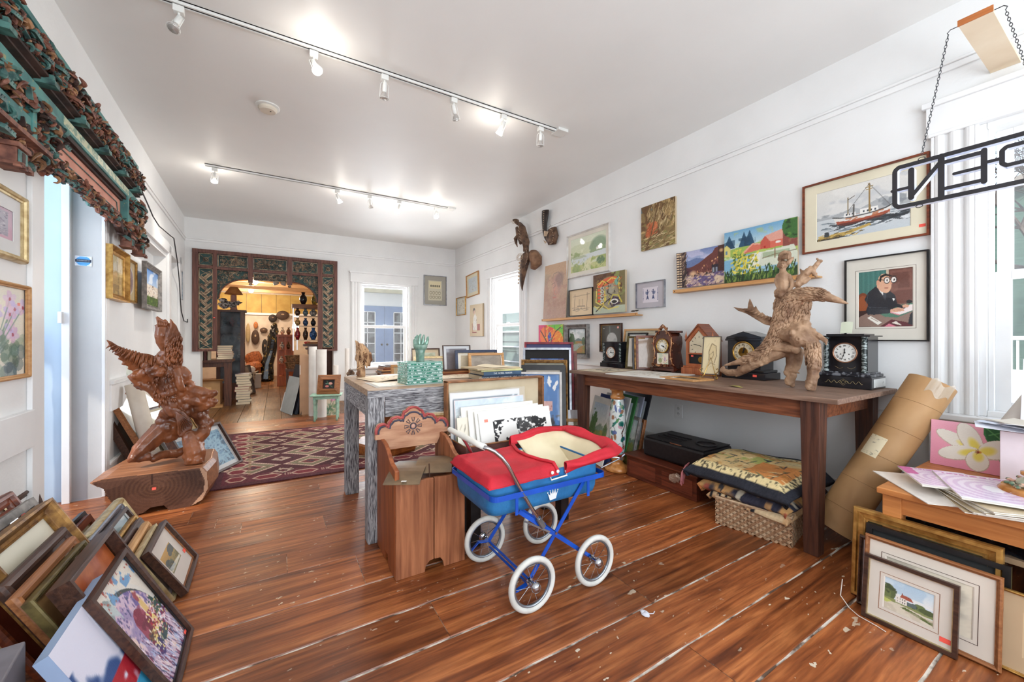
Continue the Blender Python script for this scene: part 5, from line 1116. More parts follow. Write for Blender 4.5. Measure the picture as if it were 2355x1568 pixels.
ledge('pine picture ledge under the barn canvas on the right wall',1549,1880,671,642)
t_ = MB(); c = atX(1458,716,WX-.06)
t_.ell(c+Vector((0,.01,.004)),(.012,.03,.008)); t_.ell(c+Vector((0,-.035,.006)),(.01,.02,.008)); t_.tube([c+Vector((0,.04,.004)),c+Vector((0,-.06,.008))],.004,6)
tag(t_.build('carved_beetle',mat('dark_bronze_trinket',S(52,44,36),rough=.5),None),'small dark bronze trinket on the right end of the left-hand picture ledge','ornament')
# carved bird masks
MKD = mat('dark_carved_mask_wood',S(122,92,70),S(64,44,34),rough=.6,scale=14,bump=.3); MKL = mat('pale_scratched_pattern',S(204,182,156),S(160,132,106),rough=.7,scale=30)
def mask1():
 t = thing('bird_mask','tall carved wooden bird mask with long pointed beak beside the far side window','mask',T(WX-.045,0,0))
 q = lambda x,y,o: atX(x,y,WX-.05)+Vector((-WX-o,0,0))
 s_ = lambda x,y,o=0: q(1160+.2123*x,460+.2123*y,o)
 b = MB(); b.tube([s_(150,225),s_(170,262),s_(190,280)],[.06,.035,.025],8,flat=.5); b.tube([s_(200,255,.01),s_(225,300,.01),s_(245,400,.01),s_(265,460,.01),s_(262,520,0)],[.03,.06,.075,.07,.05],8,flat=.6); b.tube([s_(160,300),s_(175,370),s_(215,460)],[.03,.045,.055],8,flat=.6); b.tube([s_(185,400,.02),s_(160,425,.02),s_(165,470,.02),s_(180,512,.02)],[.04,.036,.022,.006],8,flat=.6)
 b.tube([s_(262,500),s_(262,560)],.045,8); b.ell(s_(268,625),(.06,.15,.085)); b.build('mask_crest',MKD,t,smooth=True)
 b = MB(); b.tube([s_(262,600,.02),s_(268,680,.03),s_(250,760,.03),s_(232,860,.02),s_(222,930,.01),s_(222,985,0)],[.09,.10,.085,.06,.035,.006],10,flat=.5); b.build('mask_beak',MKD,t,smooth=True)
 b = MB(); b.tube([s_(340,560,-.01),s_(362,620,-.01),s_(365,690,-.01),s_(335,745,-.01)],[.07,.11,.10,.05],10,flat=.5); b.build('mask_back',mat('mid_mask_wood',S(150,112,84),S(104,72,52),rough=.6,scale=12),t,smooth=True)
 b = MB(); f_ = s_; s_ = lambda x,y,o=0: f_(x,y,o+.045)
 for r_ in (.02,.036,.052): b.tube([s_(262,628,.064)+Vector((0,1.7*r_*math.cos(a*PI/8),r_*math.sin(a*PI/8))) for a in range(16)],.0032,5,closed=True)
 for k in range(11): b.ell(s_(305+18*math.sin(k/10*PI),540+k*16,.03),.0065,n=6,m=4)
 for k in range(7): x = 262-k*7; y = 690+k*36; b.add([s_(x-18+k,y,.062-k*.007),s_(x,y-14,.064-k*.007),s_(x+16-k,y,.062-k*.007),s_(x,y+14,.064-k*.007)],[(0,1,2,3)])
 for k in range(5): b.tube([s_(215+k*6,300+k*34,.03),s_(235+k*6,320+k*34,.036)],.0035,5)
 for k in range(4): b.tube([s_(140+k*12,236,.02),s_(160+k*8,270,.02)],.0025,5)
 b.build('carved_pattern',MKL,t)
mask1()
def mask2():
 t = thing('horned_mask','small round carved mask with one tall dark horn hung near the ceiling line','mask',T(WX,0,0))
 s_ = lambda x,y,o=0: atX(1160+.2123*x,460+.2123*y,WX-.05)+Vector((-WX-o,0,0))
 b = MB(); b.tube([s_(505,310,-.02),s_(510,400,-.01),s_(505,480,-.02)],[.09,.13,.08],12,flat=.4); b.ell(s_(510,400),(.03,.075,.1)); b.build('mask_face',MKD,t,smooth=True)
 b = MB(); b.tube([s_(445,112),s_(440,180),s_(436,260),s_(436,330),s_(445,400),s_(470,450)],[.075,.07,.055,.045,.03,.02],10,flat=.4); b.build('mask_horn',mat('black_horn',S(52,40,36),S(32,24,22),rough=.5),t,smooth=True)
 b = MB(); f_ = s_; s_ = lambda x,y,o=0: f_(x,y,o+.03)
 for k in range(9): b.ell(s_(458-k*1.2,130+k*24,.018),.0065,n=6,m=4)
 for k in range(10): a = k/9*PI-PI/2; b.ell(s_(522+36*math.cos(a),400+80*math.sin(a),.016),.006,n=6,m=4)
 b.add([s_(470,340,.035),s_(520,350,.035),s_(500,400,.04),s_(470,400,.035)],[(0,1,2,3)]); b.add([s_(460,440,.03),s_(500,460,.03),s_(480,480,.03)],[(0,1,2)])
 b.build('carved_pattern',MKL,t)
 b = MB(); b.tube([s_(505,300),s_(520,270),s_(530,300)],.0018,5); b.build('hanging_wire',CHR,t)
mask2()
# left wall: pictures, sticker, switch plate, wire
LX = lambda s,off=0: ML @ Vector((off,s,0))
def lpic(name,label,s0,s1,z0,z1,off=0,**k):
 M = ML @ T(off,(s0+s1)/2,z0,rz=90); return picture(name,label,'picture',s1-s0,z1-z0,M=M,**k)
def hitL(px,py,off=0):
 r = _ray(px,py); t = (-.945+off)/(r[0]+.0352*r[1]); return r[1]*t,1.15+r[2]*t
def a_pinkgrid():
 a = Art(60,70,'c4b4c4',52); a.grad('d8a8bc','bca0b4'); a.rect(.1,.12,.9,.9,'a8a4b4'); a.dabs(260,['6c6478','d8d0d8','8c8498','b8b0bc'],.03,.012,0,3,(.1,.12,.9,.9),.7); return a
s1,z1 = hitL(48,456); _,z0 = hitL(48,608); lpic('framed_print','champagne framed lilac patterned print at the far left wall edge, upper of two',s1-.62,s1,z0,z1,fw=.03,fd=.03,fm='palegold',prof='round',mw=.06,mc=(226,226,226),art=a_pinkgrid())
def a_orchid():
 a = a_floral(110,120,'e9e6d8',('e4c8e4','dcb4d8','c8b8ec'),('4c7c6c','1c4c5c','88a890','2c5c44'),53,9,(.5,.45,.98,.9)); a.rect(.88,.8,.93,.83,'f88070'); return a
s1,z1 = hitL(58,658); _,z0 = hitL(58,868); lpic('framed_watercolour','oak framed watercolour of pink orchids at the far left wall edge, lower of two',s1-.6,s1,z0,z1,fw=.022,fd=.025,fm='oak',prof='round',art=a_orchid())
b = MB(); b.box((0,0,0),(.006,.03,.07)); sp = b.build('switch_plate',mat('aged_brass',S(150,128,82),S(110,92,56),metal=.6,rough=.4),M=ML @ T(.004,2.92,hitL(76,603)[1])); tag(sp,'small brass switch plate on the white post beside the blue doorway','switch')
b = MB(); b.box((.005,0,.012),(.004,.012,.018)); b.box((.005,0,-.018),(.004,.012,.012)); b.build('toggle',mat('black_glass_eye',S(12,10,10)),sp)
def a_stick():
 a = Art(60,50,'dfe3ea',54); a.poly([(.1,.3),(.1,.7),(.3,.95),(.7,.95),(.9,.7),(.9,.3),(.7,.05),(.3,.05)],'4c9ad8')
 for i in range(4): a.rect(.15,.1+i*.24,.85,.13+i*.24,'7cbce8')
 a.rect(.03,.38,.97,.66,'18243c'); a_text(a,.12,.5,.9,.62,'d8e0ec',1,3,.9); a_text(a,.1,.41,.9,.48,'8098b8',1,5,.9); return a
o = canvas('alarm_sticker',a_stick(),.085,.07,M=ML @ T(-.092,3.962,1.66)); tag(o,'blue octagonal security sticker on the white door jamb','sticker')
def a_old(): a = a_landscape(40,56,('d8c898','e4dab4'),'b8a878','a89458','7c6838',55); a.rect(.3,.5,.34,.8,'8c7c54'); a.rect(.6,.5,.63,.85,'8c7c54'); return a
def a_oval():
 a = Art(40,56,'d8c49c',56); a.ell(.5,.5,.36,.38,'efe9dc'); a.ell(.5,.5,.32,.34,'a88c8c'); a.ell(.5,.45,.18,.22,'7c5c5c'); a.ell(.5,.65,.1,.12,'d0a890'); return a
def a_town():
 a = Art(56,66,'6c94cc',57); a.grad('c8dcf0','5c8ccc',.5,1); a.blot('f0f4fa',4,.5,0,.6,1,1,.8); a.rect(0,.25,1,.58,'e8dccc'); a.dabs(80,['b89c84','f0ece4','6c5c54','d8c4b0'],.03,.02,0,.3,(0,.25,1,.58)); a.rect(0,0,1,.26,'3c5c24'); a.dabs(60,['5c8030','24401c','88a040'],.05,.01,1.5,.2,(0,0,1,.28)); return a
def lq(l,r,tl,bl,off): sa,za = hitL(l,tl,off); _,zb = hitL(l,bl,off); sc_,_ = hitL(r,tl,off); return sa,sc_,zb,za
sa,sc_,zb,za = lq(252,300,556,682,.05); lpic('framed_painting','gilt framed golden town view, nearest of three pictures left of the eagle',3.98,4.46,1.44,1.84,off=.004,fw=.05,fd=.05,fm='gold',prof='scoop',art=a_old())
lpic('framed_portrait','narrow gilt frame with oval portrait, middle of three pictures left of the eagle',5.05,5.50,1.50,1.93,off=-.118,fw=.028,fd=.022,fm='gold',prof='round',art=a_oval())
lpic('framed_painting','grey wood framed painting of white town under blue sky, farthest of three left of eagle',5.46,6.24,1.46,1.95,off=-.06,fw=.05,fd=.04,fm='grey',prof='scoop',art=a_town(),glazed=False)
lpic('framed_print','small pale blue and green print by the back left corner',7.25,7.5,hitL(417,690)[1],hitL(417,625)[1],fw=.01,fd=.02,fm='silver',prof='flat',art=a_simple('a8c8c4','e8ecd8'))
b = MB(); b.bb(0,.006,7.3,7.38,.0,.11); o = b.build('light_switch',M_TRIM,M=ML @ T(0,0,hitL(421,715)[1]-.05)); tag(o,'white light switch near the back left corner below the small print','switch')
b = MB(); b.bb(.006,.012,7.33,7.35,.04,.06); b.build('rocker',M_TRIM,o)
P = [(323,432),(340,470),(352,498),(366,520),(392,542),(400,548),(404,575),(408,600),(412,640),(415,690),(417,715),(423,738),(432,741),(438,735)]
pts = []
for i,(x,y) in enumerate(P):
 s_,z_ = hitL(x,y,.04); s_ = min(s_,7.78); pts.append(ML @ Vector((.04,s_,z_)))
b = MB(); b.tube(pts,.006,6); tag(b.build('cable',mat('dark_cable',S(52,50,52))),'thin dark cable running down the left wall behind the carved lintel','cable')
# outlet under the long table, light fixtures on the wall
p = atX(1561,945,WX-.003); b = MB(); b.box((0,0,0),(.006,.075,.12)); o = b.build('wall_outlet',M_TRIM,M=T(*p),bevel=.002); tag(o,'white double wall outlet under the long table','outlet')
for dz in (.025,-.025):
 b = MB(); b.tube([(-.003,0,dz),(-.0055,0,dz)],.016,14); s_ = b.build('socket',mat('outlet_face',S(214,214,214)),o)
 b = MB(); b.box((-.006,.006,dz+.003),(.001,.002,.008)); b.box((-.006,-.006,dz+.003),(.001,.002,.008)); b.build('slots',mat('black_glass_eye',S(12,10,10)),s_)
p = atX(1998,962,WX-.003); b = MB(); b.box((0,0,0),(.006,.075,.12)); o = b.build('wall_outlet',M_TRIM,M=T(*p),bevel=.002); tag(o,'white wall outlet with a plug behind the cardboard tube','outlet')
b = MB(); b.ell((-.02,0,-.03),(.02,.018,.02)); b.tube([(-.03,0,-.04),(-.04,.01,-.1),(-.03,.02,-.25)],.004,6); b.build('plug',M_TRIM,o)
# ------------------------------------------------------------------ track lighting
LAMP = mat('white_lamp_metal',S(232,232,228),S(224,224,220),rough=.35)
GLOW = mat('lit_bulb',(1,.93,.82,1),(1,.93,.82,1),emit=28); COLD = mat('unlit_reflector_bulb',S(205,200,195),S(170,168,165),rough=.2,metal=.4)
def spot_head(x,y,lit,az,tilt,big=1):
 t = thing('track_spotlight','','spotlight',T(x,y,H-.035))
 b = MB(); b.box((0,0,-.012),(.05,.036,.036)); b.build('adapter',LAMP,t,bevel=.003)
 b = MB(); b.tube([(0,0,-.03),(0,0,-.06)],.006,8); b.build('stem',LAMP,t)
 M = T(0,0,-.065,rz=az) @ Matrix.Rotation(rad(tilt),4,'X')
 b = MB(); b.lathe([(0,.02),(.014,.02),(.016,.0),(.016,-.035),(.010,-.045)],14); b.build('socket_cup',LAMP,t,smooth=True,angle=40,M=M)
 b = MB(); b.tube([(.016,0,.02),(.03,0,.0),(.031,0,-.085)],.0022,5); b.tube([(-.016,0,.02),(-.03,0,0),(-.031,0,-.085)],.0022,5); b.tube([(.031*math.cos(a*PI/8),.031*math.sin(a*PI/8),-.085) for a in range(16)],.002,5,closed=True); b.build('lamp_cage',LAMP,t,M=M)
 b = MB(); b.lathe([(.010,-.043),(.014,-.05),(.027,-.078),(.028,-.088),(.024,-.09),(0,-.092)],16); b.build('bulb',GLOW if lit else COLD,t,smooth=True,M=M)
 if lit:
  ld = bpy.data.lights.new('bulb_light','SPOT'); ld.energy = 42; ld.color = (1,.93,.84); ld.spot_size = rad(100); ld.spot_blend = .7; ld.shadow_soft_size = .03
  o = bpy.data.objects.new('bulb_light',ld); COL.objects.link(o); o.parent = t; o.matrix_basis = M @ Matrix.Translation((0,0,-.10))
  ld = bpy.data.lights.new('bulb_spill','POINT'); ld.energy = 2; ld.color = (1,.93,.84); ld.shadow_soft_size = .03
  o = bpy.data.objects.new('bulb_spill',ld); COL.objects.link(o); o.parent = t; o.matrix_basis = M @ Matrix.Translation((0,0,-.11))
 return t
def track(lab,x0,x1,y,px_box):
 t = thing('lighting_track',lab,'track',T((x0+x1)/2,y,H)); L = x1-x0
 b = MB(); b.bb(-L/2,L/2,-.018,-.008,-.022,0); b.bb(-L/2,L/2,.008,.018,-.022,0); b.bb(-L/2,L/2,-.018,.018,-.006,0); b.build('rail',LAMP,t)
 b = MB(); b.bb(-L/2,L/2,-.008,.008,-.018,-.006); b.build('rail_slot',mat('dark_slot',S(48,46,44)),t)
 b = MB(); b.bb(L/2-.02,L/2+.09,-.055,.055,-.025,-.0); b.build('feed_box',LAMP,t,bevel=.003)
track('long white ceiling light track nearest the camera',-1.0,2.16,2.83,0)
track('shorter white ceiling light track farther from the camera',-.66,2.12,5.32,0)
HN = [(-.467,2.83,0,150,25,'unlit spotlight at the left end of the near ceiling track'),(.205,2.83,1,200,35,'lit spotlight second from the left on the near ceiling track'),(.651,2.83,0,10,8,'unlit spotlight third from the left on the near ceiling track'),
      (1.17,2.83,0,-60,22,'unlit spotlight fourth from the left on the near ceiling track'),(1.609,2.83,1,20,35,'lit glaring spotlight fifth from the left on the near ceiling track'),(1.982,2.83,0,-20,6,'unlit spotlight at the right end of the near ceiling track'),
      (-.576,5.32,1,10,35,'lit spotlight at the left end of the far ceiling track'),(.648,5.32,1,-60,30,'angled spotlight second from the left on the far ceiling track'),(1.035,5.32,0,-40,25,'unlit spotlight in the middle of the far ceiling track'),
      (1.416,5.32,1,15,35,'lit glaring spotlight second from the right on the far ceiling track'),(1.934,5.32,1,160,25,'lit spotlight at the right end of the far ceiling track')]
for x,y,lit,az,ti,lab in HN:
 s_ = spot_head(x,y,lit,az,ti); s_['label'] = lab; s_['group'] = 'spotlights on the near track' if y < 4 else 'spotlights on the far track'
t = thing('smoke_detector','round cream smoke detector on the ceiling between the two light tracks','smoke detector',T(-.061,3.745,H))
b = MB(); b.lathe([(0,0),(.085,0),(.085,-.008),(.078,-.012),(0,-.012)],28); b.build('base_plate',LAMP,t,smooth=True,angle=40)
b = MB(); b.lathe([(.066,-.012),(.066,-.028),(.055,-.04),(.03,-.042),(0,-.042)],28); b.build('cover',mat('aged_cream_plastic',S(226,216,200),rough=.45),t,smooth=True,angle=40)
b = MB(); b.ell((.02,-.015,-.042),(.006,.006,.003)); b.build('test_button',mat('dark_slot',S(48,46,44)),t)
# ------------------------------------------------------------------ hanging OPEN sign and its bracket board
t = thing('bracket_board','cream board with orange end fixed above the near window holding the sign chains','shelf',T(0,0,0))
b = MB(); b.bb(2.642,WX-.001,.392,.492,2.556,2.575); b.build('board',mat('cream_painted_board',S(240,222,196),S(230,208,178),rough=.6,scale=5),t)
b = MB(); b.bb(2.637,2.6425,.390,.494,2.553,2.580); b.build('board_end',wood('orange_board_end',S(198,120,60),S(160,88,42),'y'),t)
for y in (.50,.385):
 s_ = 1 if y > .44 else -1; b = MB(); b.tube([(2.66,y-s_*.006,2.566),(2.66,y+s_*.02,2.566),(2.66,y+s_*.03,2.556),(2.66,y+s_*.025,2.545)],.0018,6); b.build('hook',mat('dark_steel_wire',S(70,70,74),metal=.7,rough=.4),t)
SX = 2.655
def chain(lab,p,q):
 p = Vector(p); q = Vector(q); L = (q-p).length; n = int(L/.0135); b = MB(); d = (q-p).normalized(); side = d.cross(Vector((1,0,0))).normalized()
 for i in range(n):
  c = p+(q-p)*((i+.5)/n); u = side if i % 2 else Vector((1,0,0)); b.tube([c+d*.0092*math.cos(a*PI/5)+u*.0042*math.sin(a*PI/5) for a in range(10)],.0012,5,closed=True)
 tag(b.build('sign_chain',mat('dark_steel_wire',S(70,70,74),metal=.7,rough=.4)),lab,'chain')
chain('dark metal chain from the board to the far end of the hanging sign',(SX+.005,.527,2.545),(SX,.612,2.03))
chain('dark metal chain from the board to the near end of the hanging sign',(SX+.005,.36,2.545),(SX,.262,2.04))
sg = thing('open_sign','black outlined hanging OPEN sign seen from behind near the front side window','sign',T(SX,.44,1.79))
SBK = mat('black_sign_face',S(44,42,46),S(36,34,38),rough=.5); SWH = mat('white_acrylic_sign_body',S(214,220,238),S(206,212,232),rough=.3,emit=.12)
def sbars(b,x0,x1,k=0):
 # sign is read from the window side; local u grows towards -y (photo right)
 L = .277; hh = .215; w = .0185; k_ = [0]
 def seg(u0,v0,u1,v1,ww=w):
  ww = ww*1.2 if ww < w else ww
  p = Vector(((x0+x1)/2,-u0,v0)); q = Vector(((x0+x1)/2,-u1,v1)); k = k_[0]; k_[0] += 1; o = Vector((-.0001*k,0,0)); b.bar(p+o,q+o,x1-x0,ww,(0,(v1-v0),(u1-u0))); h_ = Vector(((x1-x0)/2,0,0)); [b.tube([e_+o-h_+Vector((.0016,0,0)),e_+o+h_-Vector((.0004,0,0))],ww/2,10) for e_ in (p,q)]
 R_ = .022; top,bot = hh-w/2,w/2
 seg(-L+R_,top,L-R_,top); seg(-L+R_,bot,L-R_,bot); seg(-L+w/2,bot+R_,-L+w/2,top-R_); seg(L-w/2,bot+R_,L-w/2,top-R_)
 for sx,sz,a0 in ((-1,1,90),(-1,-1,180),(1,1,0),(1,-1,270)):
  cu = sx*(L-R_-w/2+w/2); cv = hh/2+sz*(hh/2-w/2-R_)
  pr_ = [(cu+(R_-0)*math.cos(rad(a0+j*22.5)),cv+R_*math.sin(rad(a0+j*22.5))) for j in range(5)]
  for (a_,c_),(d_,e_) in zip(pr_[:-1],pr_[1:]): seg(a_-sx*w/2,c_,d_-sx*w/2,e_,w)
 lb,lt = .048,.172
 # mirrored N, E, P, O from the far end to the near end
 seg(-.208,lb-.006,-.208,lt+.006,.018); seg(-.204,lb+.004,-.112,lt+.004,.013); seg(-.107,bot,-.107,top,.018); seg(-L,.095,-.208,.095,.011)
 seg(.022,lb-.006,.022,lt+.008,.019); seg(-.107,lb+.002,.022,lb+.002,.013); seg(-.107,lt,.022,lt,.014); seg(-.066,.108,.022,.108,.011)
 seg(.022,.124,.07,.124,.011); seg(.143,lb-.006,.143,lt+.006,.017); seg(.084,lt-.004,.143,lt-.004,.013); seg(.084,.090,.143,.090,.013); seg(.072,.102,.072,lt-.016,.013); seg(.072,.102,.084,.090,.013); seg(.072,lt-.016,.084,lt-.004,.013)
 seg(.178,lb+.002,.238,lb+.002,.013); seg(.178,lt,.238,lt,.013); seg(.170,lb+.008,.170,lt-.008,.013); seg(.245,lb+.008,.245,lt-.008,.013); seg(.245,.108,L,.108,.010); seg(.143,.108,.170,.108,.010)
b = MB(); sbars(b,-.0045,-.001); b.build('sign_face',SBK,sg)
b = MB(); sbars(b,-.001,.030); b.build('sign_body',SWH,sg)
for y,z in ((.172,.218),(.18,-.006),(-.178,.218)):
 b = MB(); b.tube([(-.004,y+.012*math.cos(a*PI/6),z+.007*math.sin(a*PI/6)) for a in range(12)],.0017,6,closed=True); b.build('hanging_ring',SBK,sg)
# ------------------------------------------------------------------ clocks on the long table (fronts face the room, -x)
TZ = .844
BLKL = mat('black_marble_case',S(30,30,36),S(16,16,20),rough=.18,scale=9,coat=.3)
BRS = mat('polished_brass',S(200,160,84),S(150,112,50),rough=.25,metal=.9,scale=14)
COP = mat('copper_bezel',S(196,150,122),S(150,104,80),rough=.25,metal=.8)
DIAL = mat('white_enamel_dial',S(238,238,232),S(228,228,222),rough=.25); CRMD = mat('cream_paper_dial',S(232,222,196),S(216,202,172),rough=.5)
INK = mat('black_ink',S(24,22,24),rough=.5); GLD = mat('incised_gold_line',S(190,170,120),rough=.4,metal=.4)
def place_r(y,X,z=TZ): return T(X,y,z,rz=-90)
def dial(t,cx,cz,r,y,face=DIAL,bez=COP,hour=12.0,minute=33,numer=True,holes=True,inner=None,bw=.12):
 M = Matrix.Translation((cx,y,cz)) @ Matrix.Rotation(rad(90),4,'X')
 b = MB(); b.lathe([(0,0),(r*(1-bw),0),(r*(1-bw),.004),(0,.005)],36); d = b.build('dial',face,t,smooth=True,angle=40,M=M)
 b = MB(); n = 40; prof = [(r*(1-bw),.003),(r*(1-bw*.8),.010),(r*(1-bw*.3),.012),(r,.006),(r,-.002),(r*(1-bw),-.002)]
 b.surf(lambda u,v: Vector((math.cos(2*PI*u)*prof[int(round(v*5)) % 6][0],math.sin(2*PI*u)*prof[int(round(v*5)) % 6][0],prof[int(round(v*5)) % 6][1])),n,5,closed_u=True); b.build('bezel',bez,t,smooth=True,M=M)
 b = MB()
 if numer:
  marks = ['XII','I','II','III','IIII','V','VI','VII','VIII','IX','X','XI']
  for k,s_ in enumerate(marks):
   a = PI/2-k*PI/6; R0,R1 = r*.60,r*.76; wd = r*.045; n_ = len(s_); off = (n_-1)/2
   for j,ch in enumerate(s_):
    q = (j-off)*r*.075
    def pt(rr,o): return Vector((math.cos(a)*rr+math.sin(a)*o,math.sin(a)*rr-math.cos(a)*o,.0056))
    if ch == 'I': b.bar(pt(R0,q),pt(R1,q),wd*.6,.0006)
    elif ch == 'V': b.bar(pt(R0,q),pt(R1,q-wd),wd*.6,.0006); b.bar(pt(R0,q),pt(R1,q+wd),wd*.3,.0006)
    else: b.bar(pt(R0,q-wd),pt(R1,q+wd),wd*.6,.0006); b.bar(pt(R0,q+wd),pt(R1,q-wd),wd*.3,.0006)
 else:
  for k in range(12): a = k*PI/6; b.bar((math.cos(a)*r*.62,math.sin(a)*r*.62,.0056),(math.cos(a)*r*.76,math.sin(a)*r*.76,.0056),r*.05,.0006)
 if holes:
  for s_ in (-1,1): b.tube([(s_*r*.33,-r*.14,.004),(s_*r*.33,-r*.14,.0062)],r*.05,12)
 b.build('numerals',INK,d)
 if inner:
  b = MB(); b.lathe([(0,.0055),(r*.42,.0055),(r*.44,.0065),(r*.40,.008),(0,.0065)],24); b.build('dial_centre',inner,d)
 b = MB(); ah = PI/2-(hour % 12)/12*2*PI; am = PI/2-minute/60*2*PI
 b.bar((0,0,.009),(math.cos(ah)*r*.42,math.sin(ah)*r*.42,.009),r*.06,.001); b.bar((-math.cos(am)*r*.1,-math.sin(am)*r*.1,.0105),(math.cos(am)*r*.66,math.sin(am)*r*.66,.0105),r*.045,.001)
 for an,rr in ((ah,.25),(am,.3)): b.tube([(math.cos(an)*r*(rr+.05),math.sin(an)*r*(rr+.05),.0095),(math.cos(an)*r*rr,math.sin(an)*r*rr,.0105)],r*.055,8)
 b.tube([(0,0,.005),(0,0,.012)],r*.06,12); b.build('hands',INK,d)
 return d
# large black clock with columns
t = thing('mantel_clock','large black marble mantel clock with side columns and white dial at the table end','clock',place_r(1.03,3.0))
b = MB(); b.bb(-.135,.135,-.02,.20,0,.072); b.build('plinth',BLKL,t,bevel=.003)
b = MB(); b.bb(-.128,.128,-.012,.19,.072,.088); b.bb(-.118,.118,-.0,.18,.088,.098); b.build('step',mat('speckled_stone_step',S(120,122,128),S(30,30,36),rough=.3,scale=40,lo=.5,hi=.6),t,bevel=.002)
b = MB(); b.bb(-.108,.108,.01,.17,.098,.312); b.build('case',BLKL,t)
b = MB(); b.bb(-.126,.126,-.015,.185,.312,.321); b.bb(-.095,.095,.0,.16,.321,.331); b.build('cornice',BLKL,t,bevel=.002)
MRB = mat('green_grey_marble_column',S(150,160,158),S(34,44,44),rough=.2,scale=22,stretch=(1,1,2),lo=.48,hi=.6,distort=2)
for s_ in (-1,1):
 b = MB(); b.lathe([(.015,.098),(.015,.108),(.010,.112),(.013,.13),(.0135,.28),(.010,.296),(.015,.302),(.015,.312)],16,Matrix.Translation((s_*.095,-.0,0))); b.build('column',MRB,t,smooth=True,angle=40)
dial(t,0,.215,.063,.009,hour=12.05,minute=33)
b = MB()
for s_ in (-1,1):
 b.tube([(s_*(.01+.006*k),-.0205,.036+.009*math.sin(k*1.3)) for k in range(15)],.0008,4)
 b.tube([(s_*(.012+.005*k),.0095,.125-.008*math.sin(k*.5)) for k in range(9)],.0007,4)
b.tube([(.012,-.0205,.036),(0,-.0205,.048),(-.012,-.0205,.036),(0,-.0205,.024)],.0009,4,closed=True); b.tube([(.024,-.0205,.036),(0,-.0205,.056),(-.024,-.0205,.036),(0,-.0205,.016)],.0007,4,closed=True)
b.build('gilt_engraving',GLD,t)
b = MB(); b.bb(.136,.1368,.005,.19,.012,.062); b.build('paper_patch',mat('white_chipped_patch',S(214,216,214),S(30,30,34),scale=14,lo=.3,hi=.42),t)
o = MB(); o.sheet(lambda u,v: Vector((-.03+.06*u,.02+.02*v,.333+.07*v+.004*math.sin(u*3))),4,4,.0006); tag(o.build('note_card',mat('pale_green_note',S(224,230,206),rough=.7),None,M=place_r(1.03,3.0)),'small pale green note card standing on the large black clock','card')
# small black clock
t = thing('mantel_clock','small plain black mantel clock at the far end of the long table','clock',place_r(2.99,3.0))
b = MB(); b.bb(-.155,.155,-.02,.20,0,.045); b.bb(-.14,.14,-.01,.19,.045,.062); b.build('plinth',BLKL,t,bevel=.003)
b = MB(); b.bb(-.125,.125,.0,.18,.062,.255); b.build('case',BLKL,t)
b = MB(); b.bb(-.137,.137,-.012,.19,.255,.268); b.build('cornice',BLKL,t,bevel=.002)
for s_ in (-1,1): b = MB(); b.bb(s_*.115-.012,s_*.115+.012,-.005,.0,.065,.252); b.build('marble_strip',MRB,t)
dial(t,-.01,.155,.062,-.001,bez=COP,hour=.8,minute=15,numer=True)
# temple clock
t = thing('mantel_clock','black temple shaped mantel clock with gilt dial ring behind the bird carving','clock',place_r(1.64,3.0))
b = MB(); b.bb(-.16,.16,-.02,.2,0,.05); b.bb(-.145,.145,-.01,.19,.05,.07); b.build('plinth',BLKL,t,bevel=.004)
b = MB(); b.bb(-.12,.12,.0,.18,.07,.285); b.build('case',BLKL,t)
b = MB(); b.bb(-.135,.135,-.014,.19,.285,.30); b.prism([(-.13,.30),(.13,.30),(.125,.315),(0,.355),(-.125,.315)],-.01,.185); b.build('pediment',BLKL,t,bevel=.002)
dial(t,0,.2,.082,-.001,face=CRMD,bez=BRS,hour=1,minute=2,inner=BRS,bw=.16)
b = MB(); b.box((0,0,0),(.028,.001,.016)); b.build('price_sticker',STK(),t,M=T(.09,-.0205,.03))
# gothic steeple clock
t = thing('steeple_clock','orange brown gothic pointed wooden clock with small gilt pendulum window','clock',place_r(2.01,3.0))
OW = wood('orange_clock_wood',S(190,108,62),S(146,74,38),'z',rough=.35,coat=.2)
b = MB(); b.bb(-.15,.15,-.015,.16,0,.055); b.bb(-.14,.14,-.005,.15,.055,.07); b.build('base',OW,t,bevel=.003)
hs = [(-.115,.07),(.115,.07),(.115,.28),(0,.41),(-.115,.28)]
b = MB(); b.prism(hs,.012,.14); b.build('case',OW,t)
b = MB(); P = [(-.115,.07),(.115,.07),(.115,.28),(0,.41),(-.115,.28)]; Q = [(-.09,.09),(.09,.09),(.09,.268),(0,.372),(-.09,.268)]
b.add([(p[0],0,p[1]) for p in P]+[(p[0],0,p[1]) for p in Q]+[(p[0],.012,p[1]) for p in P]+[(p[0],.012,p[1]) for p in Q],[f for i in range(5) for f in ((i,(i+1) % 5,5+(i+1) % 5,5+i),(i,10+i,10+(i+1) % 5,(i+1) % 5),(5+i,5+(i+1) % 5,15+(i+1) % 5,15+i))]); b.bb(-.09,.09,0,.012,.168,.182); dr = b.build('door',OW,t,bevel=.002)
b = MB(); b.prism([(-.122,.275),(-.115,.295),(0,.425),(.115,.295),(.122,.275),(0,.405)],-.008,.148); b.build('roof',wood('reddish_roof_wood',S(140,76,46),S(100,50,30),'y',rough=.35),t,bevel=.002)
b = MB(); b.prism([(-.088,.182),(.088,.182),(.088,.267),(0,.37),(-.088,.267)],.0105,.0118); dd = b.build('dial',CRMD,t)
b = MB()
for k in range(12): a = k*PI/6; rr = .062; b.bar((math.cos(a)*rr,.0100,.245+math.sin(a)*rr),(math.cos(a)*rr*1.22,.0100,.245+math.sin(a)*rr*1.22),.0045,.0006,(0,1,0))
b.bar((0,.009,.245),(-.05,.009,.252),.004,.001,(0,1,0)); b.bar((0,.009,.245),(.02,.009,.235),.005,.001,(0,1,0)); b.build('hands',INK,dd)
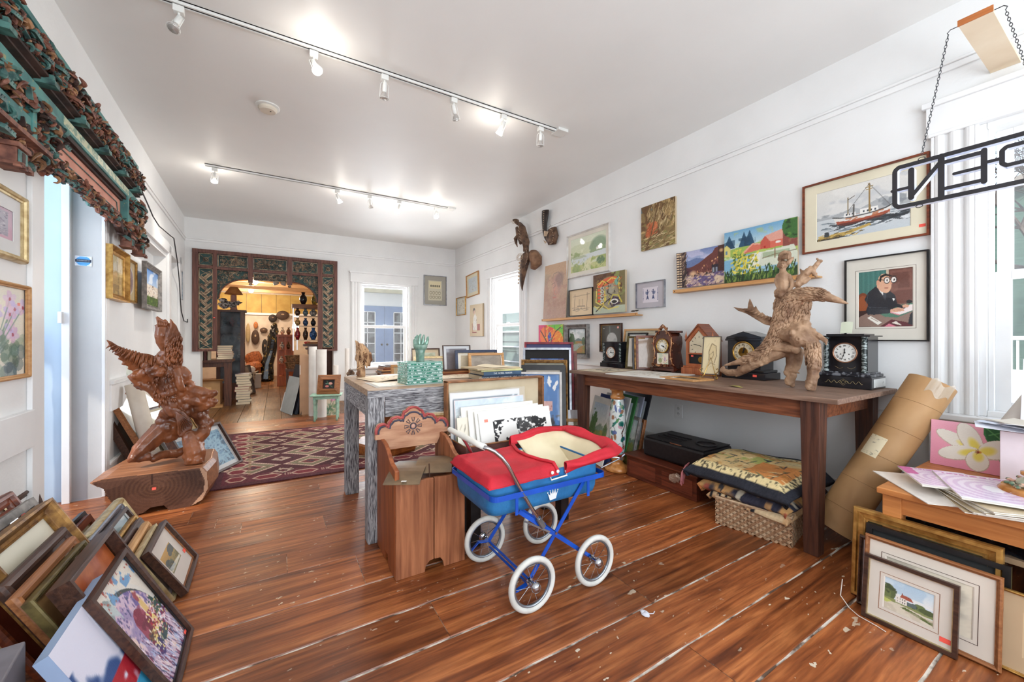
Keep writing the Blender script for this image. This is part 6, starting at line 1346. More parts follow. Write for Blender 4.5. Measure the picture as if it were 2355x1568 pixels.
b = MB(); b.bb(-.089,.089,.0105,.0118,.091,.167); b.build('pendulum_window',INK,t)
b = MB(); b.tube([(.02,.009,.125),(.02,.0065,.125)],.026,18); b.build('pendulum',BRS,t)
for s_ in (-1,1): b = MB(); b.lathe([(.010,.285),(.012,.292),(.006,.30),(.010,.315),(.004,.34),(.001,.365)],10,Matrix.Translation((s_*.12,.01,0))); b.build('finial',OW,t,smooth=True)
b = MB(); b.box((0,0,0),(.022,.001,.014)); b.build('price_sticker',STK(),t,M=T(-.055,.0,.155))
# ornate brown clock
t = thing('ornate_clock','glossy brown rococo mantel clock with gilt scrollwork and painted scene','clock',place_r(2.36,3.0))
OB = mat('glossy_brown_glaze',S(96,46,30),S(48,22,16),rough=.12,scale=8,coat=.5); OG = mat('gilded_scrollwork',S(206,150,104),S(110,56,36),rough=.25,metal=.5,scale=24,lo=.4,hi=.6)
pf = [(-.115,.03),(-.10,.10),(-.085,.18),(-.10,.26),(-.095,.32),(-.06,.36),(0,.375),(.06,.36),(.095,.32),(.10,.26),(.085,.18),(.10,.10),(.115,.03)]
b = MB(); b.prism(pf,.0,.15); b.build('case',OB,t,bevel=.008)
b = MB(); b.bb(-.13,.13,-.02,.165,.012,.035); b.bb(-.1,.1,.02,.15,.35,.37)
for sx in (-.11,.11):
 for sy in (0,.14): b.ell((sx,sy,.009),(.02,.02,.009))
b.build('base',OB,t,bevel=.004)
r_ = random.Random(4)
b = MB()
def sc_(cx,cz,r0,turns,s=1,y=-.004):
 b.tube([(cx+s*math.cos(k*.5)*r0*(1-k/(turns*13)),y,cz+math.sin(k*.5)*r0*(1-k/(turns*13))) for k in range(int(turns*12))],.0038,5)
for s_ in (-1,1):
 for cx,cz,q in ((.10,.06,.02),(.085,.12,.016),(.09,.19,.014),(.10,.25,.018),(.085,.30,.016),(.05,.345,.016),(.06,.055,.016)): sc_(s_*cx,cz,q,1.1,s_)
 b.tube([(s_*.11,-.004,.05),(s_*.09,-.006,.12),(s_*.082,-.006,.18),(s_*.098,-.006,.25),(s_*.09,-.004,.31),(s_*.055,-.004,.355),(s_*.02,-.002,.375)],.005,6)
for k in range(26): a = r_.random()*PI; b.ell((math.cos(a)*.035,r_.uniform(-.01,.03),.375+math.sin(a)*.03),.008,n=6,m=5)
for k in range(30): b.ell((r_.uniform(-.06,.06),-.008,.048+r_.random()*.02),(.008,.006,.006),n=6,m=5)
b.tube([(-.03,0,.38),(-.02,0,.41),(0,0,.425),(.02,0,.41),(.03,0,.38)],.006,6); b.build('scrollwork',OG,t,smooth=True)
def a_scene():
 a = Art(40,34,'e8dcc8',60); a.blot('c8d0b8',4,.5); a.ell(.3,.35,.16,.22,'8c9460',.8); a.ell(.7,.45,.06,.2,'b888b0'); a.ell(.7,.68,.04,.06,'e0b8a0'); a.dabs(30,['a86c4c','d8a078','7c8c5c'],.05,.02,0,1,(.1,0,.9,.5),.7); return a
canvas('painted_panel',a_scene(),.12,.10,t,T(0,-.0015,.068),M_GLAZED)
dial(t,0,.235,.066,-.002,face=CRMD,bez=BRS,hour=3.5,minute=20,inner=DIAL,bw=.15)
# little picture on a wire easel
t = thing('easel_picture','small narrow framed ink portrait on a curly brass easel in front of clocks','picture',T(2.74,1.74,TZ+.035,rz=-72,rx=-14))
def a_ink():
 a = Art(40,84,'dccaa0',61); c = '7c6848'
 a.ell(.55,.6,.22,.22,'d0ba8c'); a.line([(.4,.3),(.35,.6),(.5,.82),(.75,.75),(.8,.5),(.7,.3)],.02,c); a.line([(.5,.55),(.6,.6),(.62,.5),(.55,.42)],.015,c); a.line([(.3,.2),(.5,.3),(.75,.25)],.015,c); a.dabs(40,['a8906a','8c7858'],.05,.01,1.3,.4,(.2,.1,.85,.9),.5); return a
b = MB(); rings(b,.125,.29,PROF['flat'](.006,.012)); b.build('frame',mat('pewter_frame',S(110,100,92),metal=.4,rough=.4),t)
canvas('artwork',a_ink(),.113,.278,t,T(0,-.005,.006),M_GLAZED)
b = MB(); b.bb(-.06,.06,-.003,-.001,.003,.287); b.build('backing_board',BOARD((196,176,146)),t)
t = thing('wire_easel','curly brass wire easel holding the small ink portrait on the long table','easel',T(2.74,1.74,TZ,rz=-72))
for s_ in (-1,1):
 b = MB(); b.tube([(s_*.045,-.02,.075),(s_*.055,-.03,.085),(s_*.065,-.03,.070),(s_*.055,-.03,.055),(s_*.045,-.025,.05),(s_*.045,-.015,.028),(s_*.045,-.03,.006),(s_*.05,-.045,.004),(s_*.06,-.04,.02),(s_*.05,-.03,.03)],.0028,6); b.build('front_leg',BRS,t,smooth=True)
b = MB(); b.tube([(-.045,-.015,.03),(.045,-.015,.03)],.0025,6); b.tube([(0,.02,.16),(0,.09,.003)],.0025,6); b.tube([(-.04,-.015,.03),(0,.02,.16),(.04,-.015,.03)],.0025,6); b.build('back_leg',BRS,t)
# flat things on the table
def flatrect(name,lab,cat,x0,x1,y0,y1,z,art=None,th=.003,rz=0,m=None,mt=None):
 cx,cy = (x0+x1)/2,(y0+y1)/2; w,d = x1-x0,y1-y0; t = thing(name,lab,cat,T(cx,cy,z,rz=rz))
 b = MB(); b.bb(-w/2,w/2,-d/2,d/2,0,th); b.build('sheet',mt or BOARD((236,234,228)),t,bevel=.0005)
 if art is not None: canvas('artwork',art,w*.9,d*.9,t,T(0,-d*.45,th+.0006,rx=-90),m or M_PRINT)
 return t
flatrect('mounted_print','large white mounted print lying flat at the front edge of the long table','print',2.43,2.92,1.97,2.50,TZ,a_map(60,50,'e6e4dc',6,'a09c94',50),.006,8)
t = picture('framed_print','thin pale wood frame lying flat near the front edge of the long table','picture',.30,.22,fw=.028,fd=.012,fm='oak',prof='flat',art=a_simple('8c8468','c8bc9c'),M=T(2.60,1.84,TZ,rz=-95,rx=-90) @ Matrix.Translation((0,0,-.11)))
def a_mono(): a = Art(80,40,'d8ccb4',62); a.blot('2c2824',9,.55,.15,.15,.9,.85); a.blot('8c8070',14,.6,.1,.1,.95,.9,.7); return a
flatrect('ink_print','tan paper with black ink pattern lying at the far end of the long table','print',2.46,2.90,2.58,2.90,TZ,a_mono(),.002,4,mt=BOARD((216,200,172)))
b = MB(); b.sheet(lambda u,v: Vector(((u-.5)*.1,(v-.5)*.045*(1-abs(u-.5)*1.2),.001+.004*math.sin(u*PI))),10,4,.001); tag(b.build('dried_leaf',mat('yellow_green_leaf',S(196,186,110),S(140,130,70))),'small dried yellow leaf on the front edge of the long table','leaf'); bpy.data.objects['dried_leaf'].matrix_basis = T(2.47,1.40,TZ+.001,rz=70)
# pictures leaning on the wall behind the clocks
def leanR(name,lab,l,r,tl,bl,tr,br,X,tilt=9,**k):
 y,z,w,h = on_right((l),(r),tl,bl,tr,br,X=X); z = k.pop('z',z); hh = k.pop('h',h)
 return picture(name,lab,k.pop('cat','picture'),w,hh,M=T(X,y,z,rz=-90) @ Matrix.Rotation(rad(-tilt),4,'X'),**k)
picture('framed_print','black framed print of a white moon hung on the wall behind the small black clock','picture',.34,.33,fw=.018,fd=.03,fm='dark',prof='round',art=a_moon(),lip='gold',M=T(WX-.001,3.255,.985,rz=-90))
picture('framed_painting','grey and silver framed meadow landscape hung left of the moon print','picture',.43,.42,fw=.055,fd=.05,fm='grey',prof='scoop',lip='black',art=a_landscape(56,56,('b8c8cc','ccd0c8'),'6c7c78','8c8848','a87c48',63,'4c6444','9cacac'),glazed=False,M=T(WX-.001,3.83,.90,rz=-90))
picture('canvas_painting','bright orange and green unframed flower canvas beside the far side window','picture',.56,.40,fw=0,fd=.02,art=a_bright(),glazed=False,M=T(WX-.001,4.39,.93,rz=-90))
leanR('framed_print','wide pale wood framed print leaning behind the ornate brown clock',1430,1512,763,848,760,848,3.16,fw=.018,fd=.02,fm='oak',prof='flat',mw=.03,mc=(210,200,176),art=a_simple('dcd6c8','c8c0b0'),z=TZ,h=.40,tilt=8)
picture('framed_print','black framed white print leaning against the pale wood framed one','picture',.25,.36,fw=.014,fd=.02,fm='black',prof='flat',mw=.03,mc=(230,228,222),art=a_simple('d4d8dc','c0c4c8'),M=T(3.125,2.79,TZ,rz=-90,rx=-8))
t = picture('framed_print','bronze green framed sketch standing next to the small black clock','picture',.21,.325,fw=.02,fd=.02,fm='olive',prof='step',mw=.04,mc=(236,230,220),art=a_abstract(34,50,('c8a08c','8c9c90','b87c5c','d8ccb8'),'e8e0d0',64),M=T(3.05,2.72,TZ,rz=-78,rx=-7))
for i,(fm_,y_,h_) in enumerate((('black',2.64,.30),('oldgold',2.615,.315),('mahog',2.59,.33))):
 picture('framed_print',['thin black framed picture edge-on between bronze frame and ornate clock','worn gilt framed picture edge-on, middle of three beside the ornate clock','reddish framed picture edge-on right against the ornate brown clock'][i],'picture',.22,h_,fw=.02,fd=.022,fm=fm_,prof='flat',art=a_simple('a88c74'),M=T(3.08,y_,TZ,rz=-35-i*3,rx=-6),sticker=(.6,.9) if i == 1 else None)
# ------------------------------------------------------------------ stack of tall pictures leaning by the far side window
def lean(name,lab,x,y,rz,tilt,w,h,**k):
 return picture(name,lab,k.pop('cat','picture'),w,h,M=T(x,y,.001,rz=rz) @ Matrix.Rotation(rad(-tilt),4,'X'),**k)
def a_leaves():
 a = Art(90,110,'3c74b4',65); a.blot('5488c4',5,.5,al=.6)
 for i in range(9):
  u = .12+(i % 5)*.19; v = .86-(i//5)*.34+(.04 if i % 2 else 0)
  for k in range(4): t_ = a.r.rand()*6; a.ell(u+.03*math.cos(t_),v+.03*math.sin(t_),.06,.022,'f0f0ee',1,t_)
 a.rect(.0,.55,.8,.66,'d8a8a0'); a.dabs(40,['b87870','e8c8c0'],.02,.01,0,2,(.02,.56,.8,.65)); a.blot('2c2c34',9,.58,0,.0,1,.5); a.rect(0,.0,1,.18,'c8c0b0',.5); return a
bx,by = 2.16,3.07; nd = Vector((.574,.819))
ST = [('blue print with white leaf shapes in white frame, foremost of the tall leaning stack',.40,.825,dict(fw=.022,fd=.022,fm='white',prof='flat',art=a_leaves()),0,0),
      ('black framed picture directly behind the blue leaf print in the tall stack',.44,.89,dict(fw=.05,fd=.03,fm='black',prof='flat',mw=.02,mc=(216,204,188),art=a_simple('6c6c64','8c8c7c')),.05,.02),
      ('old gilt framed picture third in the tall leaning stack',.47,.94,dict(fw=.035,fd=.035,fm='oldgold',prof='step',art=a_simple('948c74','6c6450')),.12,.03),
      ('silver framed black mounted blue print fourth in the tall leaning stack',.50,1.06,dict(fw=.022,fd=.03,fm='silver',prof='flat',mw=(.05,.09),mc=(40,38,38),art=a_abstract(70,60,('2c6cd0','5c9ce8','1c4ca8','3c7cd8'),'2c68c8',66,40,.2)),.22,.06),
      ('red framed dark plaid picture at the back of the tall leaning stack',.52,1.12,dict(fw=.022,fd=.03,fm='red',prof='flat',mw=.03,mc=(84,84,120),art=a_simple('5c5478','3c3c64')),.28,.08),
      ('mahogany framed picture rearmost of the tall leaning stack',.54,1.02,dict(fw=.03,fd=.03,fm='mahog',prof='flat',art=a_simple('7c3c2c')),.34,.11)]
for lab,w,h,k,off,sh in ST: lean('leaning_picture',lab,bx+nd.x*off+sh*.82,by+nd.y*off-sh*.57,-35,11,w,h,group='tall pictures leaning by the far side window',**k)
lean('leaning_picture','black framed tan paper picture leaning low behind the table leg',2.60,3.28,-40,14,.50,.66,fw=.02,fd=.02,fm='black',prof='flat',mw=.06,mc=(222,192,150),art=a_simple('d4b080','c8a070'),group='low pictures leaning beside the table leg')
o = lean('drawing_board','pale grey card with faint round sketch leaning below the tan picture',2.38,3.05,-32,16,.36,.44,fw=0,fd=.012,art=(lambda a: (a.ell(.42,.35,.1,.12,'a8a4a4',.7),a.ell(.42,.35,.07,.09,'cac6c6',.7),a)[-1])(Art(40,40,'ccc8cc',67)),group='low pictures leaning beside the table leg')
lean('leaning_picture','small brown framed cream document leaning lowest behind the doll pram hood',2.31,2.93,-30,17,.40,.32,fw=.02,fd=.022,fm='dark',prof='round',mw=.03,mc=(216,208,190),art=a_simple('ddd4bc','ccc4ac'),lip='gold',group='low pictures leaning beside the table leg')
lean('leaning_picture','light brown framed picture half hidden behind the small brown framed document',2.42,3.0,-34,15,.42,.36,fw=.03,fd=.022,fm='oak',prof='flat',art=a_simple('c8b490'),group='low pictures leaning beside the table leg')
# thin prints edge-on under the table
EC = [('eeece4',.60,'white mounted print'),('3c4c84',.62,'navy blue mounted print'),('e8e8e4',.63,'pale mounted print'),('3c7c44',.64,'green backed print'),('a8b0c4',.64,'pale blue backed print'),('22242c',.66,'black framed print')]
where = ['nearest the table leg','second from the table leg','third from the table leg','fourth from the table leg','fifth from the table leg','last before the floral lamp base']
for i,(c,h,lab) in enumerate(EC):
 a = a_simple(c); t = thing('stacked_print',lab+' in the row under the long table, '+where[i],'print',T(2.53+i*.045,2.78-i*.035,.001,rz=-104) @ Matrix.Rotation(rad(-15),4,'X'),'prints stacked under the long table')
 b = MB(); b.bb(-.2,.2,-.012,0,0,h); b.build('mount',mat('mount_'+c,S(*[int(c[j:j+2],16) for j in (0,2,4)]),rough=.6),t)
 canvas('artwork',a_landscape(30,36,seed=70+i,tree='5c7c4c'),.32,h*.8,t,T(0,-.0128,h*.1),M_PRINT)
for i,(fm_,h) in enumerate((('olive',.70),('oldgold',.72),('grey',.46),('mid',.44))):
 picture('stacked_picture',['bronze green frame edge-on behind the prints under the long table','large gilt frame edge-on between prints and floral lamp base','short grey washed frame edge-on beside the floral lamp base','short brown frame edge-on touching the floral lamp base'][i],'picture',.42 if i < 2 else .34,h,fw=.03,fd=.025,fm=fm_,prof='step',art=a_landscape(30,40,seed=80+i),M=T([2.86,2.93,2.67,2.72][i],[2.73,2.72,2.55,2.53][i],.001,rz=-102) @ Matrix.Rotation(rad(-[12,10,13,12][i]),4,'X'),group='frames stacked under the long table')
# floral ceramic column
def a_vine():
 a = Art(110,90,'dfe6e2',68); a.grad('a8d0dc','e6e8e4',0,.25)
 a.line([(.1,.1),(.25,.4),(.2,.7),(.35,1)],.012,'5c3c34'); a.line([(.6,.1),(.55,.4),(.7,.7),(.65,1)],.012,'5c3c34')
 for i in range(70): u = a.r.rand(); v = .12+a.r.rand()*.86; a.ell(u,v,.03+.03*a.r.rand(),.025+.02*a.r.rand(),['2c7c6c','4c8c50','1c5c54','8ca088','c89ca8','5c6ca0','9c6c4c'][a.r.randint(7)],.9,a.r.rand()*3)
 for i in range(40): u = a.r.rand(); v = a.r.rand(); a.line([(u,v),(u+.04,v+.05*a.r.randn())],.004,'3c3434')
 return a
t = thing('ceramic_lamp_base','tall floral painted ceramic column with orange glazed foot under the long table','lamp base',T(2.55,2.475,0))
OR = mat('orange_glaze',S(214,150,84),S(168,104,52),rough=.2,scale=18,coat=.4)
b = MB(); b.lathe([(.0,0),(.10,0),(.112,.012),(.108,.03),(.085,.05),(.06,.06),(.045,.085),(.06,.10),(.06,.115),(.048,.125),(.045,.15)],28); b.build('foot',OR,t,smooth=True)
canvas('painted_body',a_vine(),1,1,t,fn=lambda u,v: (lambda r_: Vector((math.cos(2*PI*u+1)*r_,math.sin(2*PI*u+1)*r_,.15+.47*v)))(.042+.028*math.sin(PI*min(1,v*.62+.18))**1.5+.006*(1-v)),m=vmat('glazed_ceramic',.15,.6,0))
b = MB(); b.lathe([(.055,.62),(.062,.63),(.060,.645),(.05,.655),(.05,.69),(.065,.70),(.065,.715),(0,.72)],24); b.build('neck',OR,t,smooth=True)
# ------------------------------------------------------------------ boxes, case, textiles and basket under the long table
t = thing('drawer_box','low dark red wooden drawer box on the floor under the long table','box',T(2.74,2.02,0,rz=-90+0))
MH = wood('mahogany_box',S(112,54,34),S(70,32,22),'x',rough=.35)
b = MB(); b.bb(-.32,.32,-.22,.24,0,.172); b.build('case',MH,t,bevel=.004); b = MB(); b.bb(-.34,.34,-.24,.26,.172,.186); b.build('lid',MH,t,bevel=.003)
for k in (-1,1): b = MB(); b.bb(.16*k-.13,.16*k+.13,-.2245,-.22,.03,.14); b.build('panel',wood('panel_mahogany',S(128,62,38),S(88,40,26),'x'),t,bevel=.002)
t = thing('projector_case','black metal slide projector with slotted lid on top of the drawer box','case',T(2.80,1.97,.1875,rz=-90))
BK = mat('black_crackle_metal',S(34,30,32),S(22,20,22),rough=.4,scale=40,bump=.1)
b = MB(); b.bb(-.27,.27,-.20,.16,0,.15); b.build('body',BK,t,bevel=.02)
b = MB(); b.bb(-.26,.26,-.185,.15,.150,.156); tp = b.build('top_plate',BK,t,bevel=.003)
for k in range(3): b = MB(); b.bb(-.20,.02,-.10+k*.06,-.09+k*.06,.156,.162); b.build('vent_rib',BK,tp)
b = MB(); b.tube([(.16+.07*math.cos(a*PI/10),0+.07*math.sin(a*PI/10),.158) for a in range(20)],.006,6,closed=True); b.build('dial_ring',BK,tp)
b = MB(); b.bb(-.02,.08,-.186,-.18,.148,.154); b.build('copper_catch',COP,t)
t = thing('straw_basket','rectangular woven palm leaf basket on the floor under folded textiles','basket',T(2.55,1.29,0,rz=-79))
WV1 = mat('pale_palm_strip',S(206,178,146),S(176,144,112),rough=.7,scale=30); WV2 = mat('brown_palm_strip',S(176,138,104),S(146,108,78),rough=.7,scale=30)
b = MB(); b.bb(-.195,.195,-.17,.17,0,.165); b.build('basket_core',WV2,t,bevel=.015)
b = MB(); n1,n2 = 20,9
for i in range(n1):
 for j in range(n2):
  x = -.195+.39*(i+.5)/n1; z = .168*(j+.5)/n2; b.mi = (i+j) % 2
  s_ = 1 if (i+j) % 2 else -1; M = Matrix.Translation((x,-.173,z)) @ Matrix.Rotation(rad(45*s_),4,'Y'); b.box((0,0,0),(.030,.004,.013),M)
for i in range(18):
 for j in range(n2):
  y = -.17+.34*(i+.5)/18; z = .168*(j+.5)/n2; b.mi = (i+j) % 2; s_ = 1 if (i+j) % 2 else -1
  for sx in (-.198,.198): b.box((0,0,0),(.004,.030,.013),Matrix.Translation((sx,y,z)) @ Matrix.Rotation(rad(45*s_),4,'X'))
b.build('weave',[WV1,WV2],t)
b = MB(); b.tube([(-.195,-.175,.165),(.195,-.175,.165),(.195,.175,.165),(-.195,.175,.165)],.007,6,closed=True); b.build('rim',WV1,t)
# textiles
def a_tapestry():
 a = Art(120,90,'d8b880',90); a.blot('c89050',4,.5); a.blot('a8ac60',5,.52,.1,.4,.6,.95); a.rect(.55,.12,.9,.55,'d08848'); a.dabs(130,['3c3c34','6c7450','b87838','e8d8a8','2c3440'],.035,.007,.6,1.2,(.1,.12,.9,.9),.85); a.blot('dcc894',7,.55,.1,.5,.9,.95,.7)
 for e in ((0,0,1,.07),(0,.93,1,1),(0,0,.06,1),(.94,0,1,1)): a.rect(*e,'20222c')
 for e in ((.06,.07,.94,.13),(.06,.87,.94,.93),(.06,.07,.10,.93),(.9,.07,.94,.93)): a.rect(*e,'e0cc98'); a.dabs(60,['4c4434'],.012,.006,.5,2,e,.8)
 return a.jit(.03)
M_TXT = vmat('woven_textile',.9,0,.6)
def foldf(x0,x1,y0,y1,z,amp,seed,drop=.0):
 def f(u,v):
  x = x0+(x1-x0)*v; y = y0+(y1-y0)*u; q = Vector((x*5,y*5,seed)); e = min(u,1-u,v*1.2)
  zz = z+amp*mn.noise(q)+.02*math.sin(v*2.5)-drop*max(0,(.14-e)/.14)**1.2
  return Vector((x+.012*mn.noise(q*2),y+.012*mn.noise(q*2+Vector((5,0,0))),zz))
 return f
def a_dark(c1,c2,seed):
 a = Art(60,40,c1,seed); a.blot(c2,5,.52); a.dabs(70,['e8dcc0','c87840','1c2434','a84c3c',c2],.04,.02,.4,1,(0,0,1,1),.8); return a.jit(.03)
o = canvas('folded_textile',a_dark('2c2c3c','c89860',92),1,1,fn=foldf(2.36,2.86,1.60,1.06,.255,.018,7,.06),m=M_TXT,thick=.055); tag(o,'folded dark blue printed textile in the middle of the pile on the basket','textile','folded textiles on the basket')
def a_check():
 a = Art(60,40,'c8a074',93); a.blot('dcc49c',4,.5)
 for i in range(7): a.rect(.05+i*.09,.0,.09+i*.09,.08,'20222a'); a.rect(.095+i*.09,.08,.135+i*.09,.16,'20222a')
 a.rect(.6,.2,.8,.5,'9c6c48'); return a.jit(.03)
o = canvas('folded_textile',a_check(),1,1,fn=foldf(2.37,2.84,1.53,1.06,.208,.016,3,.07),m=M_TXT,thick=.032); tag(o,'folded tan textile with black checks directly on top of the basket','textile','folded textiles on the basket')
o = canvas('tapestry',a_tapestry(),1,1,fn=foldf(2.33,2.90,1.68,1.04,.345,.022,1,.07),m=M_TXT,thick=.05); tag(o,'folded tapestry with farmyard scene and dark border topping the textile pile','textile','folded textiles on the basket')
b = MB()
for k in range(14): y = 1.66+.002*k; x = 2.34+k*.006; b.tube([(x,y,.30),(x-.012,y+.02,.25),(x-.015+.01*math.sin(k),y+.03,.17+.02*math.sin(k*2))],.0035,5)
tag(b.build('tassel_fringe',mat('dusty_pink_yarn',S(180,110,110),S(130,70,76),rough=.9)),'dusty pink tassel fringe hanging from the textile pile by the drawer box','fringe')
b = MB()
for k in range(3): p = Vector((2.585,1.86+k*.012,.13-k*.01)); b.ell(p+Vector((-.07,0,0)),(.02,.035,.03),rough=.5,seed=k)
tag(b.build('crumpled_wrapper',mat('clear_crumpled_plastic',S(190,160,140),rough=.15,trans=.3)),'small crumpled clear plastic wrapper hanging on the drawer box','wrapper')
# canvas floor corner: dark stand leg and wires behind tube
# big cardboard tube
A_,B_ = Vector((2.705,.985,.075)),Vector((3.055,.665,.905)); d = (B_-A_); Lg = d.length; q = d.to_track_quat('Z','Y').to_matrix().to_4x4(); q.translation = A_
t = thing('cardboard_tube','fat brown cardboard tube leaning on the window casing beside the long table','tube',q)
CB = mat('brown_cardboard',S(190,150,104),S(168,128,84),rough=.6,scale=5,stretch=(1,1,.6),bump=.03)
b = MB(); b.lathe([(.094,0),(.100,0),(.100,Lg),(.094,Lg),(.094,0)],40); b.v = [tuple(v) for v in b.v]; b.f = [f for f in b.f if len(f) == 4]; b.build('tube_body',CB,t,smooth=True,angle=40)
for k in range(5): b = MB(); z = .12+k*.17; b.tube([(.1003*math.cos(a*PI/18),.1003*math.sin(a*PI/18),z+.03*a/36) for a in range(37)],.0009,4,cap=False); b.build('spiral_seam',mat('cardboard_seam',S(140,104,66)),t)
_v = q.inverted() @ Vector((0,0,1.15)); _a = math.atan2(_v.y,_v.x)
b = MB(); b.surf(lambda u,v: Vector((.1008*math.cos(_a-.95+u*.8),.1008*math.sin(_a-.95+u*.8),.45+.12*v)),12,2); b.build('shipping_label',mat('cream_label',S(226,212,178),S(150,140,120),scale=30,stretch=(1,1,2),lo=.35,hi=.42),t)
b = MB(); b.surf(lambda u,v: Vector((.1009*math.cos(_a-.1+u*1.1),.1009*math.sin(_a-.1+u*1.1),Lg-.075*(1-.2*math.sin(u*9))+.072*v)),16,3); b.build('packing_tape',mat('clear_tape',S(220,206,184),rough=.1,alpha=.5),t)
# ------------------------------------------------------------------ low pine table and what stands on it
t = thing('low_pine_table','low orange pine table under the near window piled with magazines','table',T(2.78,.16,0))
PN = wood('orange_pine',S(206,138,78),S(166,98,50),'y',rough=.4,scale=3)
b = MB(); b.bb(-.53,.44,-.50,.50,.475,.5); b.build('tabletop',PN,t,bevel=.003)
b = MB(); b.bb(-.50,-.475,-.46,.46,.40,.475); b.build('front_apron',PN,t); b = MB(); b.bb(-.475,.42,.455,.475,.40,.475); b.build('side_apron',PN,t)
for x,y in ((-.48,.455),(-.48,-.455),(.40,.455),(.40,-.455)): b = MB(); b.bb(x-.035,x+.025,y-.03,y+.03,0,.475); b.build('leg',PN,t,bevel=.003)
t2 = thing('storage_box','yellow cardboard box stored under the low pine table','box',T(2.80,.0,0)); b = MB(); b.bb(-.38,.36,-.38,.28,0,.30); b.build('carton',mat('yellow_carton',S(206,182,110),S(186,160,92),rough=.6),t2,bevel=.004); b = MB(); b.bb(-.382,-.379,.05,.12,.1,.16); b.build('label',INK,t2)
b = MB(); b.sheet(lambda u,v: Vector((2.36+.55*u,.60-.55*v,.345+.028*mn.noise(Vector((u*6,v*7,0)))+.02*mn.noise(Vector((u*14,v*16,3))))),30,30,.012); tag(b.build('black_plastic_sheet',mat('black_shiny_plastic',S(20,20,24),S(34,36,42),rough=.12,scale=6),smooth=True),'crumpled black plastic wrapped sheet lying on the box under the low table','plastic')
b = MB(); b.bb(2.34,2.92,.02,.62,.31,.332); tag(b.build('flat_carton',mat('tan_board',S(168,140,108)),bevel=.002),'flat tan board under the black plastic below the low table','board')
def a_swirl(s_=0):
 a = Art(70,54,'e8d8e8',100+s_); d = np.hypot((a.U-.5)*1.3,(a.V-.5)*1.6); a.put((np.sin(d*42) > 0)*.6,'c8a8cc'); a.ell(.5,.5,.1,.12,'f4eef4'); a.rect(0,.0,1,.08,'f4f2f4'); a_text(a,.1,.88,.9,.97,'b83890',1,7); a.rect(.0,.6,.2,1,'c03c94',.8) if s_ else None; return a
def mag(lab,x,y,z,rz,w,d,art,th=.006,grp='magazines on the low pine table',tl=0):
 t = thing('magazine',lab,'magazine',T(x,y,z,rz=rz,ry=tl),grp); b = MB(); b.bb(-w/2,w/2,-d/2,d/2,0,th); b.build('pages',BOARD((226,220,208)),t); canvas('cover',art,w,d,t,T(0,-d/2,th+.0006,rx=-90),vmat('glossy_cover',.25,.3,0)); return t
mag('blank white sheet at the left bottom of the magazine pile on the low table',2.43,.50,.5015,-50,.30,.40,a_simple('f0e8e0'),.003)
for k in range(7): mag('brown edged old newspaper in the low table pile, layer '+['lowest','second from below','third from below','in the middle','third from the top','second from the top','just under the purple magazine'][k],2.42+.006*math.sin(k*2),.34+.01*math.cos(k*3),.506+.0045*k,-62+k*2.5,.30,.40,a_map(30,30,['c8b494','dcd0b8','b8a484'][k % 3],k),.0035)
mag('magenta covered magazine sticking out left under the purple swirl magazine',2.46,.50,.5385,-60,.22,.28,a_swirl(1))
mag('pale purple swirl covered magazine on top of the low table pile',2.43,.36,.5455,-66,.26,.38,a_swirl())
# plumeria canvas
picture('canvas_painting','pink canvas of a white frangipani flower standing on the low pine table','picture',.26,.225,fw=0,fd=.018,art=a_plumeria(),glazed=False,M=T(2.93,.51,.501,rz=-90,rx=-5))
picture('canvas_painting','very pale pink abstract canvas right beside the frangipani painting','picture',.24,.26,fw=0,fd=.018,art=a_simple('f0dce4','f8f0f2',40,40,3),glazed=False,M=T(2.96,.255,.501,rz=-90,rx=-5))
# ornate lidded bowl
t = thing('ornate_bowl','ornate orange rimmed ceramic bowl with raised flowers on the low pine table','bowl',T(2.52,.235,.502))
b = MB(); b.lathe([(0,0),(.07,0),(.10,.02),(.125,.04),(.128,.052),(.12,.06),(.118,.066),(.08,.07),(0,.072)],32); b.build('bowl_body',OR,t,smooth=True)
b = MB()
for k in range(26): a = k/26*2*PI; b.tube([(math.cos(a)*.10,math.sin(a)*.10,.018),(math.cos(a+.08)*.118,math.sin(a+.08)*.118,.03),(math.cos(a)*.128,math.sin(a)*.128,.046)],.005,6)
b.build('fluting',mat('brown_orange_glaze',S(180,112,56),S(130,78,40),rough=.25,coat=.4),t,smooth=True)
b = MB(); b.lathe([(.085,.066),(.08,.09),(.06,.105),(.055,.11),(0,.112)],28); b.build('lid',mat('pale_celadon_glaze',S(206,212,196),S(180,190,170),rough=.2,coat=.4),t,smooth=True)
b = MB(); b.lathe([(.055,.112),(.07,.115),(.07,.125),(.05,.13),(0,.128)],24); b.build('lid_ring',OR,t,smooth=True)
b = MB(); r_ = random.Random(6)
for k in range(60): a = r_.random()*2*PI; rr = .088+r_.random()*.02; b.ell((math.cos(a)*rr,math.sin(a)*rr,.073+r_.random()*.012),(.010,.008,.006),Matrix.Rotation(a,4,'Z'),n=6,m=4)
b.build('raised_flowers',mat('pink_green_petals',S(206,160,140),S(92,116,92),rough=.5,scale=36,lo=.45,hi=.55),t,smooth=True)
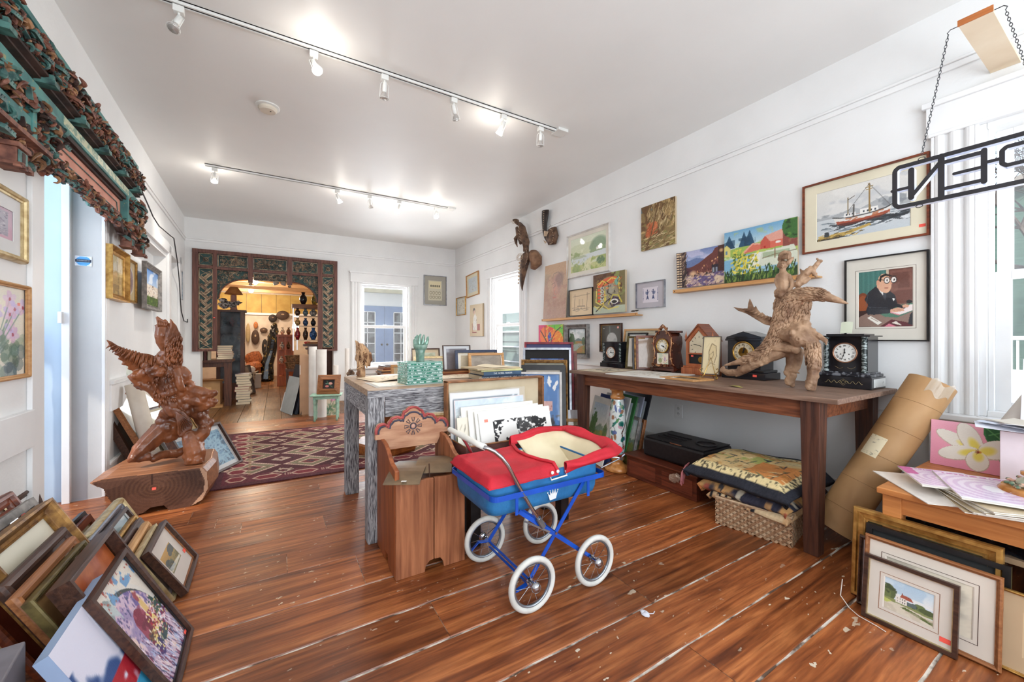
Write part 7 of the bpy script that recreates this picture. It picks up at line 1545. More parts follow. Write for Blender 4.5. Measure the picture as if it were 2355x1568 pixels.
# rolls and papers at the window
d = Vector((.02,-.30,.62)); A_ = Vector((3.05,.50,.50)); q = d.to_track_quat('Z','Y').to_matrix().to_4x4(); q.translation = A_
t = thing('paper_roll','long white paper roll leaning across the near window','roll',q); b = MB(); b.lathe([(.040,0),(.045,0),(.045,.85),(.040,.85),(.040,0)],28); b.f = [f for f in b.f if len(f) == 4]; b.build('paper',mat('rolled_white_paper',S(226,222,216),S(214,208,202),rough=.7),t,smooth=True,angle=40)
def a_line():
 a = Art(90,90,'eceaf2',110); P = [(.2,.5)]
 for i in range(40): P.append((min(.9,max(.1,P[-1][0]+.09*a.r.randn())),min(.9,max(.1,P[-1][1]+.09*a.r.randn()))))
 a.line(P,.006,'3c3c54'); return a
t = thing('line_drawing','large white sheet with blue line drawing leaning at the window edge','drawing',T(2.97,.20,.72,rz=-90,rx=-14)); b = MB(); b.bb(-.16,.16,0,.003,0,.34); b.build('sheet',BOARD((236,236,242)),t); canvas('artwork',a_line(),.32,.34,t,T(0,-.0006,0),M_PRINT)
for k,(x,y,z,rz,c) in enumerate(((2.80,.36,.742,12,(232,234,244)),(2.79,.33,.752,-14,(210,216,230)),(2.80,.31,.762,30,(240,240,246)),(2.81,.33,.772,-35,(222,214,200)))):
 b = MB(); b.sheet(lambda u,v: Vector(((u-.5)*.16,(v-.5)*.22,.012*math.sin(u*3+k)+.010*v)),6,6,.0015); tag(b.build('loose_paper',BOARD(c),M=T(x,y,z,rz=rz)),['white folded paper at the bottom of the loose heap by the window','grey blue folded paper second in the loose heap by the window','bright white folded paper third in the loose heap by the window','cream folded paper on top of the loose heap by the window'][k],'paper','loose papers by the near window')
t = thing('paper_tray','small pale pink box under the loose papers by the near window','box',T(2.82,.32,.5015)); b = MB(); b.bb(-.06,.10,-.16,.07,0,.236); b.build('tray_body',mat('pale_pink_card',S(238,224,230)),t,bevel=.002)
# ------------------------------------------------------------------ pictures leaning on the low table, in front of it
def leanX(lab,x,yc,w,h,tilt,rz=-90,**k): return picture('leaning_picture',lab,'picture',w,h,M=T(x,yc,.001,rz=rz) @ Matrix.Rotation(rad(-tilt),4,'X'),group='pictures leaning on the low pine table',**k)
leanX('small dark brown framed watercolour of a white village, foremost at the low table',2.095,.525,.268,.250,9,fw=.013,fd=.018,fm='dark',prof='flat',mw=(.048,.052),mc=(226,216,204),art=a_cottage(),lip='palegold',line='mid',sticker=(.38,.17))
leanX('light brown wide framed faint print behind the small village watercolour',2.135,.485,.375,.315,8,fw=.016,fd=.018,fm='mid',prof='round',mw=(.05,.05),mc=(230,218,204),art=a_simple('e6dcc8','c4bcac'),line='dark',sticker=(.16,.22))
leanX('narrow dark framed grey picture at the left end in front of the gilt frame',2.17,.58,.24,.29,7,fw=.016,fd=.02,fm='dark',prof='round',mw=.01,mc=(196,196,190),art=a_simple('7c7c70','5c5c50'),lip='silver')
leanX('tan mounted picture with thin gilt edge at the right corner of the photo',2.175,.18,.28,.27,8,fw=.010,fd=.016,fm='gold',prof='round',mw=.05,mc=(206,176,140),art=a_simple('8c7c68','a8967c'))
leanX('black framed dark canvas standing behind the light brown frame',2.215,.49,.40,.335,7,fw=.02,fd=.02,fm='black',prof='flat',mw=.05,mc=(46,48,48),art=a_simple('d8c8a8','b8a888'))
leanX('large gilt framed picture rearmost in the row at the low table',2.245,.525,.43,.385,5,fw=.045,fd=.035,fm='gold',prof='step',art=a_simple('786c48','5c5438'),lip='gold')
b = MB(); b.tube([(2.075,.72,.12),(2.07,.725,.05),(2.085,.70,.006),(2.06,.66,.004),(2.05,.60,.004),(2.04,.57,.004)],.0018,6); tag(b.build('white_string',mat('white_string',S(226,220,210))),'thin white hanging string trailing from the gilt frame onto the floor','string')
b = MB()
for k in range(3): b.tube([(2.72+.09*math.cos(a*PI/9)+k*.01,.80+.07*math.sin(a*PI/9),.012+k*.012) for a in range(18)],.004,6,closed=True)
tag(b.build('coiled_wire',mat('pale_coated_wire',S(190,186,180),S(60,60,60),rough=.4)),'coil of pale wire on the floor beside the foot of the cardboard tube','wire')
b = MB(); b.ell((1.315,1.12,.006),(.016,.02,.006),rough=.8); b.tube([(1.31,1.12,.006),(1.34,1.10,.008),(1.36,1.11,.004)],.002,5); tag(b.build('paper_scrap',mat('white_scrap',S(222,222,230))),'tiny scrap of white paper on the floor right of the front pram wheels','scrap')
# ------------------------------------------------------------------ carved and painted lintel over the blue doorway (left wall)
TEAL = mat('worn_teal_paint',S(86,146,140),S(62,112,112),rough=.55,scale=9,bump=.2,speck=S(150,150,110),speck_t=.62,speck_s=30)
TERR = mat('terracotta_paint',S(150,98,78),S(92,54,44),rough=.6,scale=22,bump=.3)
GOLDP = mat('dull_gold_paint',S(166,122,84),S(96,66,46),rough=.5,scale=22,bump=.3)
TEAL2 = mat('blue_green_relief',S(92,136,128),S(40,62,62),rough=.5,scale=22,bump=.3)
DKW = mat('dark_relief_wood',S(72,48,40),S(38,26,24),rough=.7,scale=12,bump=.3)
PINKP = mat('salmon_panel_paint',S(216,152,130),S(200,134,114),rough=.6,scale=6,bump=.1)
def relief(b,s0,s1,z0,z1,o0,o1,n,rnd,sz=.03,roofs=.12,wts=(4,4,3,3)):
 """dense carved foliage, figures and little roofs; local frame x=off, y=s, z"""
 pal = [0]*wts[0]+[1]*wts[1]+[2]*wts[2]+[3]*wts[3]
 for i in range(n):
  b.mi = rnd.choice(pal); y = rnd.uniform(s0,s1); z = rnd.uniform(z0,z1); x = rnd.uniform(o0,o1); k = rnd.random(); q = sz*(.5+rnd.random())
  if k < roofs:
   b.mi = rnd.choice((0,0,2)); M = Matrix.Translation((x,y,z)) @ Matrix.Rotation(rnd.uniform(-.25,.25),4,'X') @ Matrix.Rotation(rnd.uniform(.3,.8),4,'Y')
   for r_ in range(4): b.box((0,(r_-1.5)*q*.5,0),(q*1.6,q*.34,q*.25),M)
   b.box((0,0,-q*.2),(q*1.7,q*2.1,q*.2),M)
  elif k < .62:
   a = rnd.uniform(0,6.28); c = rnd.uniform(-2.4,2.4); P = [];
   for j in range(6): t = j/5; P.append((x+.5*q*math.sin(t*3),y+q*1.3*t*math.cos(a+c*t),z+q*1.3*t*math.sin(a+c*t)))
   b.tube(P,[q*.30,q*.36,q*.34,q*.28,q*.2,q*.08],6,flat=.6)
  elif k < .8: b.ell((x,y,z),(q*.5,q*rnd.uniform(.35,.7),q*rnd.uniform(.35,.7)),n=7,m=5,rough=.4,seed=i)
  else:
   a = rnd.uniform(0,3.14); M = Matrix.Translation((x,y,z)) @ Matrix.Rotation(a,4,'X') @ Matrix.Rotation(rnd.uniform(-.5,.5),4,'Z'); b.box((0,0,0),(q*.6,q*1.5,q*.3),M)
RM = [TERR,GOLDP,TEAL2,DKW]
lt = thing('carved_lintel','long carved wooden lintel in teal, terracotta and gold over the blue doorway','lintel',ML @ T(0,0,0))
S0,S1 = 1.75,4.62; rn = random.Random(21)
b = MB(); b.bb(.03,.055,S0,S1,2.05,2.63); b.bb(.03,.075,S0,S1,2.615,2.645); b.build('backboard',TEAL,lt,bevel=.003)
b = MB(); b.prism([(.055,2.38),(.105,2.40),(.105,2.412),(.055,2.425)],S0,S1); b.prism([(.055,2.37),(.085,2.375),(.085,2.385),(.055,2.385)],S0,S1)
b.build('frieze_shelf',DKW,lt)
b = MB(); relief(b,S0,S1,2.44,2.565,.06,.115,900,rn,.027); relief(b,S0,S1,2.42,2.45,.08,.12,260,rn,.02,0); b.build('upper_carved_frieze',RM,lt)
for k in range(7): y = 1.95+k*.41; b = MB(); b.bb(.06,.12,y-.012,y+.012,2.375,2.415); b.bb(.06,.13,y-.03,y+.03,2.36,2.385); b.build('bracket_block',TEAL2,lt)
b = MB(); b.prism([(.055,2.235),(.10,2.245),(.10,2.262),(.085,2.268),(.085,2.33),(.055,2.345)],S0,S1-.02); b.build('teal_moulding',TEAL,lt,bevel=.002)
b = MB(); b.bb(.085,.0865,3.0,4.25,2.275,2.325); b.build('pale_inlay',mat('flaking_cream_green_inlay',S(196,198,166),S(120,150,130),rough=.4,scale=30,lo=.42,hi=.5),lt)
b = MB(); b.bb(.055,.095,2.70,4.20,2.215,2.238); b.bb(.055,.075,2.70,4.20,2.20,2.215); b.build('groove_moulding',DKW,lt)
b = MB(); b.bb(.045,.062,2.66,4.16,2.03,2.205); b.build('salmon_panel',PINKP,lt)
b = MB(); b.tube([(.064,2.80,2.10),(.064,4.0,2.10)],.004,6); b.tube([(.066,2.78,2.16),(.066,4.02,2.16),(.066,4.05,2.08)],.003,6); b.build('panel_bead',TEAL2,lt)
b = MB(); relief(b,2.78,4.05,1.99,2.07,.055,.09,300,rn,.024,.16); b.build('lower_carved_fringe',RM,lt)
b = MB(); relief(b,S0,2.72,2.15,2.25,.06,.115,230,rn,.03,.1); relief(b,2.72,2.95,2.08,2.20,.06,.12,40,rn,.03); b.build('side_carved_panel',RM,lt)
b = MB(); relief(b,4.18,S1,2.13,2.26,.06,.13,110,rn,.036,.15); b.build('side_carved_panel',RM,lt)
b = MB(); b.bb(.055,.10,S0,2.62,2.07,2.13); b.bb(.055,.105,2.60,2.64,2.02,2.22); b.build('side_band',TEAL,lt,bevel=.002); b = MB(); b.bb(.055,.10,4.15,S1-.01,2.06,2.12); b.bb(.055,.105,4.13,4.17,1.98,2.24); b.build('side_band',TEAL,lt,bevel=.002)
b = MB(); relief(b,S0,2.72,1.96,2.08,.055,.11,190,rn,.03,.05); relief(b,2.62,2.84,1.95,2.05,.06,.10,60,rn,.028,0); b.prism([(.05,1.99),(.13,2.0),(.13,2.02),(.05,2.03)],S0,2.72); b.build('corner_bracket',RM,lt)
b = MB(); relief(b,4.05,S1-.02,1.93,2.06,.055,.12,120,rn,.036,.05); b.tube([(.07,3.98,2.06),(.08,4.0,1.98),(.08,4.06,1.93),(.08,3.98,1.92)],[.03,.028,.022,.008],8); b.build('corner_bracket',RM,lt)
for y in (2.44,4.18,4.52):
 b = MB(); b.bb(.055,.135,y-.055,y+.055,1.925,1.945); b.bb(.06,.125,y-.045,y+.045,1.86,1.925); b.mi = 2; b.bb(.125,.13,y-.035,y+.035,1.868,1.92); b.mi = 3; b.bb(.129,.132,y-.012,y+.012,1.875,1.915); b.mi = 0
 for k in range(5): b.box((.13,y-.05+k*.025,1.852+.006*(k % 2)),(.02,.02,.02))
 b.bb(.055,.14,y-.06,y+.06,1.85,1.862); b.build('pendant',RM,lt,bevel=.002)
# dark carved furniture post standing in the blue hall
b = MB(); prof = [(.0,0),(.035,0),(.035,.25),(.03,.35),(.045,.5),(.05,.62),(.045,.78),(.075,.86),(.055,.95),(.06,1.0),(.075,1.04),(.05,1.12),(.03,1.15),(.03,1.22),(0,1.22)]
t = thing('hall_mirror_post','black curved carved furniture side standing in the blue hallway','furniture',ML @ T(-.42,3.90,0,rz=30))
b.prism(prof,-.02,.02); b.build('carved_side',mat('black_lacquer',S(40,40,46),S(24,24,28),rough=.3),t,bevel=.006)
b = MB(); b.bb(-.04,.0,-.025,.02,0,1.2); b.build('post',MC['black_lacquer'],t)
# ------------------------------------------------------------------ pictures leaning in rows against the left wall
def row(lab,px,py,xb,w,h=None,tilt=28,rz=91.5,fm='dark',fw=.03,fd=.025,grp='',zf=None,wn=0,**k):
 """far top corner of the frame (seen in the photo) + the floor line it stands on give height and place"""
 tn = math.tan(rad(tilt)); r = _ray(px,py); t_ = (xb-1.15*tn)/(r[0]+r[2]*tn); y1,z1 = r[1]*t_,1.15+r[2]*t_
 hh = h or max(.12,z1/math.cos(rad(tilt)))
 M = T(xb,y1-w/2,.001,rz=rz) @ Matrix.Rotation(rad(-tilt),4,'X')
 return picture('leaning_picture',lab,'picture',w,hh,fw=fw,fd=fd,fm=fm,M=M,group=grp,**k)
G1,G2,G3 = 'near row of pictures leaning on the left wall','far row of pictures leaning on the left wall','back row of pictures leaning on the left wall'
c_ = lambda x,y: (x*.2985,1100+y*.2985)
row('dark framed painting of a domed mosque with arch, foremost in the near left row',*c_(930,555),-.292,.345,tilt=27.6,fw=.016,fd=.022,fm='dark',prof='flat',art=a_mosque(),glazed=False,grp=G1,lip='black',sticker=(.42,.05))
def a_blue(): a = Art(60,80,'3c9cc4',120); a.rect(0,.5,1,1,'d8d8e8'); a.blot('2c4c84',4,.5,0,.3,1,.8); a.rect(0,.3,1,.5,'a81c2c'); a.blot('d8e0f0',6,.55,0,.3,1,.5); a.blot('5cc4dc',5,.5,0,0,1,.3); return a
row('unframed white, red and turquoise abstract canvas right behind the mosque painting',236,1352,-.335,.40,h=.40,tilt=26,fw=0,fd=.03,edge=(150,170,200),art=a_blue(),glazed=False,grp=G1)
row('deep brown box framed orange picture third in the near left row',*c_(800,505),-.385,.40,h=.45,tilt=26,fw=.014,fd=.055,fm='dark',prof='flat',art=a_simple('cc6c34','b8582c',40,40,5),grp=G1,sticker=(-.36,.86))
row('narrow bronze framed picture fourth in the near left row',210,1282,-.425,.40,h=.44,tilt=27,fm='olive',fw=.02,prof='step',art=a_simple('8c6c44'),grp=G1)
row('orange wood framed picture fifth in the near left row',200,1283,-.455,.42,h=.455,tilt=27,fm='mid',fw=.03,prof='round',art=a_simple('a87c4c'),grp=G1)
row('dark brown rounded frame sixth in the near left row',*c_(630,575),-.50,.44,h=.47,tilt=27,fm='dark',fw=.045,prof='round',lip='palegold',art=a_simple('9c8c5c','7c7048'),grp=G1)
row('wide gilt and tan framed pale seascape seventh in the near left row',*c_(490,425),-.565,.47,h=.545,tilt=27,fm='oldgold',fw=.05,fd=.05,prof='scoop',art=(lambda a: (a.grad('b4b098','d8d2bc',0,.6),a)[-1])(Art(30,40,'d6d0bc',121)),glazed=False,grp=G1)
row('grey framed picture with pink sticker behind the pale seascape frame',128,1228,-.63,.44,h=.545,tilt=26,fm='grey',fw=.03,prof='flat',art=a_simple('94888c'),grp=G1,sticker=(.3,.93))
row('dark red framed picture between grey frame and bright mahogany frame',92,1250,-.665,.46,h=.53,tilt=27,fm='mahog',fw=.03,prof='round',art=a_simple('8c3c24'),grp=G1)
row('bright mahogany double moulded frame near the left photo edge',82,1232,-.72,.46,h=.56,tilt=26,fm='mahog',fw=.05,fd=.04,prof='step',art=a_simple('7c5c44'),grp=G1)
row('pale gold framed picture with pink sticker at the left photo edge',54,1238,-.78,.44,h=.55,tilt=24,fm='palegold',fw=.03,prof='flat',art=a_simple('b8a88c'),grp=G1,sticker=(.25,.92))
row('worn brown framed picture rearmost at the left photo edge',20,1246,-.84,.44,h=.53,tilt=22,fm='oldgold',fw=.03,prof='round',art=a_simple('7c6444'),grp=G1)
# far row
row('brown framed small landscape at dusk with wide cream mount, foremost of the far left row',*c_(1235,345),-.368,.355,tilt=31,fw=.014,fd=.03,fm='dark',prof='flat',mw=.068,mc=(214,204,194),art=a_dusk(),lip='mid',grp=G2,sticker=(.41,.30))
row('thin gold framed picture directly behind the dusk landscape',*c_(1170,370),-.405,.36,tilt=29,fm='palegold',fw=.012,prof='flat',mw=.02,mc=(170,150,150),art=a_simple('a0887c'),grp=G2)
row('rounded light orange wood frame third in the far left row',*c_(1105,345),-.44,.38,tilt=29,fm='oak',fw=.035,fd=.03,prof='round',art=a_simple('8c6c5c'),grp=G2)
row('brown framed picture fourth in the far left row',*c_(1050,320),-.485,.38,tilt=29,fm='dark',fw=.03,prof='flat',lip='silver',art=a_simple('7c5c4c'),grp=G2)
row('gilt framed picture fifth in the far left row',*c_(1010,300),-.52,.40,tilt=28,fm='gold',fw=.03,prof='step',art=a_simple('94804c'),grp=G2)
row('brown and white framed pale blue seascape sixth in the far left row',*c_(938,240),-.57,.46,tilt=28,fm='dark',fw=.016,fd=.03,prof='flat',lip='white',mw=.0,art=(lambda a: (a.blot('c4dce8',3,.5),a.blot('e8f0f0',5,.55),a)[-1])(Art(40,40,'b4ccd8',122)),grp=G2)
row('silver framed picture seventh in the far left row',*c_(915,205),-.605,.46,tilt=27,fm='silver',fw=.02,prof='round',art=a_simple('5c5450'),grp=G2)
row('tall rounded cream frame eighth and highest in the far left row',*c_(890,168),-.65,.50,tilt=27,fm='palegold',fw=.045,fd=.045,prof='round',art=a_simple('b8a888'),grp=G2)
# back row
row('red brown framed cream print with coral sticker foremost of the back left row',*c_(660,290),-.79,.40,tilt=24,fm='mahog',fw=.035,prof='flat',lip='palegold',mw=.03,mc=(226,212,176),art=a_simple('8c7458'),grp=G3,sticker=(.30,.94))
row('black framed picture behind the red brown one in the back left row',*c_(620,268),-.825,.42,tilt=24,fm='black',fw=.03,prof='flat',art=a_simple('3c3838'),grp=G3)
row('gilt and orange framed picture third in the back left row',*c_(490,330),-.865,.40,tilt=22,fm='gold',fw=.035,prof='scoop',art=a_simple('b46c34','a05c2c'),grp=G3)
row('white framed picture fourth in the back left row',*c_(470,300),-.89,.40,tilt=21,fm='white',fw=.03,prof='flat',art=a_simple('b8a08c'),grp=G3)
row('thin gilt framed grey blue seascape fifth in the back left row',*c_(400,248),-.925,.52,tilt=19,fm='palegold',fw=.016,prof='flat',art=(lambda a: (a.blot('5c6c84',5,.5),a)[-1])(Art(40,40,'848c98',123)),grp=G3)
row('dark brown framed picture sixth in the back left row',*c_(330,250),-.95,.56,h=.42,tilt=15,fm='dark',fw=.03,prof='round',art=a_simple('5c4c3c'),grp=G3)
row('reddish brown frame rearmost of the back left row touching the wall',*c_(300,232),-.975,.60,h=.43,tilt=13,fm='mahog',fw=.04,prof='round',art=a_simple('7c4c34'),grp=G3)
# grey box with a pink canvas in the near corner
t = thing('storage_box','dark grey box at the bottom left corner of the photo holding a pink canvas','box',T(-.66,1.42,0,rz=8)); b = MB(); b.bb(-.16,.13,-.22,.02,0,.40); b.build('box_body',mat('dark_grey_card_box',S(110,106,112),S(70,64,72),rough=.5),t,bevel=.004)
picture('canvas_painting','pink and orange abstract canvas leaning in front of the dark grey box','picture',.34,.36,fw=0,fd=.035,art=a_abstract(60,60,('c87c9c','d89878','a85c6c','c8a0c8','e0b0b0'),'cc94b4',124,6),glazed=False,M=T(-.47,1.28,.001,rz=93,rx=-20))
# ------------------------------------------------------------------ pictures behind the eagle, in the recess
def recp(lab,x,y,rz,tilt,w,h,**k): return picture('leaning_picture',lab,'picture',w,h,M=T(x,y,.001,rz=rz) @ Matrix.Rotation(rad(-tilt),4,'X'),group='pictures leaning behind the eagle carving',**k)
recp('oak framed cream print leaning foremost behind the eagle tail',-.72,4.55,75,26,.80,.78,fw=.03,fd=.03,fm='mid',prof='flat',art=a_simple('d8ccb4','cabda2'))
recp('dark framed back panel leaning at the far left behind the eagle',-.85,4.62,78,24,.86,.80,fw=.03,fd=.05,fm='dark',prof='flat',art=a_simple('5c4c44'))
recp('silver framed small print overlapping the oak framed one',-.66,4.62,74,27,.50,.60,fw=.02,fd=.025,fm='silver',prof='round',mw=.02,mc=(214,202,176),art=a_simple('d4c8a4'))
recp('gilt framed picture low behind the eagle rock base',-.60,4.66,74,28,.48,.46,fw=.04,fd=.035,fm='oldgold',prof='scoop',art=a_simple('8c7444'))
recp('pale green and white unframed canvas at the back behind the eagle',-1.02,4.95,82,12,.60,.95,fw=0,fd=.02,art=a_floral(40,50,'dce0d4',('c8d0c0','e8ecE0'.lower()),('6c8c84','4c6c74'),125),glazed=False)
recp('blue stippled print in dark frame leaning right of the eagle on the rug edge',-.42,4.16,62,30,.56,.42,fw=.018,fd=.035,fm='dark',prof='flat',mw=(.02,.035),mc=(206,206,206),art=a_abstract(70,60,('3c6480','5c84a0','2c4c64','7ca0b4'),'44708c',126,60))
recp('plain dark framed picture directly behind the blue stippled print',-.47,4.22,62,28,.56,.40,fw=.025,fd=.03,fm='dark',prof='flat',art=a_simple('4c3c38'))
b = MB(); d = Vector((-.15,.1,.66)); q = d.to_track_quat('Z','Y').to_matrix().to_4x4(); q.translation = Vector((-.83,4.22,.02)); b.lathe([(.05,0),(.055,0),(.055,.78),(0,.78)],24); tag(b.build('paper_roll',mat('rolled_cream_paper',S(226,216,200),S(210,198,180),rough=.7),M=q,smooth=True,angle=40),'thick cream paper roll leaning at the white wall behind the eagle','roll')
# ------------------------------------------------------------------ things on the grey washed table
GZ = .861
GLS = mat('green_float_glass',S(196,236,224),S(160,220,204),rough=.08,trans=.6,ior=1.5,scale=14)
GLE = mat('green_glass_sparkle',S(224,246,240),S(44,138,112),rough=.08,trans=.25,scale=70,lo=.44,hi=.56)  # near-white noise paints the sparkle of light on the green glass strips
t = thing('glass_block_vase','square block of stacked green glass strips on the grey washed table','vase',T(.79,2.47,GZ,rz=6)); rn = random.Random(3)
for k in range(15):
 b = MB(); z = .0005+k*.0093; q = .0
 for s_ in (-1,1):
  b.bb(-.118+rn.uniform(-.003,.003),.118+rn.uniform(-.003,.003),s_*.068-.012,s_*.068+.012,z,z+.0082); b.bb(s_*.106-.012,s_*.106+.012,-.08+rn.uniform(-.003,.003),.08,z,z+.0082)
 b.build('glass_strip',GLE if k % 2 else GLS,t)
GLH = mat('grey_green_glass',S(176,204,188),S(120,168,148),rough=.12,trans=.4,scale=30)
t = thing('glass_hand','green layered glass sculpture of a raised cupped hand standing in the glass block','sculpture',T(.80,2.50,GZ+.001)); b = MB()
def hnd(x,z,y=0): return Vector((x,y,z))
for k in range(5):
 y = -.022+k*.011; w = 1-abs(k-2)*.12
 b.tube([(0,y,0),(0,y,.10),(0,y,.19),(.002,y,.225)],[.030*w,.026*w,.028*w,.040*w],8)
 b.tube([(.002,y,.215),(.002,y,.245)],[.042*w,.05*w],8)
b.build('wrist',GLH,t,smooth=True)
for k in range(5):
 a = (-.9,-.45,0.05,.5,1.0)[k]; L = (.05,.07,.078,.072,.06)[k]; x = .042*math.sin(a); y = (-.012,.018,.024,.016,-.012)[k]
 b = MB(); b.tube([(x*.7,y,.235),(x*1.15,y+.004,.255),(x*1.25,y-.002,.235+L*.75),(x*1.1+.004,y-.014,.235+L)],[.013,.012,.0105,.006],8); b.build('finger',GLH,t,smooth=True)
def pap(lab,x,y,rz,w,d,z,c,art=None,amp=.01,th=.0012):
 f = lambda u,v: Vector(((u-.5)*w,(v-.5)*d,amp*math.sin(u*PI)*math.sin(v*2+.6)+.0005))
 b = MB(); b.sheet(f,12,12,th); o = tag(b.build('large_print',BOARD(c),M=T(x,y,z,rz=rz)),lab,'print')
 if art: canvas('printed_face',art,1,1,o,fn=lambda u,v: Vector(f(.06+.88*u,.06+.88*v))+Vector((0,0,.0008)))
 return o
pap('large curling tan print with faint drawing at the left of the grey table',.74,2.84,12,.46,.34,GZ+.004,(226,206,176),a_map(60,50,'e2cba8',130,'a8805c',60),.022)
pap('grey edged print board under the curling tan print on the grey table',.70,2.52,2,.42,.28,GZ+.001,(196,192,186),a_map(50,40,'dccbb0',131,'8c7460',50),.0,.003)
pap('tan print with reddish drawing lying right of the glass block',1.20,2.78,-6,.40,.36,GZ+.001,(228,212,190),a_map(50,50,'e4d4bc',132,'b07c64',80),.004)
def book(lab,x,y,z,rz,w,d,th,c,text=None,tc=(236,236,232),grp='books stacked on the grey table'):
 t = thing('book',lab,'book',T(x,y,z,rz=rz),grp)
 b = MB(); b.bb(-w/2,w/2,-d/2,d/2,0,.0025); b.bb(-w/2,w/2,-d/2,d/2,th-.0025,th); b.bb(-w/2,w/2,-d/2-.003,-d/2+.001,0,th); b.build('cover',mat('cover_%d_%d_%d' % c,S(*c),S(*[int(q*.8) for q in c]),rough=.4,scale=10),t,bevel=.0006)
 b = MB(); b.bb(-w/2+.003,w/2-.004,-d/2+.001,d/2-.004,.0025,th-.0025); b.build('pages',mat('book_pages',S(222,206,178),S(196,178,148),rough=.8,scale=60,stretch=(.2,.2,6)),t)
 if text:
  cu = bpy.data.curves.new('title','FONT'); cu.body = text; cu.size = th*.62; cu.align_x = 'CENTER'; cu.align_y = 'CENTER'; cu.extrude = .0002
  tmp = bpy.data.objects.new('title',cu); COL.objects.link(tmp); dg = bpy.context.evaluated_depsgraph_get(); me = bpy.data.meshes.new_from_object(tmp.evaluated_get(dg)); bpy.data.objects.remove(tmp)
  me.materials.clear(); me.materials.append(mat('lettering_%d_%d_%d' % tc,S(*tc),rough=.4)); o = bpy.data.objects.new('title',me); finish(o,t,T(0,-d/2-.0035,th/2,rx=90))
 return t
book('thick dark blue book with white spine lettering at the bottom of the book stack',1.335,2.45,GZ+.001,-3,.33,.25,.036,(30,52,80),'DISCOVERING  WORLD  OF  JUDGES')
book('blue grey book with short white title second from below in the book stack',1.325,2.45,GZ+.038,-1,.29,.23,.024,(66,92,118),'THE  NOBEL  READER')
book('thin pale yellow book near the top of the book stack',1.33,2.46,GZ+.063,-4,.31,.24,.012,(218,214,150))
book('worn tan folder of papers on top of the book stack',1.29,2.46,GZ+.076,3,.34,.25,.010,(206,184,146))
b = MB(); b.sheet(lambda u,v: Vector(((u-.5)*.26,(v-.5)*.2,.012*math.sin(u*5)*v+.001)),12,6,.001); tag(b.build('loose_paper',BOARD((232,218,190)),M=T(1.36,2.46,GZ+.088,rz=8)),'curling cream sheet on top of the book stack','paper')
picture('framed_picture','back of a small stretched canvas leaning behind the book stack','picture',.30,.17,fw=.02,fd=.02,fm='oak',prof='flat',art=a_simple('9c8c78','8c7c68'),M=T(1.44,2.80,GZ,rz=-6,rx=-10))
picture('framed_picture','navy framed picture standing behind the stretched canvas','picture',.36,.19,fw=.02,fd=.02,fm='navy',prof='flat',art=a_simple('c8b89c'),M=T(1.40,2.90,GZ,rz=-6,rx=-8))
picture('framed_picture','thin dark framed white print standing rearmost behind the book stack','picture',.24,.23,fw=.008,fd=.015,fm='dark',prof='flat',mw=.02,mc=(222,222,224),art=a_simple('6c6468'),M=T(1.28,3.02,GZ,rz=-4,rx=-8))
for k in range(3): picture('framed_picture',['reddish frame lying flat behind the books, lowest of three','brown frame lying flat behind the books, middle of three','dark frame lying flat behind the books, topmost of three'][k],'picture',.30,.20,fw=.02,fd=.014,fm=('mahog','mid','dark')[k],prof='flat',art=a_simple('c0a884'),M=T(1.20+.02*k,2.96,GZ+.015*k+.001,rz=4*k) @ Matrix.Rotation(rad(-90),4,'X') @ Matrix.Translation((0,-.001,-.1)),group='frames lying flat on the grey table')
# ------------------------------------------------------------------ old suitcase full of prints, on a dark bench
LEA = mat('worn_brown_leather',S(112,74,66),S(74,46,42),rough=.45,scale=12,bump=.2); LEA2 = mat('frayed_tan_leather',S(164,112,72),S(104,70,46),rough=.7,scale=16,bump=.4); LIN = mat('cream_case_lining',S(222,206,176),S(206,188,156),rough=.8)
t = thing('bench','dark low bench under the open suitcase behind the doll pram','bench',T(1.24,2.06,0)); b = MB(); b.bb(-.34,.36,-.10,.15,.30,.375); b.build('seat',MC['black_frame'],t,bevel=.01)
for x in (-.30,.32):
 for y in (-.07,.12): b = MB(); b.bb(x-.03,x+.03,y-.03,y+.03,0,.30); b.build('leg',MC['black_frame'],t)
t = thing('open_suitcase','open worn brown leather suitcase filled with loose white prints','suitcase',T(1.215,2.08,.3765))
b = MB(); W2,D0,D1,HH = .345,-.135,.125,.185
b.bb(-W2,W2,D0,D1,0,.008); b.bb(-W2,W2,D0,D0+.006,0,HH); b.bb(-W2,W2,D1-.006,D1,0,HH); b.bb(-W2,-W2+.006,D0,D1,0,HH); b.bb(W2-.006,W2,D0,D1,0,HH); b.build('tray',LEA,t,bevel=.003)
b = MB(); b.tube([(-W2,D0,HH),(W2,D0,HH),(W2,D1,HH),(-W2,D1,HH)],.005,6,closed=True); b.build('tray_edge',LEA2,t)
b = MB(); b.bb(-W2+.004,W2+.004,D1+.045,D1+.05,HH,HH+.315); b.build('lid_panel',LIN,t)
b = MB()
for q in ((-W2-.004,-W2+.008,HH,HH+.33),(W2-.004,W2+.012,HH,HH+.33)): b.bb(q[0],q[1],D1-.005,D1+.052,q[2],q[3])
b.bb(-W2-.004,W2+.012,D1-.005,D1+.052,HH+.318,HH+.33); b.build('lid_wall',LEA2,t,bevel=.004)
b = MB(); b.bb(-.055,.055,D0-.008,D0,.07,.105); b.bb(-.03,.03,D0-.013,D0-.008,.078,.098); b.build('latch',mat('dull_nickel',S(150,150,146),S(110,110,106),metal=.8,rough=.35),t)
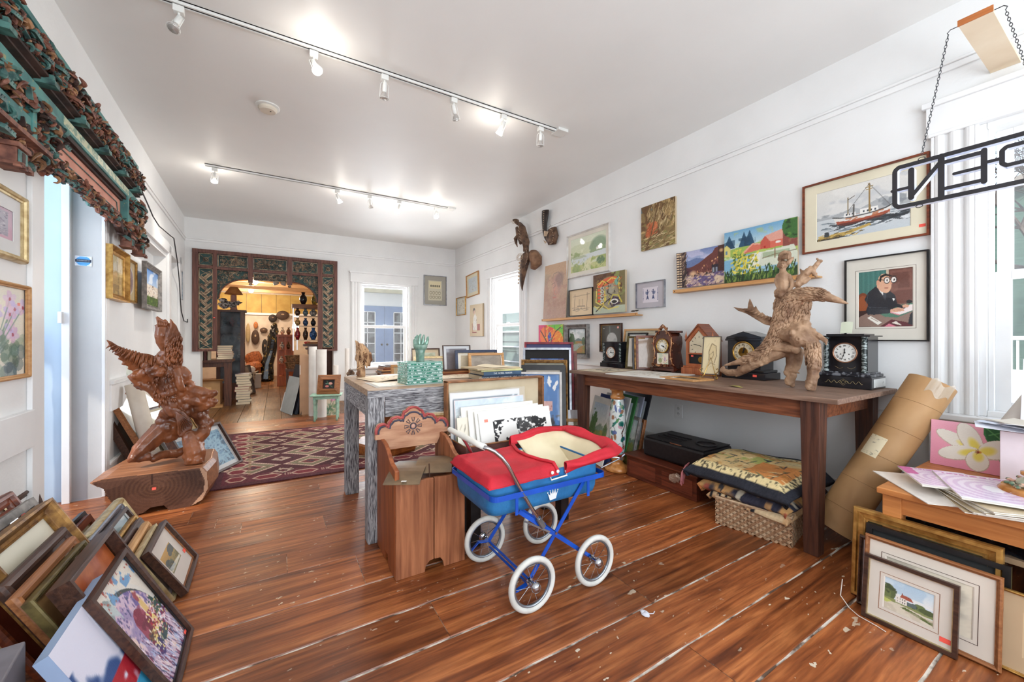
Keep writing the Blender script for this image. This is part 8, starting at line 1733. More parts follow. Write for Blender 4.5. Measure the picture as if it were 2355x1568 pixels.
def pr_(lab,x,y,w,h,tilt,c,art=None,rz=0,z=.386,th=.004):
 t = thing('loose_print',lab,'print',T(x,y,z,rz=rz) @ Matrix.Rotation(rad(-tilt),4,'X'),'loose prints in the open suitcase')
 b = MB(); b.bb(-w/2,w/2,0,th,0,h); b.build('sheet',BOARD(c),t)
 if art: canvas('artwork',art,w*.98,h*.98,t,T(0,-.0007,h*.01))
 return t
def a_wc():
 a = Art(230,140,'f2efe8',140); w = a_woodcut(230,140,141); k = (a.U > .17) & (a.U < .93) & (a.V > .05) & (a.V < .86); a.a = np.where(k[...,None],w.a,a.a); a.rect(.06,.84,.11,.89,'ee8c74'); return a
pr_('white sheet with bold black woodcut of buildings at the front of the suitcase',1.265,1.985,.52,.335,15,(240,238,232),a_wc(),2)
pr_('white mounted sheet just behind the black woodcut',1.235,1.998,.50,.345,14,(236,234,226),a_simple('f0eee6','eceae0'),2)
pr_('white sheet with faint pencil drawing third in the suitcase',1.20,2.02,.50,.352,12,(238,236,228),a_map(40,30,'f0ede4',142,'d8d0c4',40),1)
pr_('cream white sheet fourth in the suitcase',1.165,2.04,.50,.368,11,(240,236,226),a_simple('efebe0'),0)
pr_('narrow print with a pinkish landscape at the left end of the suitcase',1.00,2.035,.20,.32,12,(220,206,196),a_landscape(30,40,seed=143),-4)
pr_('turquoise edged booklet upright at the left of the woodcut',1.03,1.99,.08,.20,14,(88,160,196),a_simple('58a0c4','7cb8d4'),-4)
pr_('cream narrow sheet at the far left end of the suitcase',.93,2.04,.10,.31,10,(232,226,208),a_map(20,30,'e8e0cc',144),-6)
pr_('pale pink edged print behind the white sheets in the suitcase',1.13,2.10,.48,.40,7,(232,218,216),a_landscape(50,40,seed=145),0)
pr_('plastic sleeved dark grey blue print with white edge rearmost in the suitcase',1.11,2.135,.48,.44,4,(228,228,226),(lambda a: (a.rect(.04,.05,.96,.92,'5c7484'),a.rect(.04,.05,.96,.5,'4c6474'),a.line([(.5,.6),(.9,.9)],.02,'c0ccd4'),a)[-1])(Art(60,50,'e4e4e2',146)),0)
b = MB(); b.surf(lambda u,v: Vector(((u-.5)*.52,.012*mn.noise(Vector((u*7,v*6,0)))-.006,v*.45+.003*math.sin(u*9))),24,18); tag(b.build('plastic_sleeve',mat('clear_crinkled_plastic',(1,1,1,1),(1,1,1,1),rough=.08,alpha=.16,bump=.4,bscale=12),M=T(1.12,2.118,.386,rx=-4.5),smooth=True),'crinkled clear plastic sleeve over the grey blue print in the suitcase','sleeve')
# ------------------------------------------------------------------ round pedestal table and boards behind the grey table
t = thing('pedestal_table','orange brown round pedestal table standing on the rug behind the grey table','table',T(.98,4.15,.0115))
PD = wood('amber_table_wood',S(178,106,48),S(132,70,28),'x',rough=.35,scale=3)
b = MB(); b.lathe([(0,.46),(.33,.46),(.34,.475),(.34,.52),(.33,.53),(0,.53)],36); b.build('tabletop',PD,t,smooth=True,angle=40)
b = MB(); b.add([(x*s_,y*s_,z) for z,s_ in ((.10,.14),(.46,.10)) for x,y in ((-1,-1),(1,-1),(1,1),(-1,1))],[(0,3,2,1),(4,5,6,7)]+[(i,(i+1) % 4,(i+1) % 4+4,i+4) for i in range(4)]); b.build('pedestal',PD,t,bevel=.01)
b = MB(); b.lathe([(0,0),(.31,0),(.32,.02),(.32,.085),(.30,.10),(0,.10)],8); b.build('base',PD,t)
for k,(x,y,rz,w,h,c,lab) in enumerate(((1.55,5.2,5,.5,.80,(214,196,160),'tall tan board standing behind the grey table'),(1.95,5.6,-8,.45,.88,(226,220,206),'tall cream board standing behind the grey table right of the tan one'),(2.35,5.9,-10,.5,.80,(196,186,160),'greenish framed board standing near the back right corner'))):
 picture('leaning_picture',lab,'picture',w,h,fw=.03,fd=.03,fm=('oak','palegold','dark')[k],prof='flat',mw=.05,mc=c,art=a_simple('c8c4a8','b8b494'),M=T(x,y,.001,rz=rz,rx=-8))
t = thing('side_table','low table by the back window holding flat frames','table',T(2.15,7.35,0)); b = MB(); b.bb(-.55,.60,-.28,.32,.50,.53); b.build('tabletop',FM('mid'),t)
for x in (-.5,.55):
 for y in (-.24,.28): b = MB(); b.bb(x-.025,x+.025,y-.025,y+.025,0,.5); b.build('leg',FM('mid'),t)
for k in range(5): picture('framed_picture',['dark frame flat at the bottom of the pile under the back window','oak frame second in the pile under the back window','mahogany frame in the middle of the pile under the back window','brown frame second from the top under the back window','dark thin frame on top of the pile under the back window'][k],'picture',.62-.02*k,.34,fw=.03,fd=.022,fm=('dark','oak','mahog','mid','dark')[k],prof='flat',art=a_simple('b8a88c'),M=T(1.90,7.35,.531+.024*k,rz=2*k) @ Matrix.Rotation(rad(-90),4,'X') @ Matrix.Translation((0,-.001,-.17)),group='frames piled under the back window')
picture('framed_picture','black and tan framed print leaning in the back right corner','picture',.55,.42,fw=.02,fd=.03,fm='dark',prof='flat',mw=.06,mc=(222,206,176),art=a_simple('c8d0bc','b0b89c'),M=T(2.45,7.30,.531,rz=-4,rx=-8))
# ------------------------------------------------------------------ carved doorway surround on the back wall
BRW = wood('aged_brown_surround',S(118,76,64),S(74,46,40),'z',rough=.6,scale=4,bump=.3); CRL = mat('cream_worn_edge',S(190,170,140),S(120,90,70),rough=.7,scale=20); GRN = mat('dark_green_ground',S(52,84,80),S(34,56,56),rough=.6,scale=14); CRV = mat('brown_gold_fretwork',S(160,134,108),S(78,60,50),rough=.6,scale=20,bump=.3)
sd = thing('carved_door_surround','carved brown and green wooden surround with lattice side panels around the back doorway','door surround',T(0,BY,0)); rn = random.Random(31)
def bx(nm,m,*r,bev=.003):
 b = MB(); b.bb(*r); return b.build(nm,m,sd,bevel=bev)
for r in ((-1.12,-1.045,-.06,0,.94,2.535),(-.862,-.81,-.06,0,.94,2.50),(.628,.70,-.06,0,.92,2.50),(.885,.945,-.06,0,.92,2.535),(-1.12,.945,-.062,0,2.48,2.535),(-.862,.70,-.06,0,2.235,2.275),(-1.045,-.862,-.06,0,2.245,2.285),(.70,.885,-.06,0,2.245,2.285),(-1.045,-.862,-.06,0,.94,.975),(.70,.885,-.06,0,.92,.955),(-.40,-.335,-.06,0,2.06,2.48),(.155,.23,-.06,0,2.06,2.48),(.56,.70,-.065,-.01,.90,.95)): k_ = len(sd.children); bx('frame_board',BRW,r[0],r[1],r[2]-.0006*k_,r[3],r[4],r[5],bev=0)
def panel(x0,x1,z0,z1):
 bx('panel_ground',GRN,x0,x1,-.02,0,z0,z1,bev=0)
 b = MB(); w = .008
 for r in ((x0,x0+w,z0,z1),(x1-w,x1,z0,z1),(x0,x1,z0,z0+w),(x0,x1,z1-w,z1)): b.bb(r[0],r[1],-.05,-.02,r[2],r[3])
 b.build('panel_bead',CRL,sd)
for x0,x1 in ((-1.04,-.866),(.705,.88)):
 panel(x0,x1,2.29,2.475); panel(x0,x1,.98,2.24); cx = (x0+x1)/2
 b = MB(); b.tube([(cx+.03*math.cos(a*PI/6),-.032,2.382+.03*math.sin(a*PI/6)) for a in range(12)],.008,6,closed=True); b.ell((cx,-.035,2.382),.014)
 for a in (45,135,225,315): b.bar((cx+.04*math.cos(rad(a)),-.03,2.382+.04*math.sin(rad(a))),(cx+.10*math.cos(rad(a)),-.03,2.382+.10*math.sin(rad(a))),.006)
 b.build('rosette',CRV,sd)
 b = MB(); b.mi = 0; n = 9
 for k in range(n):
  z = 1.06+k*(1.10/n)+.03
  for s_ in (-1,1):
   for j in range(3):
    b.mi = (k+j) % 2; o = (j-1)*.017; c = Vector((cx+s_*.028,-.036+.004*s_,z+(.061 if s_ > 0 else 0))); d = Vector((s_*.045,0,.045)); p = Vector((o*-s_*.7,0,o*.7)); b.bar(c-d+p,c+d+p,.013,.008,(0,1,0))
 for zz in (1.03,2.17):
  for s_ in (-1,1): b.bar((cx-.06,-.034,zz-s_*.035),(cx+.06,-.034,zz+s_*.035),.007,.006,(0,1,0))
 b.build('woven_lattice',[CRL,CRV],sd)
def fret(nm,x0,x1,z0,z1,n,keep=None,M=[CRV,CRL,GRN]):
 b = MB()
 for i in range(n):
  x = rn.uniform(x0,x1); z = rn.uniform(z0,z1)
  if keep and not keep(x,z): continue
  q = rn.uniform(.014,.026); a = rn.uniform(0,6.28); c = rn.choice((-4,4)); b.mi = rn.choice((0,0,0,1,2)); b.tube([(x+q*t*math.cos(a+c*t),-.034,z+q*t*math.sin(a+c*t)) for t in (0,.4,.8,1.2,1.5)],[.0055,.005,.0045,.004,.002],5)
 return b.build(nm,M,sd)
for x0,x1 in ((-.80,-.41),(-.325,.145),(.24,.62)): panel(x0,x1,2.285,2.47); fret('carved_panel',x0+.03,x1-.03,2.31,2.445,110)
panel(-.325,.145,2.10,2.225); fret('carved_panel',-.31,.13,2.115,2.21,90)
for s_,x0,x1 in ((-1,-.808,-.40),(1,.23,.628)):
 cx = x1 if s_ < 0 else x0; ox = x0 if s_ < 0 else x1; R1,R2 = abs(x1-x0)-.02,.40
 arc_ = [(cx+s_*R1*math.cos(a*PI/20)*1.0,1.79+R2*math.sin(a*PI/20)*.80) for a in range(11)]
 b = MB(); b.prism([(ox,1.76),(ox,2.235),(cx,2.235)]+arc_[::-1],-.02,-.005); sp = b.build('spandrel',GRN,sd); b = MB(); b.tube([(p[0],-.03,p[1]) for p in arc_],.011,6); b.build('arch_moulding',BRW,sp)
 fret('carved_panel',min(ox,cx),max(ox,cx),1.8,2.225,230,lambda x,z: ((x-cx)/R1)**2+((z-1.79)/(R2*.8))**2 > 1.12)
for x in (-.367,.192): b = MB(); b.lathe([(0,0),(.022,.012),(.026,.03),(.014,.045),(.03,.055)],12,Matrix.Translation((x,-.035,2.005))); b.build('drop_finial',CRV,sd,smooth=True)
b = MB(); b.box((0,0,0),(.022,.002,.014)); b.build('price_sticker',STK(),sd,M=T(-.845,-.062,1.47))
# ------------------------------------------------------------------ the lamplit back shop
WRM = mat('back_room_plaster',S(222,212,200),S(206,196,184),rough=.7); YEL = mat('yellow_boards',S(196,168,96),S(176,146,78),rough=.6,scale=4); BEAM = wood('tan_beam_wood',S(196,160,120),S(166,128,90),'x',rough=.6)
b = MB(); b.bb(-1.95,-1.9,8,14.2,0,2.7); b.bb(1.12,1.17,8,14.2,0,2.7); b.bb(-1.9,1.12,14.0,14.1,0,2.7); struct(b.build('wall_back_room',WRM))
b = MB(); b.bb(-1.95,1.17,8,14.1,2.62,2.7); struct(b.build('ceiling_back_room',BEAM))
for k in range(7): b = MB(); b.bb(-1.9,1.12,8.6+k*.8,8.72+k*.8,2.46,2.62); struct(b.build('trim_%d' % (10+k),BEAM))
for k in range(8): b = MB(); b.bb(-1.9+k*.378+.004,-1.9+(k+1)*.378-.004,13.96,14.0,1.90,2.46); struct(b.build('trim_%d' % (20+k),YEL))
b = MB(); b.bb(-1.9,1.12,13.94,14.0,1.84,1.90); struct(b.build('trim_30',M_TRIM))
for x,y,z,e,lab in ((-.43,11,2.40,60,'bright round bulb on the back room ceiling, nearer of two'),(-.60,12.9,2.38,45,'dimmer round bulb on the back room ceiling, farther of two')):
 t = thing('ceiling_bulb',lab,'ceiling light',T(x,y,2.62),'bulbs in the back room'); b = MB(); b.lathe([(0,0),(.04,0),(.04,-.05),(0,-.05)],14); b.build('lamp_holder',LAMP,t); b = MB(); b.ell((0,0,z-2.62+.06),.06,n=16,m=10); b.build('bulb',GLOW,t,smooth=True)
 ld = bpy.data.lights.new('warm_bulb','POINT'); ld.energy = e; ld.color = (1,.80,.58); ld.shadow_soft_size = .06; o = bpy.data.objects.new('warm_bulb',ld); COL.objects.link(o); o.parent = t; o.location = (0,0,z-2.72)
t = thing('spotlight_pair','pair of white spotlight heads just inside the back room doorway','spotlight',T(.05,8.6,2.62))
for s_ in (-1,1): b = MB(); b.lathe([(0,.10),(.03,.09),(.045,-.02),(.05,-.05),(0,-.04)],16,T(s_*.07,0,-.42,rx=30,rz=s_*50)); b.build('lamp_shade',LAMP,t,smooth=True)
b = MB(); b.tube([(0,0,0),(0,0,-.38)],.01,8); b.bar((-.08,0,-.36),(.08,0,-.36),.02); b.build('stem',LAMP,t)
DK = wood('dark_shop_wood',S(104,64,46),S(66,40,30),'z',rough=.4)
def simple(name,lab,cat,m,parts,loc=(0,0,0),grp=None,rz=0):
 t = thing(name,lab,cat,T(*loc,rz=rz),grp)
 for nm,f,mm in parts:
  b = MB(); f(b); b.build(nm,mm or m,t,smooth=False)
 return t
simple('side_desk','dark wooden desk on the left just inside the back room doorway','desk',DK,[('desktop',lambda b: b.bb(-.55,.28,-.25,.35,.74,.78),None),('apron',lambda b: b.bb(-.50,.24,-.2,-.17,.66,.74),None)]+[('leg',lambda b,x=x: b.bb(x-.05,x+.05,-.22,-.12,0,.74),None) for x in (-.48,.22)],(-.93,8.42,0))
simple('cardboard_box','brown cardboard box with flaps under the dark side desk','box',mat('brown_cardboard',S(190,150,104)),[('carton',lambda b: b.bb(-.2,.2,-.12,.2,.03,.42),None),('flap',lambda b: b.bar((-.2,-.12,.42),(-.2,-.2,.50),.3,.004),None),('flap',lambda b: b.bar((.1,-.12,.42),(.1,-.2,.46),.3,.004),None)],(-1.02,8.38,0))
simple('wooden_board','pale board lying on the floor below the cardboard box','board',FM('oak'),[('plank',lambda b: b.bb(-.35,.25,-.1,.1,0,.03),None)],(-1.02,8.16,0))
bc = [(170,40,60),(210,196,176),(60,66,110),(200,120,130),(40,44,70),(222,214,200),(84,40,40),(188,176,150)]
def bk(lab,x,y,z,w,d,th,c,rz=0,up=False,grp=''):
 t = thing('book',lab,'book',T(x,y,z,rz=rz),grp); b = MB(); b.bb(-w/2,w/2,-d/2,d/2,0,th) if not up else b.bb(-th/2,th/2,-d/2,d/2,0,w); b.build('cover',mat('cover_%d_%d_%d' % c,S(*c),rough=.5),t); b = MB(); b.bb(-w/2+.004,w/2+.001,-d/2-.001,d/2-.004,.003,th-.003) if not up else b.bb(-th/2+.003,th/2-.003,-d/2+.003,d/2,.003,w+.001); b.build('pages',mat('book_pages',S(222,206,178)),t)
OR_ = ['leftmost','second','third','fourth','fifth','sixth','seventh','rightmost']
for k in range(8): bk('%s upright book in the row on the dark side desk' % OR_[k],-1.30+k*.048,8.25,.781,.17,.13,.034,bc[k],0,True,'upright books on the side desk')
LV = ['bottom','second','third','fourth','fifth','sixth','seventh','eighth','ninth','tenth','eleventh','twelfth']
for k in range(12): bk('%s book counted upward in the floor pile beside the side desk' % LV[k],-.50+.015*math.sin(k*2),8.36,.001+k*.044,.20,.26,.042,bc[(k*3+1) % 8],6*math.sin(k),grp='books piled on the floor of the back room')
for k in range(7): bk('%s book counted upward in the pile against the glass cabinet' % LV[k],-.78+.012*math.sin(k),8.55,.781+k*.034,.22,.16,.032,bc[(k*5+1) % 8],4*math.sin(k*2),grp='books piled on the side desk')
CG = mat('dim_cabinet_glass',S(120,132,140),S(60,66,72),rough=.05,alpha=.45,scale=6)
simple('glass_cabinet','tall dark wooden glass fronted cabinet on the left in the back room','cabinet',DK,[('back_panel',lambda b: b.bb(-.2,.2,.1,.12,0,1.66),None),('top_board',lambda b: b.bb(-.23,.23,-.13,.13,1.64,1.68),None),('base_board',lambda b: b.bb(-.2,.2,-.12,.12,0,.3),None)]+[('post',lambda b,x=x: b.bb(x-.03,x+.03,-.13,-.08,.3,1.64),None) for x in (-.2,.17)]+[('shelf',lambda b,z=z: b.bb(-.2,.2,-.1,.1,z,z+.02),None) for z in (.7,1.05,1.35)]+[('glass_door',lambda b: b.bb(-.17,.14,-.11,-.105,.3,1.64),CG)],(-.73,9.2,0))
rn2 = random.Random(8); vc = [(170,40,50),(60,100,150),(200,196,190),(90,60,40),(40,44,60),(196,150,90),(120,150,160)]
def vase(lab,x,y,z,r,h,c,grp=None,nm='vase'):
 t = thing(nm,lab,'vase',T(x,y,z),grp); b = MB(); b.lathe([(0,0),(r*.5,0),(r,h*.35),(r*.95,h*.6),(r*.4,h*.82),(r*.5,h)],16); b.build('vase_body',mat('glaze_%d_%d_%d' % c,S(*c),S(*[int(q*.55) for q in c]),rough=.2,coat=.4,scale=30,lo=.45,hi=.55),t,smooth=True); b = MB(); b.tube([(r*.5*math.cos(a*PI/5),r*.5*math.sin(a*PI/5),h) for a in range(10)],r*.1,5,closed=True); b.build('rim',MC['glaze_%d_%d_%d' % c],t)
k = 0
for z,zn in ((.72,'lower'),(1.07,'middle'),(1.37,'upper')):
 for x,xn in ((-.85,'left'),(-.73,'centre'),(-.61,'right')): vase('small trinket vase at the %s of the %s shelf in the glass cabinet' % (xn,zn),x,9.18,z+.001,.045,.16,vc[k % 7],'vases in the glass cabinet'); k += 1
simple('table_lamp','table lamp with flared orange shade on top of the glass cabinet','lamp',mat('amber_lamp_shade',S(196,140,84),S(160,104,60),rough=.7),[('lamp_shade',lambda b: b.lathe([(.06,2.12),(.15,1.98),(.145,1.98),(.055,2.12)],20),None),('base',lambda b: b.lathe([(0,1.685),(.06,1.685),(.05,1.72),(.045,1.96),(0,1.98)],14),mat('dusty_pink_base',S(176,132,120)))],(-.70,9.15,0))
simple('stuffed_basket','white and dark tangled bundle at the left on top of the glass cabinet','bundle',mat('pale_tangle',S(196,190,186),S(50,44,44),scale=30,lo=.4,hi=.55),[('bundle_body',lambda b: [b.ell((rn2.uniform(-.08,.16),rn2.uniform(-.06,.06),1.73+rn2.random()*.12),(.07,.05,.04),rough=.6,seed=i) for i in range(9)],None)],(-.80,9.05,0))
OC = wood('orange_cabinet_wood',S(198,110,54),S(150,76,34),'z',rough=.35)  # orange is the colour of the cabinet wood itself
simple('display_cabinet','orange wooden glazed display cabinet in the middle of the back room','cabinet',OC,[('top_board',lambda b: b.bb(-.19,.19,-.17,.17,1.18,1.23),None),('base_board',lambda b: b.bb(-.17,.17,-.15,.15,.0,.24),None),('back_panel',lambda b: b.bb(-.16,.16,.14,.15,.24,1.18),None)]+[('post',lambda b,x=x,y=y: b.bb(x-.02,x+.02,y-.02,y+.02,.24,1.18),None) for x in (-.15,.0,.15) for y in (-.14,)]+[('shelf',lambda b,z=z: b.bb(-.15,.15,-.14,.14,z,z+.02),None) for z in (.52,.86)],(.18,11,0))
for k,(x,z) in enumerate(((.10,.541),(.24,.541),(.11,.881),(.25,.881),(.12,1.231),(.25,1.231))): vase('pale figurine vase in the orange display cabinet, number of its shelf '+['low left','low right','middle left','middle right','on top left','on top right'][k],x,10.95,z,.05,.17,[(226,216,200),(120,84,60)][k % 2],'vases in the orange cabinet')
BKS = mat('black_glossy_sculpture',S(120,104,50),S(20,18,20),rough=.2,scale=14,lo=.58,hi=.66)
def figf():
 E = Clay(lambda x,y,o: Vector((x,12.4+o,y)),3); E.limb([(-.25,.05,0,.20),(-.22,.45,0,.16),(-.12,.8,0,.13),(-.08,1.1,0,.14),(-.06,1.35,0,.09),(-.04,1.5,0,.06)],lumps=60,lr=.4); E.limb([(-.1,1.1,0,.06),(.06,1.0,0,.05),(.14,1.2,0,.03)],lumps=6); return E
blob_carving('black_figure','large shiny black and gold carved figure at the end of the back room','carving',BKS,figf,(-.2,12.4,.0),.012)
for lab,x,z,w,h,c in (('long pale carved shield hung left on the back room end wall',-.72,1.02,.11,.56,(176,158,120)),('small orange wooden face mask high on the back room end wall',-.53,1.43,.11,.20,(190,120,70)),('dark three pronged carved panel on the back room end wall',-.54,.95,.20,.44,(70,52,44)),('small dark mask right of the three pronged panel',-.33,1.30,.20,.16,(84,66,56)),('tall black oval shield below the small dark mask',-.30,.62,.16,.50,(36,34,36)),('dark square relief hung high at the right of the end wall',-.10,1.62,.22,.24,(44,36,34)),('round dark wooden dish high on the end wall',.16,1.70,.34,.28,(70,40,32))):
 t = thing('wall_mask',lab,'wall carving',T(x,13.9,z)); b = MB(); b.ell((0,0,h/2),(w/2,.03,h/2),n=14,m=10); b.build('carved_face',mat('mask_%d' % c[0],S(*c),rough=.6),t,smooth=True); b = MB(); b.ell((0,-.03,h*.6),(w*.12,.008,h*.08)); b.build('carved_detail',CRL,t)
simple('wicker_chair','orange brown rounded wicker seat in the middle distance of the back room','chair',mat('orange_wicker',S(186,110,60),S(120,66,36),scale=30),[('seat',lambda b: b.ell((0,0,.42),(.2,.2,.12),rough=.3),None),('backrest',lambda b: b.ell((0,.15,.6),(.2,.06,.2),rough=.3),None)]+[('leg',lambda b,x=x: b.tube([(x,0,0),(x,0,.36)],.025),None) for x in (-.12,.12)],(-.50,12.2,0))
simple('waste_bin','small pale grey bin on the back room floor left of the black figure','bin',mat('pale_grey_bin',S(176,168,158)),[('bin_body',lambda b: b.bb(-.11,.11,-.1,.1,0,.3),None),('rim',lambda b: b.bb(-.12,.12,-.11,.11,.3,.32),None)],(-.42,10.9,0))
simple('drum_stool','patterned drum with a white cat shaped cushion in the back room','stool',mat('patterned_drum',S(176,160,140),S(50,40,36),scale=16,lo=.45,hi=.5),[('drum_body',lambda b: b.lathe([(0,0),(.13,0),(.11,.2),(.14,.42),(0,.42)],16),None),('cushion',lambda b: b.ell((0,0,.47),(.15,.1,.08),rough=.3),mat('white_cushion',S(222,214,204)))],(-.52,10.1,0))
for k in range(3): picture('leaning_picture',['pale grey frame leaning in the back room, nearest','dark frame leaning in the back room, middle','brown frame leaning in the back room, farthest'][k],'picture',.42,.60,fw=.02,fd=.03,fm=('silver','black','dark')[k],art=a_simple('5c5c5c'),M=T(-.55+.05*k,9.55+.03*k,.001,rz=75,rx=-10),group='pictures leaning in the back room')
# right side of the back room
simple('counter','dark carved wooden piano shaped counter inside the doorway on the right','counter',DK,[('counter_top',lambda b: b.bb(-.24,.40,-.2,.2,.99,1.03),None),('body',lambda b: b.bb(-.16,.40,-.15,.2,0,.99),None),('moulding',lambda b: b.bb(-.20,.40,-.18,.2,.93,.96),None),('keyboard_lid',lambda b: b.bar((-.2,-.15,1.05),(.35,-.05,1.07),.18,.03),FM('mid'))],(.68,8.5,0))
simple('glass_shelf_case','tall glass shelf case crowded with vases at the right in the back room','cabinet',mat('white_glow_post',S(236,236,240),emit=.6),[('post',lambda b,x=x,y=y: b.bb(x-.01,x+.01,y-.01,y+.01,.9,1.78),None) for x,y in ((-.32,-.15),(-.24,.16))]+[('shelf',lambda b,z=z: b.bb(-.32,.34,-.15,.16,z,z+.012),CG) for z in (1.10,1.38,1.58)]+[('top_board',lambda b: b.bb(-.34,.34,-.17,.17,1.74,1.82),FM('mid'))],(.60,9.0,0))  # emission makes the white posts look lit; they are no lamps
k = 0
for z,zn in ((1.113,'lowest'),(1.393,'middle'),(1.593,'top')):
 for x,xn in ((.36,'far left'),(.50,'left'),(.64,'right'),(.80,'far right')):
  c = (70,120,190) if (zn,xn) == ('lowest','right') else vc[(k*3) % 7]; vase(('blue and white' if c[2] == 190 else 'small')+' vase at the %s of the %s glass shelf' % (xn,zn),x,8.95,z,.07 if c[2] == 190 else .05,.24 if zn == 'lowest' else .15,c,'vases on the glass shelves'); k += 1
vase('yellow ceramic jar on top of the glass shelf case',.66,8.95,1.821,.06,.22,(206,186,90)); vase('dark figurine on top of the glass shelf case',.46,8.95,1.821,.07,.24,(40,36,44),nm='figurine')
simple('red_flower','small red cloth flower on the counter in the back room','ornament',mat('red_cloth_flower',S(206,50,50)),[('petals',lambda b: [b.ell((.03*math.cos(a),.03*math.sin(a),.03),(.025,.02,.02)) for a in range(6)],None),('centre',lambda b: b.ell((0,0,.04),.015),CRL)],(.50,8.38,1.031))
simple('reading_lamp','lit white glass lamp glowing behind the orange display cabinet','lamp',LAMP,[('lamp_stem',lambda b: b.tube([(0,0,1.23),(0,0,1.40)],.02),None),('lamp_shade',lambda b: b.lathe([(.08,1.40),(.06,1.55),(0,1.55)],14),mat('glowing_lamp_shade',(1,.9,.75,1),emit=7))],(.42,11.6,0))
for k in range(2): simple('wicker_basket',['lower round wicker basket stacked before the counter','upper round wicker basket stacked before the counter'][k],'basket',mat('brown_wicker',S(150,106,70),S(90,60,40),scale=40),[('basket_body',lambda b: b.lathe([(0,0),(.13,0),(.16,.12),(.15,.12),(0,.03)],18),None),('rim',lambda b: b.tube([(.16*math.cos(a*PI/8),.16*math.sin(a*PI/8),.12) for a in range(16)],.012,5,closed=True),None)],(.30,8.85,.55+.13*k),'stacked wicker baskets')
simple('dark_stool','dark stool carrying the wicker baskets in the back room','stool',DK,[('seat',lambda b: b.bb(-.15,.15,-.15,.15,.50,.549),None)]+[('leg',lambda b,x=x: b.bb(x-.02,x+.02,-.1,.1,0,.5),None) for x in (-.12,.12)],(.30,8.85,0))
# ------------------------------------------------------------------ rolls, boards and the green stool before the back doorway
for k,(c,x,lab) in enumerate((((44,48,60),.20,'dark blue board leaning left of the cardboard panel'),((188,196,196),.13,'pale grey edged thin board leaning furthest left of the rolls'),((196,92,44),.29,'orange board leaning just left of the cardboard panel'),((36,34,38),.25,'black board leaning between dark blue and orange boards'))):
 t = thing('leaning_board',lab,'board',T(x,6.95-.02*k,.001,rz=-74,rx=-13),'boards leaning beside the rolls'); b = MB(); b.bb(-.24,.24,-.035 if k == 0 else -.012,0,0,(.74,.56,.36,.70)[k]); b.build('board_body',mat('board_%d' % c[0],S(*c),rough=.5),t); b = MB(); b.bb(-.242,-.238,-.02,-.002,.01,.3); b.build('edge_strip',MC['white_frame'],t)
t = thing('cardboard_sheet','tall tan cardboard panel standing left of the white paper rolls','board',T(.36,6.68,.001)); b = MB(); b.bb(-.065,.065,-.02,.06,0,.90); b.build('panel_body',mat('tan_cardboard',S(178,140,108)),t); b = MB(); b.bb(-.064,-.055,-.022,-.02,.60,.74); b.build('label',MC['white_frame'],t)
for x,y,r,h,lab in ((.46,6.52,.055,1.02,'tall white paper roll, left one of the two beside the green stool'),(.56,6.36,.072,.98,'thick white paper roll, right one of the two beside the green stool'),(.80,6.75,.04,.72,'thin cream roll half hidden behind the rose picture'),(.98,6.85,.035,.98,'slim tilted cream roll behind the rose picture')):
 t = thing('paper_roll',lab,'roll',T(x,y,.001),'paper rolls before the back doorway'); b = MB(); b.lathe([(r*.6,.02),(r*.6,0),(r,0),(r,h),(r*.6,h),(r*.6,h-.02)],22); b.build('paper',mat('rolled_white_paper',S(226,222,216),S(214,208,202)),t,smooth=True,angle=40)
MT = mat('mint_green_paint',S(170,206,184),S(140,182,162),rough=.5,scale=20)
t = thing('mint_stool','small mint green stool with turned legs before the back doorway','stool',T(.60,6.07,0,rz=-12)); b = MB(); b.bb(-.20,.20,-.12,.12,.345,.365); b.build('seat',MT,t,bevel=.006); b = MB(); b.bb(-.16,.16,-.095,.095,.305,.345); b.build('apron',MT,t)
for x in (-.14,.14):
 for y in (-.08,.08): b = MB(); b.lathe([(0,0),(.012,0),(.016,.03),(.010,.05),(.018,.10),(.012,.12),(.016,.17),(.018,.21),(.012,.225),(.018,.24),(.02,.31)],12,Matrix.Translation((x,y,0))); b.build('leg',MT,t,smooth=True)
def a_rose(): a = Art(30,34,'241c1c',150); [a.ell(u,v,.15,.12,c) for u,v,c in ((.65,.6,'dc8c7c'),(.35,.3,'d07c74'),(.62,.62,'e8b0a0'))]; a.line([(.3,.9),(.5,.5),(.8,.2)],.03,'4c7c5c'); a.ell(.3,.6,.1,.07,'5c8c7c'); return a
picture('framed_picture','wide wooden framed rose picture on black propped on the mint green stool','picture',.30,.27,fw=.075,fd=.035,fm='mid',prof='reverse',art=a_rose(),glazed=False,M=T(.62,6.03,.366,rz=-22,rx=-14))
picture('leaning_picture','green leafed cream canvas standing on the floor behind the mint stool','picture',.30,.34,fw=0,fd=.02,art=a_floral(30,34,'d8ccb8',seed=151),glazed=False,M=T(.66,6.42,.001,rz=-10,rx=-5))
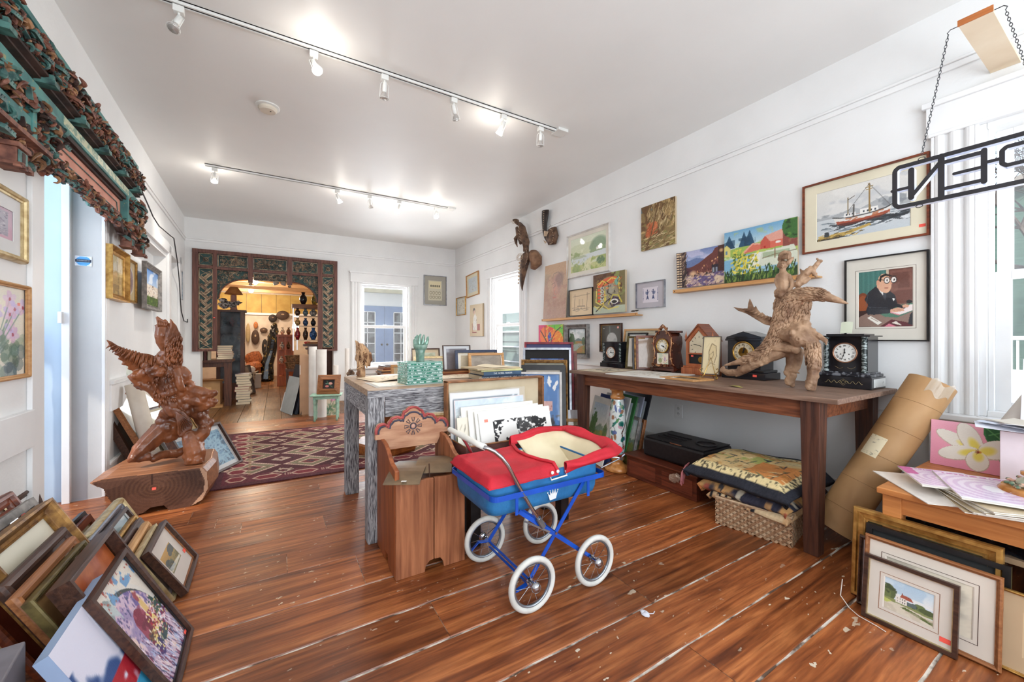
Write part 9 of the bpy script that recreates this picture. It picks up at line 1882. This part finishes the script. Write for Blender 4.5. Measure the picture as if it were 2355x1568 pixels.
# ------------------------------------------------------------------ outside the windows
SDG = mat('grey_green_siding',S(126,146,140),S(112,132,126),rough=.7); GRS = mat('winter_grass',S(120,124,84),S(90,96,64),rough=.9); BLD = mat('slate_blue_door',S(128,152,192),S(116,140,180),rough=.4); DKG = mat('dark_reflective_glass',S(96,100,104),S(30,34,40),rough=.1,scale=5,detail=6,lo=.45,hi=.55)
b = MB(); b.bb(3.5,60,-25,60,-.6,-.5); struct(b.build('ground',GRS))
t = thing('neighbour_wall','grey green clapboard wall of the next building beyond the far side window','building',T(0,0,0)); b = MB()
for k in range(9): b.prism([(5.5,-.5+k*.26),(5.55,-.5+k*.26),(5.5,-.25+k*.26)],4.5,14,Matrix.Diagonal((-1,1,1,1)) @ Matrix.Translation((-11.05,0,0)))
b.bb(5.55,5.7,4.5,14,-.5,1.75); b.build('siding',SDG,t); b = MB(); [b.bb(5.44,5.5,4.5,14,z,z+.03) for z in (.5,.9,1.3)]; b.build('white_battens',M_TRIM,t)
t = thing('green_house','green gabled house with white trim seen through the near side window','building',T(14,1.5,-.5)); b = MB(); b.prism([(-6,0),(6,0),(6,2.6),(0,5.0),(-6,2.6)],0,5,Matrix(((0,1,0,0),(1,0,0,0),(0,0,1,0),(0,0,0,1)))); b.build('house_wall',mat('green_siding',S(92,124,110),S(80,110,98),scale=3,stretch=(1,1,12)),t)
for s_ in (-1,1): b = MB(); b.bar((2.5,s_*6.3,2.5),(2.5,0,5.1),5.6,.15,(1,0,0)) if 0 else b.add([(-.3,s_*6.4,2.45),(-.3,0,5.05),(5.3,0,5.05),(5.3,s_*6.4,2.45),(-.3,s_*6.4,2.62),(-.3,0,5.22),(5.3,0,5.22),(5.3,s_*6.4,2.62)],[(0,1,2,3),(4,5,6,7),(0,1,5,4),(1,2,6,5),(2,3,7,6),(3,0,4,7)]); b.build('roof',mat('tan_shingle',S(170,158,146)),t)
t = thing('white_fence','white panelled yard fence with open lattice top outside the near window','fence',T(9,1.5,-.5)); b = MB(); b.bb(0,.04,-6,6,0,1.2); b.build('fence_panel',M_TRIM,t); b = MB(); b.bb(0,.05,-6,6,1.62,1.68); [b.bb(.01,.03,-6+.2*k,-5.975+.2*k,1.2,1.62) for k in range(60)]; b.build('lattice',M_TRIM,t)
def branch(b,p,d,L,r,n,rn):
 q = p+d*L; b.tube([p,(p+q)/2+Vector([rn.gauss(0,L*.05) for _ in range(3)]),q],[r,r*.8,r*.6],5)
 if n: [branch(b,q,(d+Vector([rn.gauss(0,.55) for _ in range(3)])).normalized(),L*.74,r*.6,n-1,rn) for _ in range(3)]
for k,(x,y,h) in enumerate(((10.5,1.0,1.6),(10.9,4.6,1.8))):
 t = thing('bare_tree',['bare branching tree nearest outside the near side window','bare tree farther behind the white fence'][k],'tree',T(x,y,-.5)); b = MB(); b.tube([(0,0,0),(0,0,h)],.12,8); b.build('trunk',mat('grey_bark',S(92,78,68),S(60,50,44)),t); b = MB(); branch(b,Vector((0,0,h)),Vector((0,0,1)),1.1,.08,6,random.Random(k+2)); b.build('branches',MC['grey_bark'],t)
b = MB(); b.bb(1.3,3.4,8,11,-.3,-.02); struct(b.build('floor_porch',GRS)); b = MB(); b.bb(1.3,3.6,10.6,10.7,-.3,3.2); struct(b.build('wall_porch',M_TRIM))
t = thing('porch_roof','white rafters and corrugated edge of the porch roof outside the back window','roof',T(0,0,0)); b = MB(); b.bb(1.3,3.6,8.6,10.6,2.62,2.7); b.build('roof_boards',mat('grey_roof_boards',S(176,176,176)),t); b = MB(); b.bb(1.3,3.6,10.3,10.38,2.3,2.45); b.build('cross_beam',mat('cream_beam',S(214,206,176)),t)
for k in range(3): b = MB(); b.bb(1.6+.7*k,1.68+.7*k,8.6,10.6,2.5,2.62); b.build('rafter',M_TRIM,t)
t = thing('blue_double_doors','pale blue double doors with white muntin glass across the porch','door',T(2.42,10.555,0))
for s_ in (-1,1):
 b = MB(); b.bb(min(0,s_*.86)+.004,max(0,s_*.86)-.004,0,.04,0,1.98); d_ = b.build('door_leaf',BLD,t); x0,x1 = sorted((s_*.24,s_*.80)); b = MB(); b.bb(x0,x1,-.012,-.002,.2,1.82); b.build('glass',DKG,d_)
 b = MB(); [b.bb(x0+(x1-x0)*i/3-.01,x0+(x1-x0)*i/3+.01,-.024,-.012,.2,1.82) for i in range(4)]; [b.bb(x0,x1,-.024,-.012,.19+.27*j,.21+.27*j) for j in range(7)]; b.build('muntins',M_TRIM,d_); b = MB(); b.ell((s_*.07,-.03,.98),.03); b.build('door_knob',MC['black_frame'],d_)
b = MB(); b.bar((1.75,10.2,1.3),(2.35,10.3,-.1),.06,.02); tag(b.build('leaning_plank',MC['dark_wood_frame']),'dark plank leaning in front of the blue porch doors','plank')
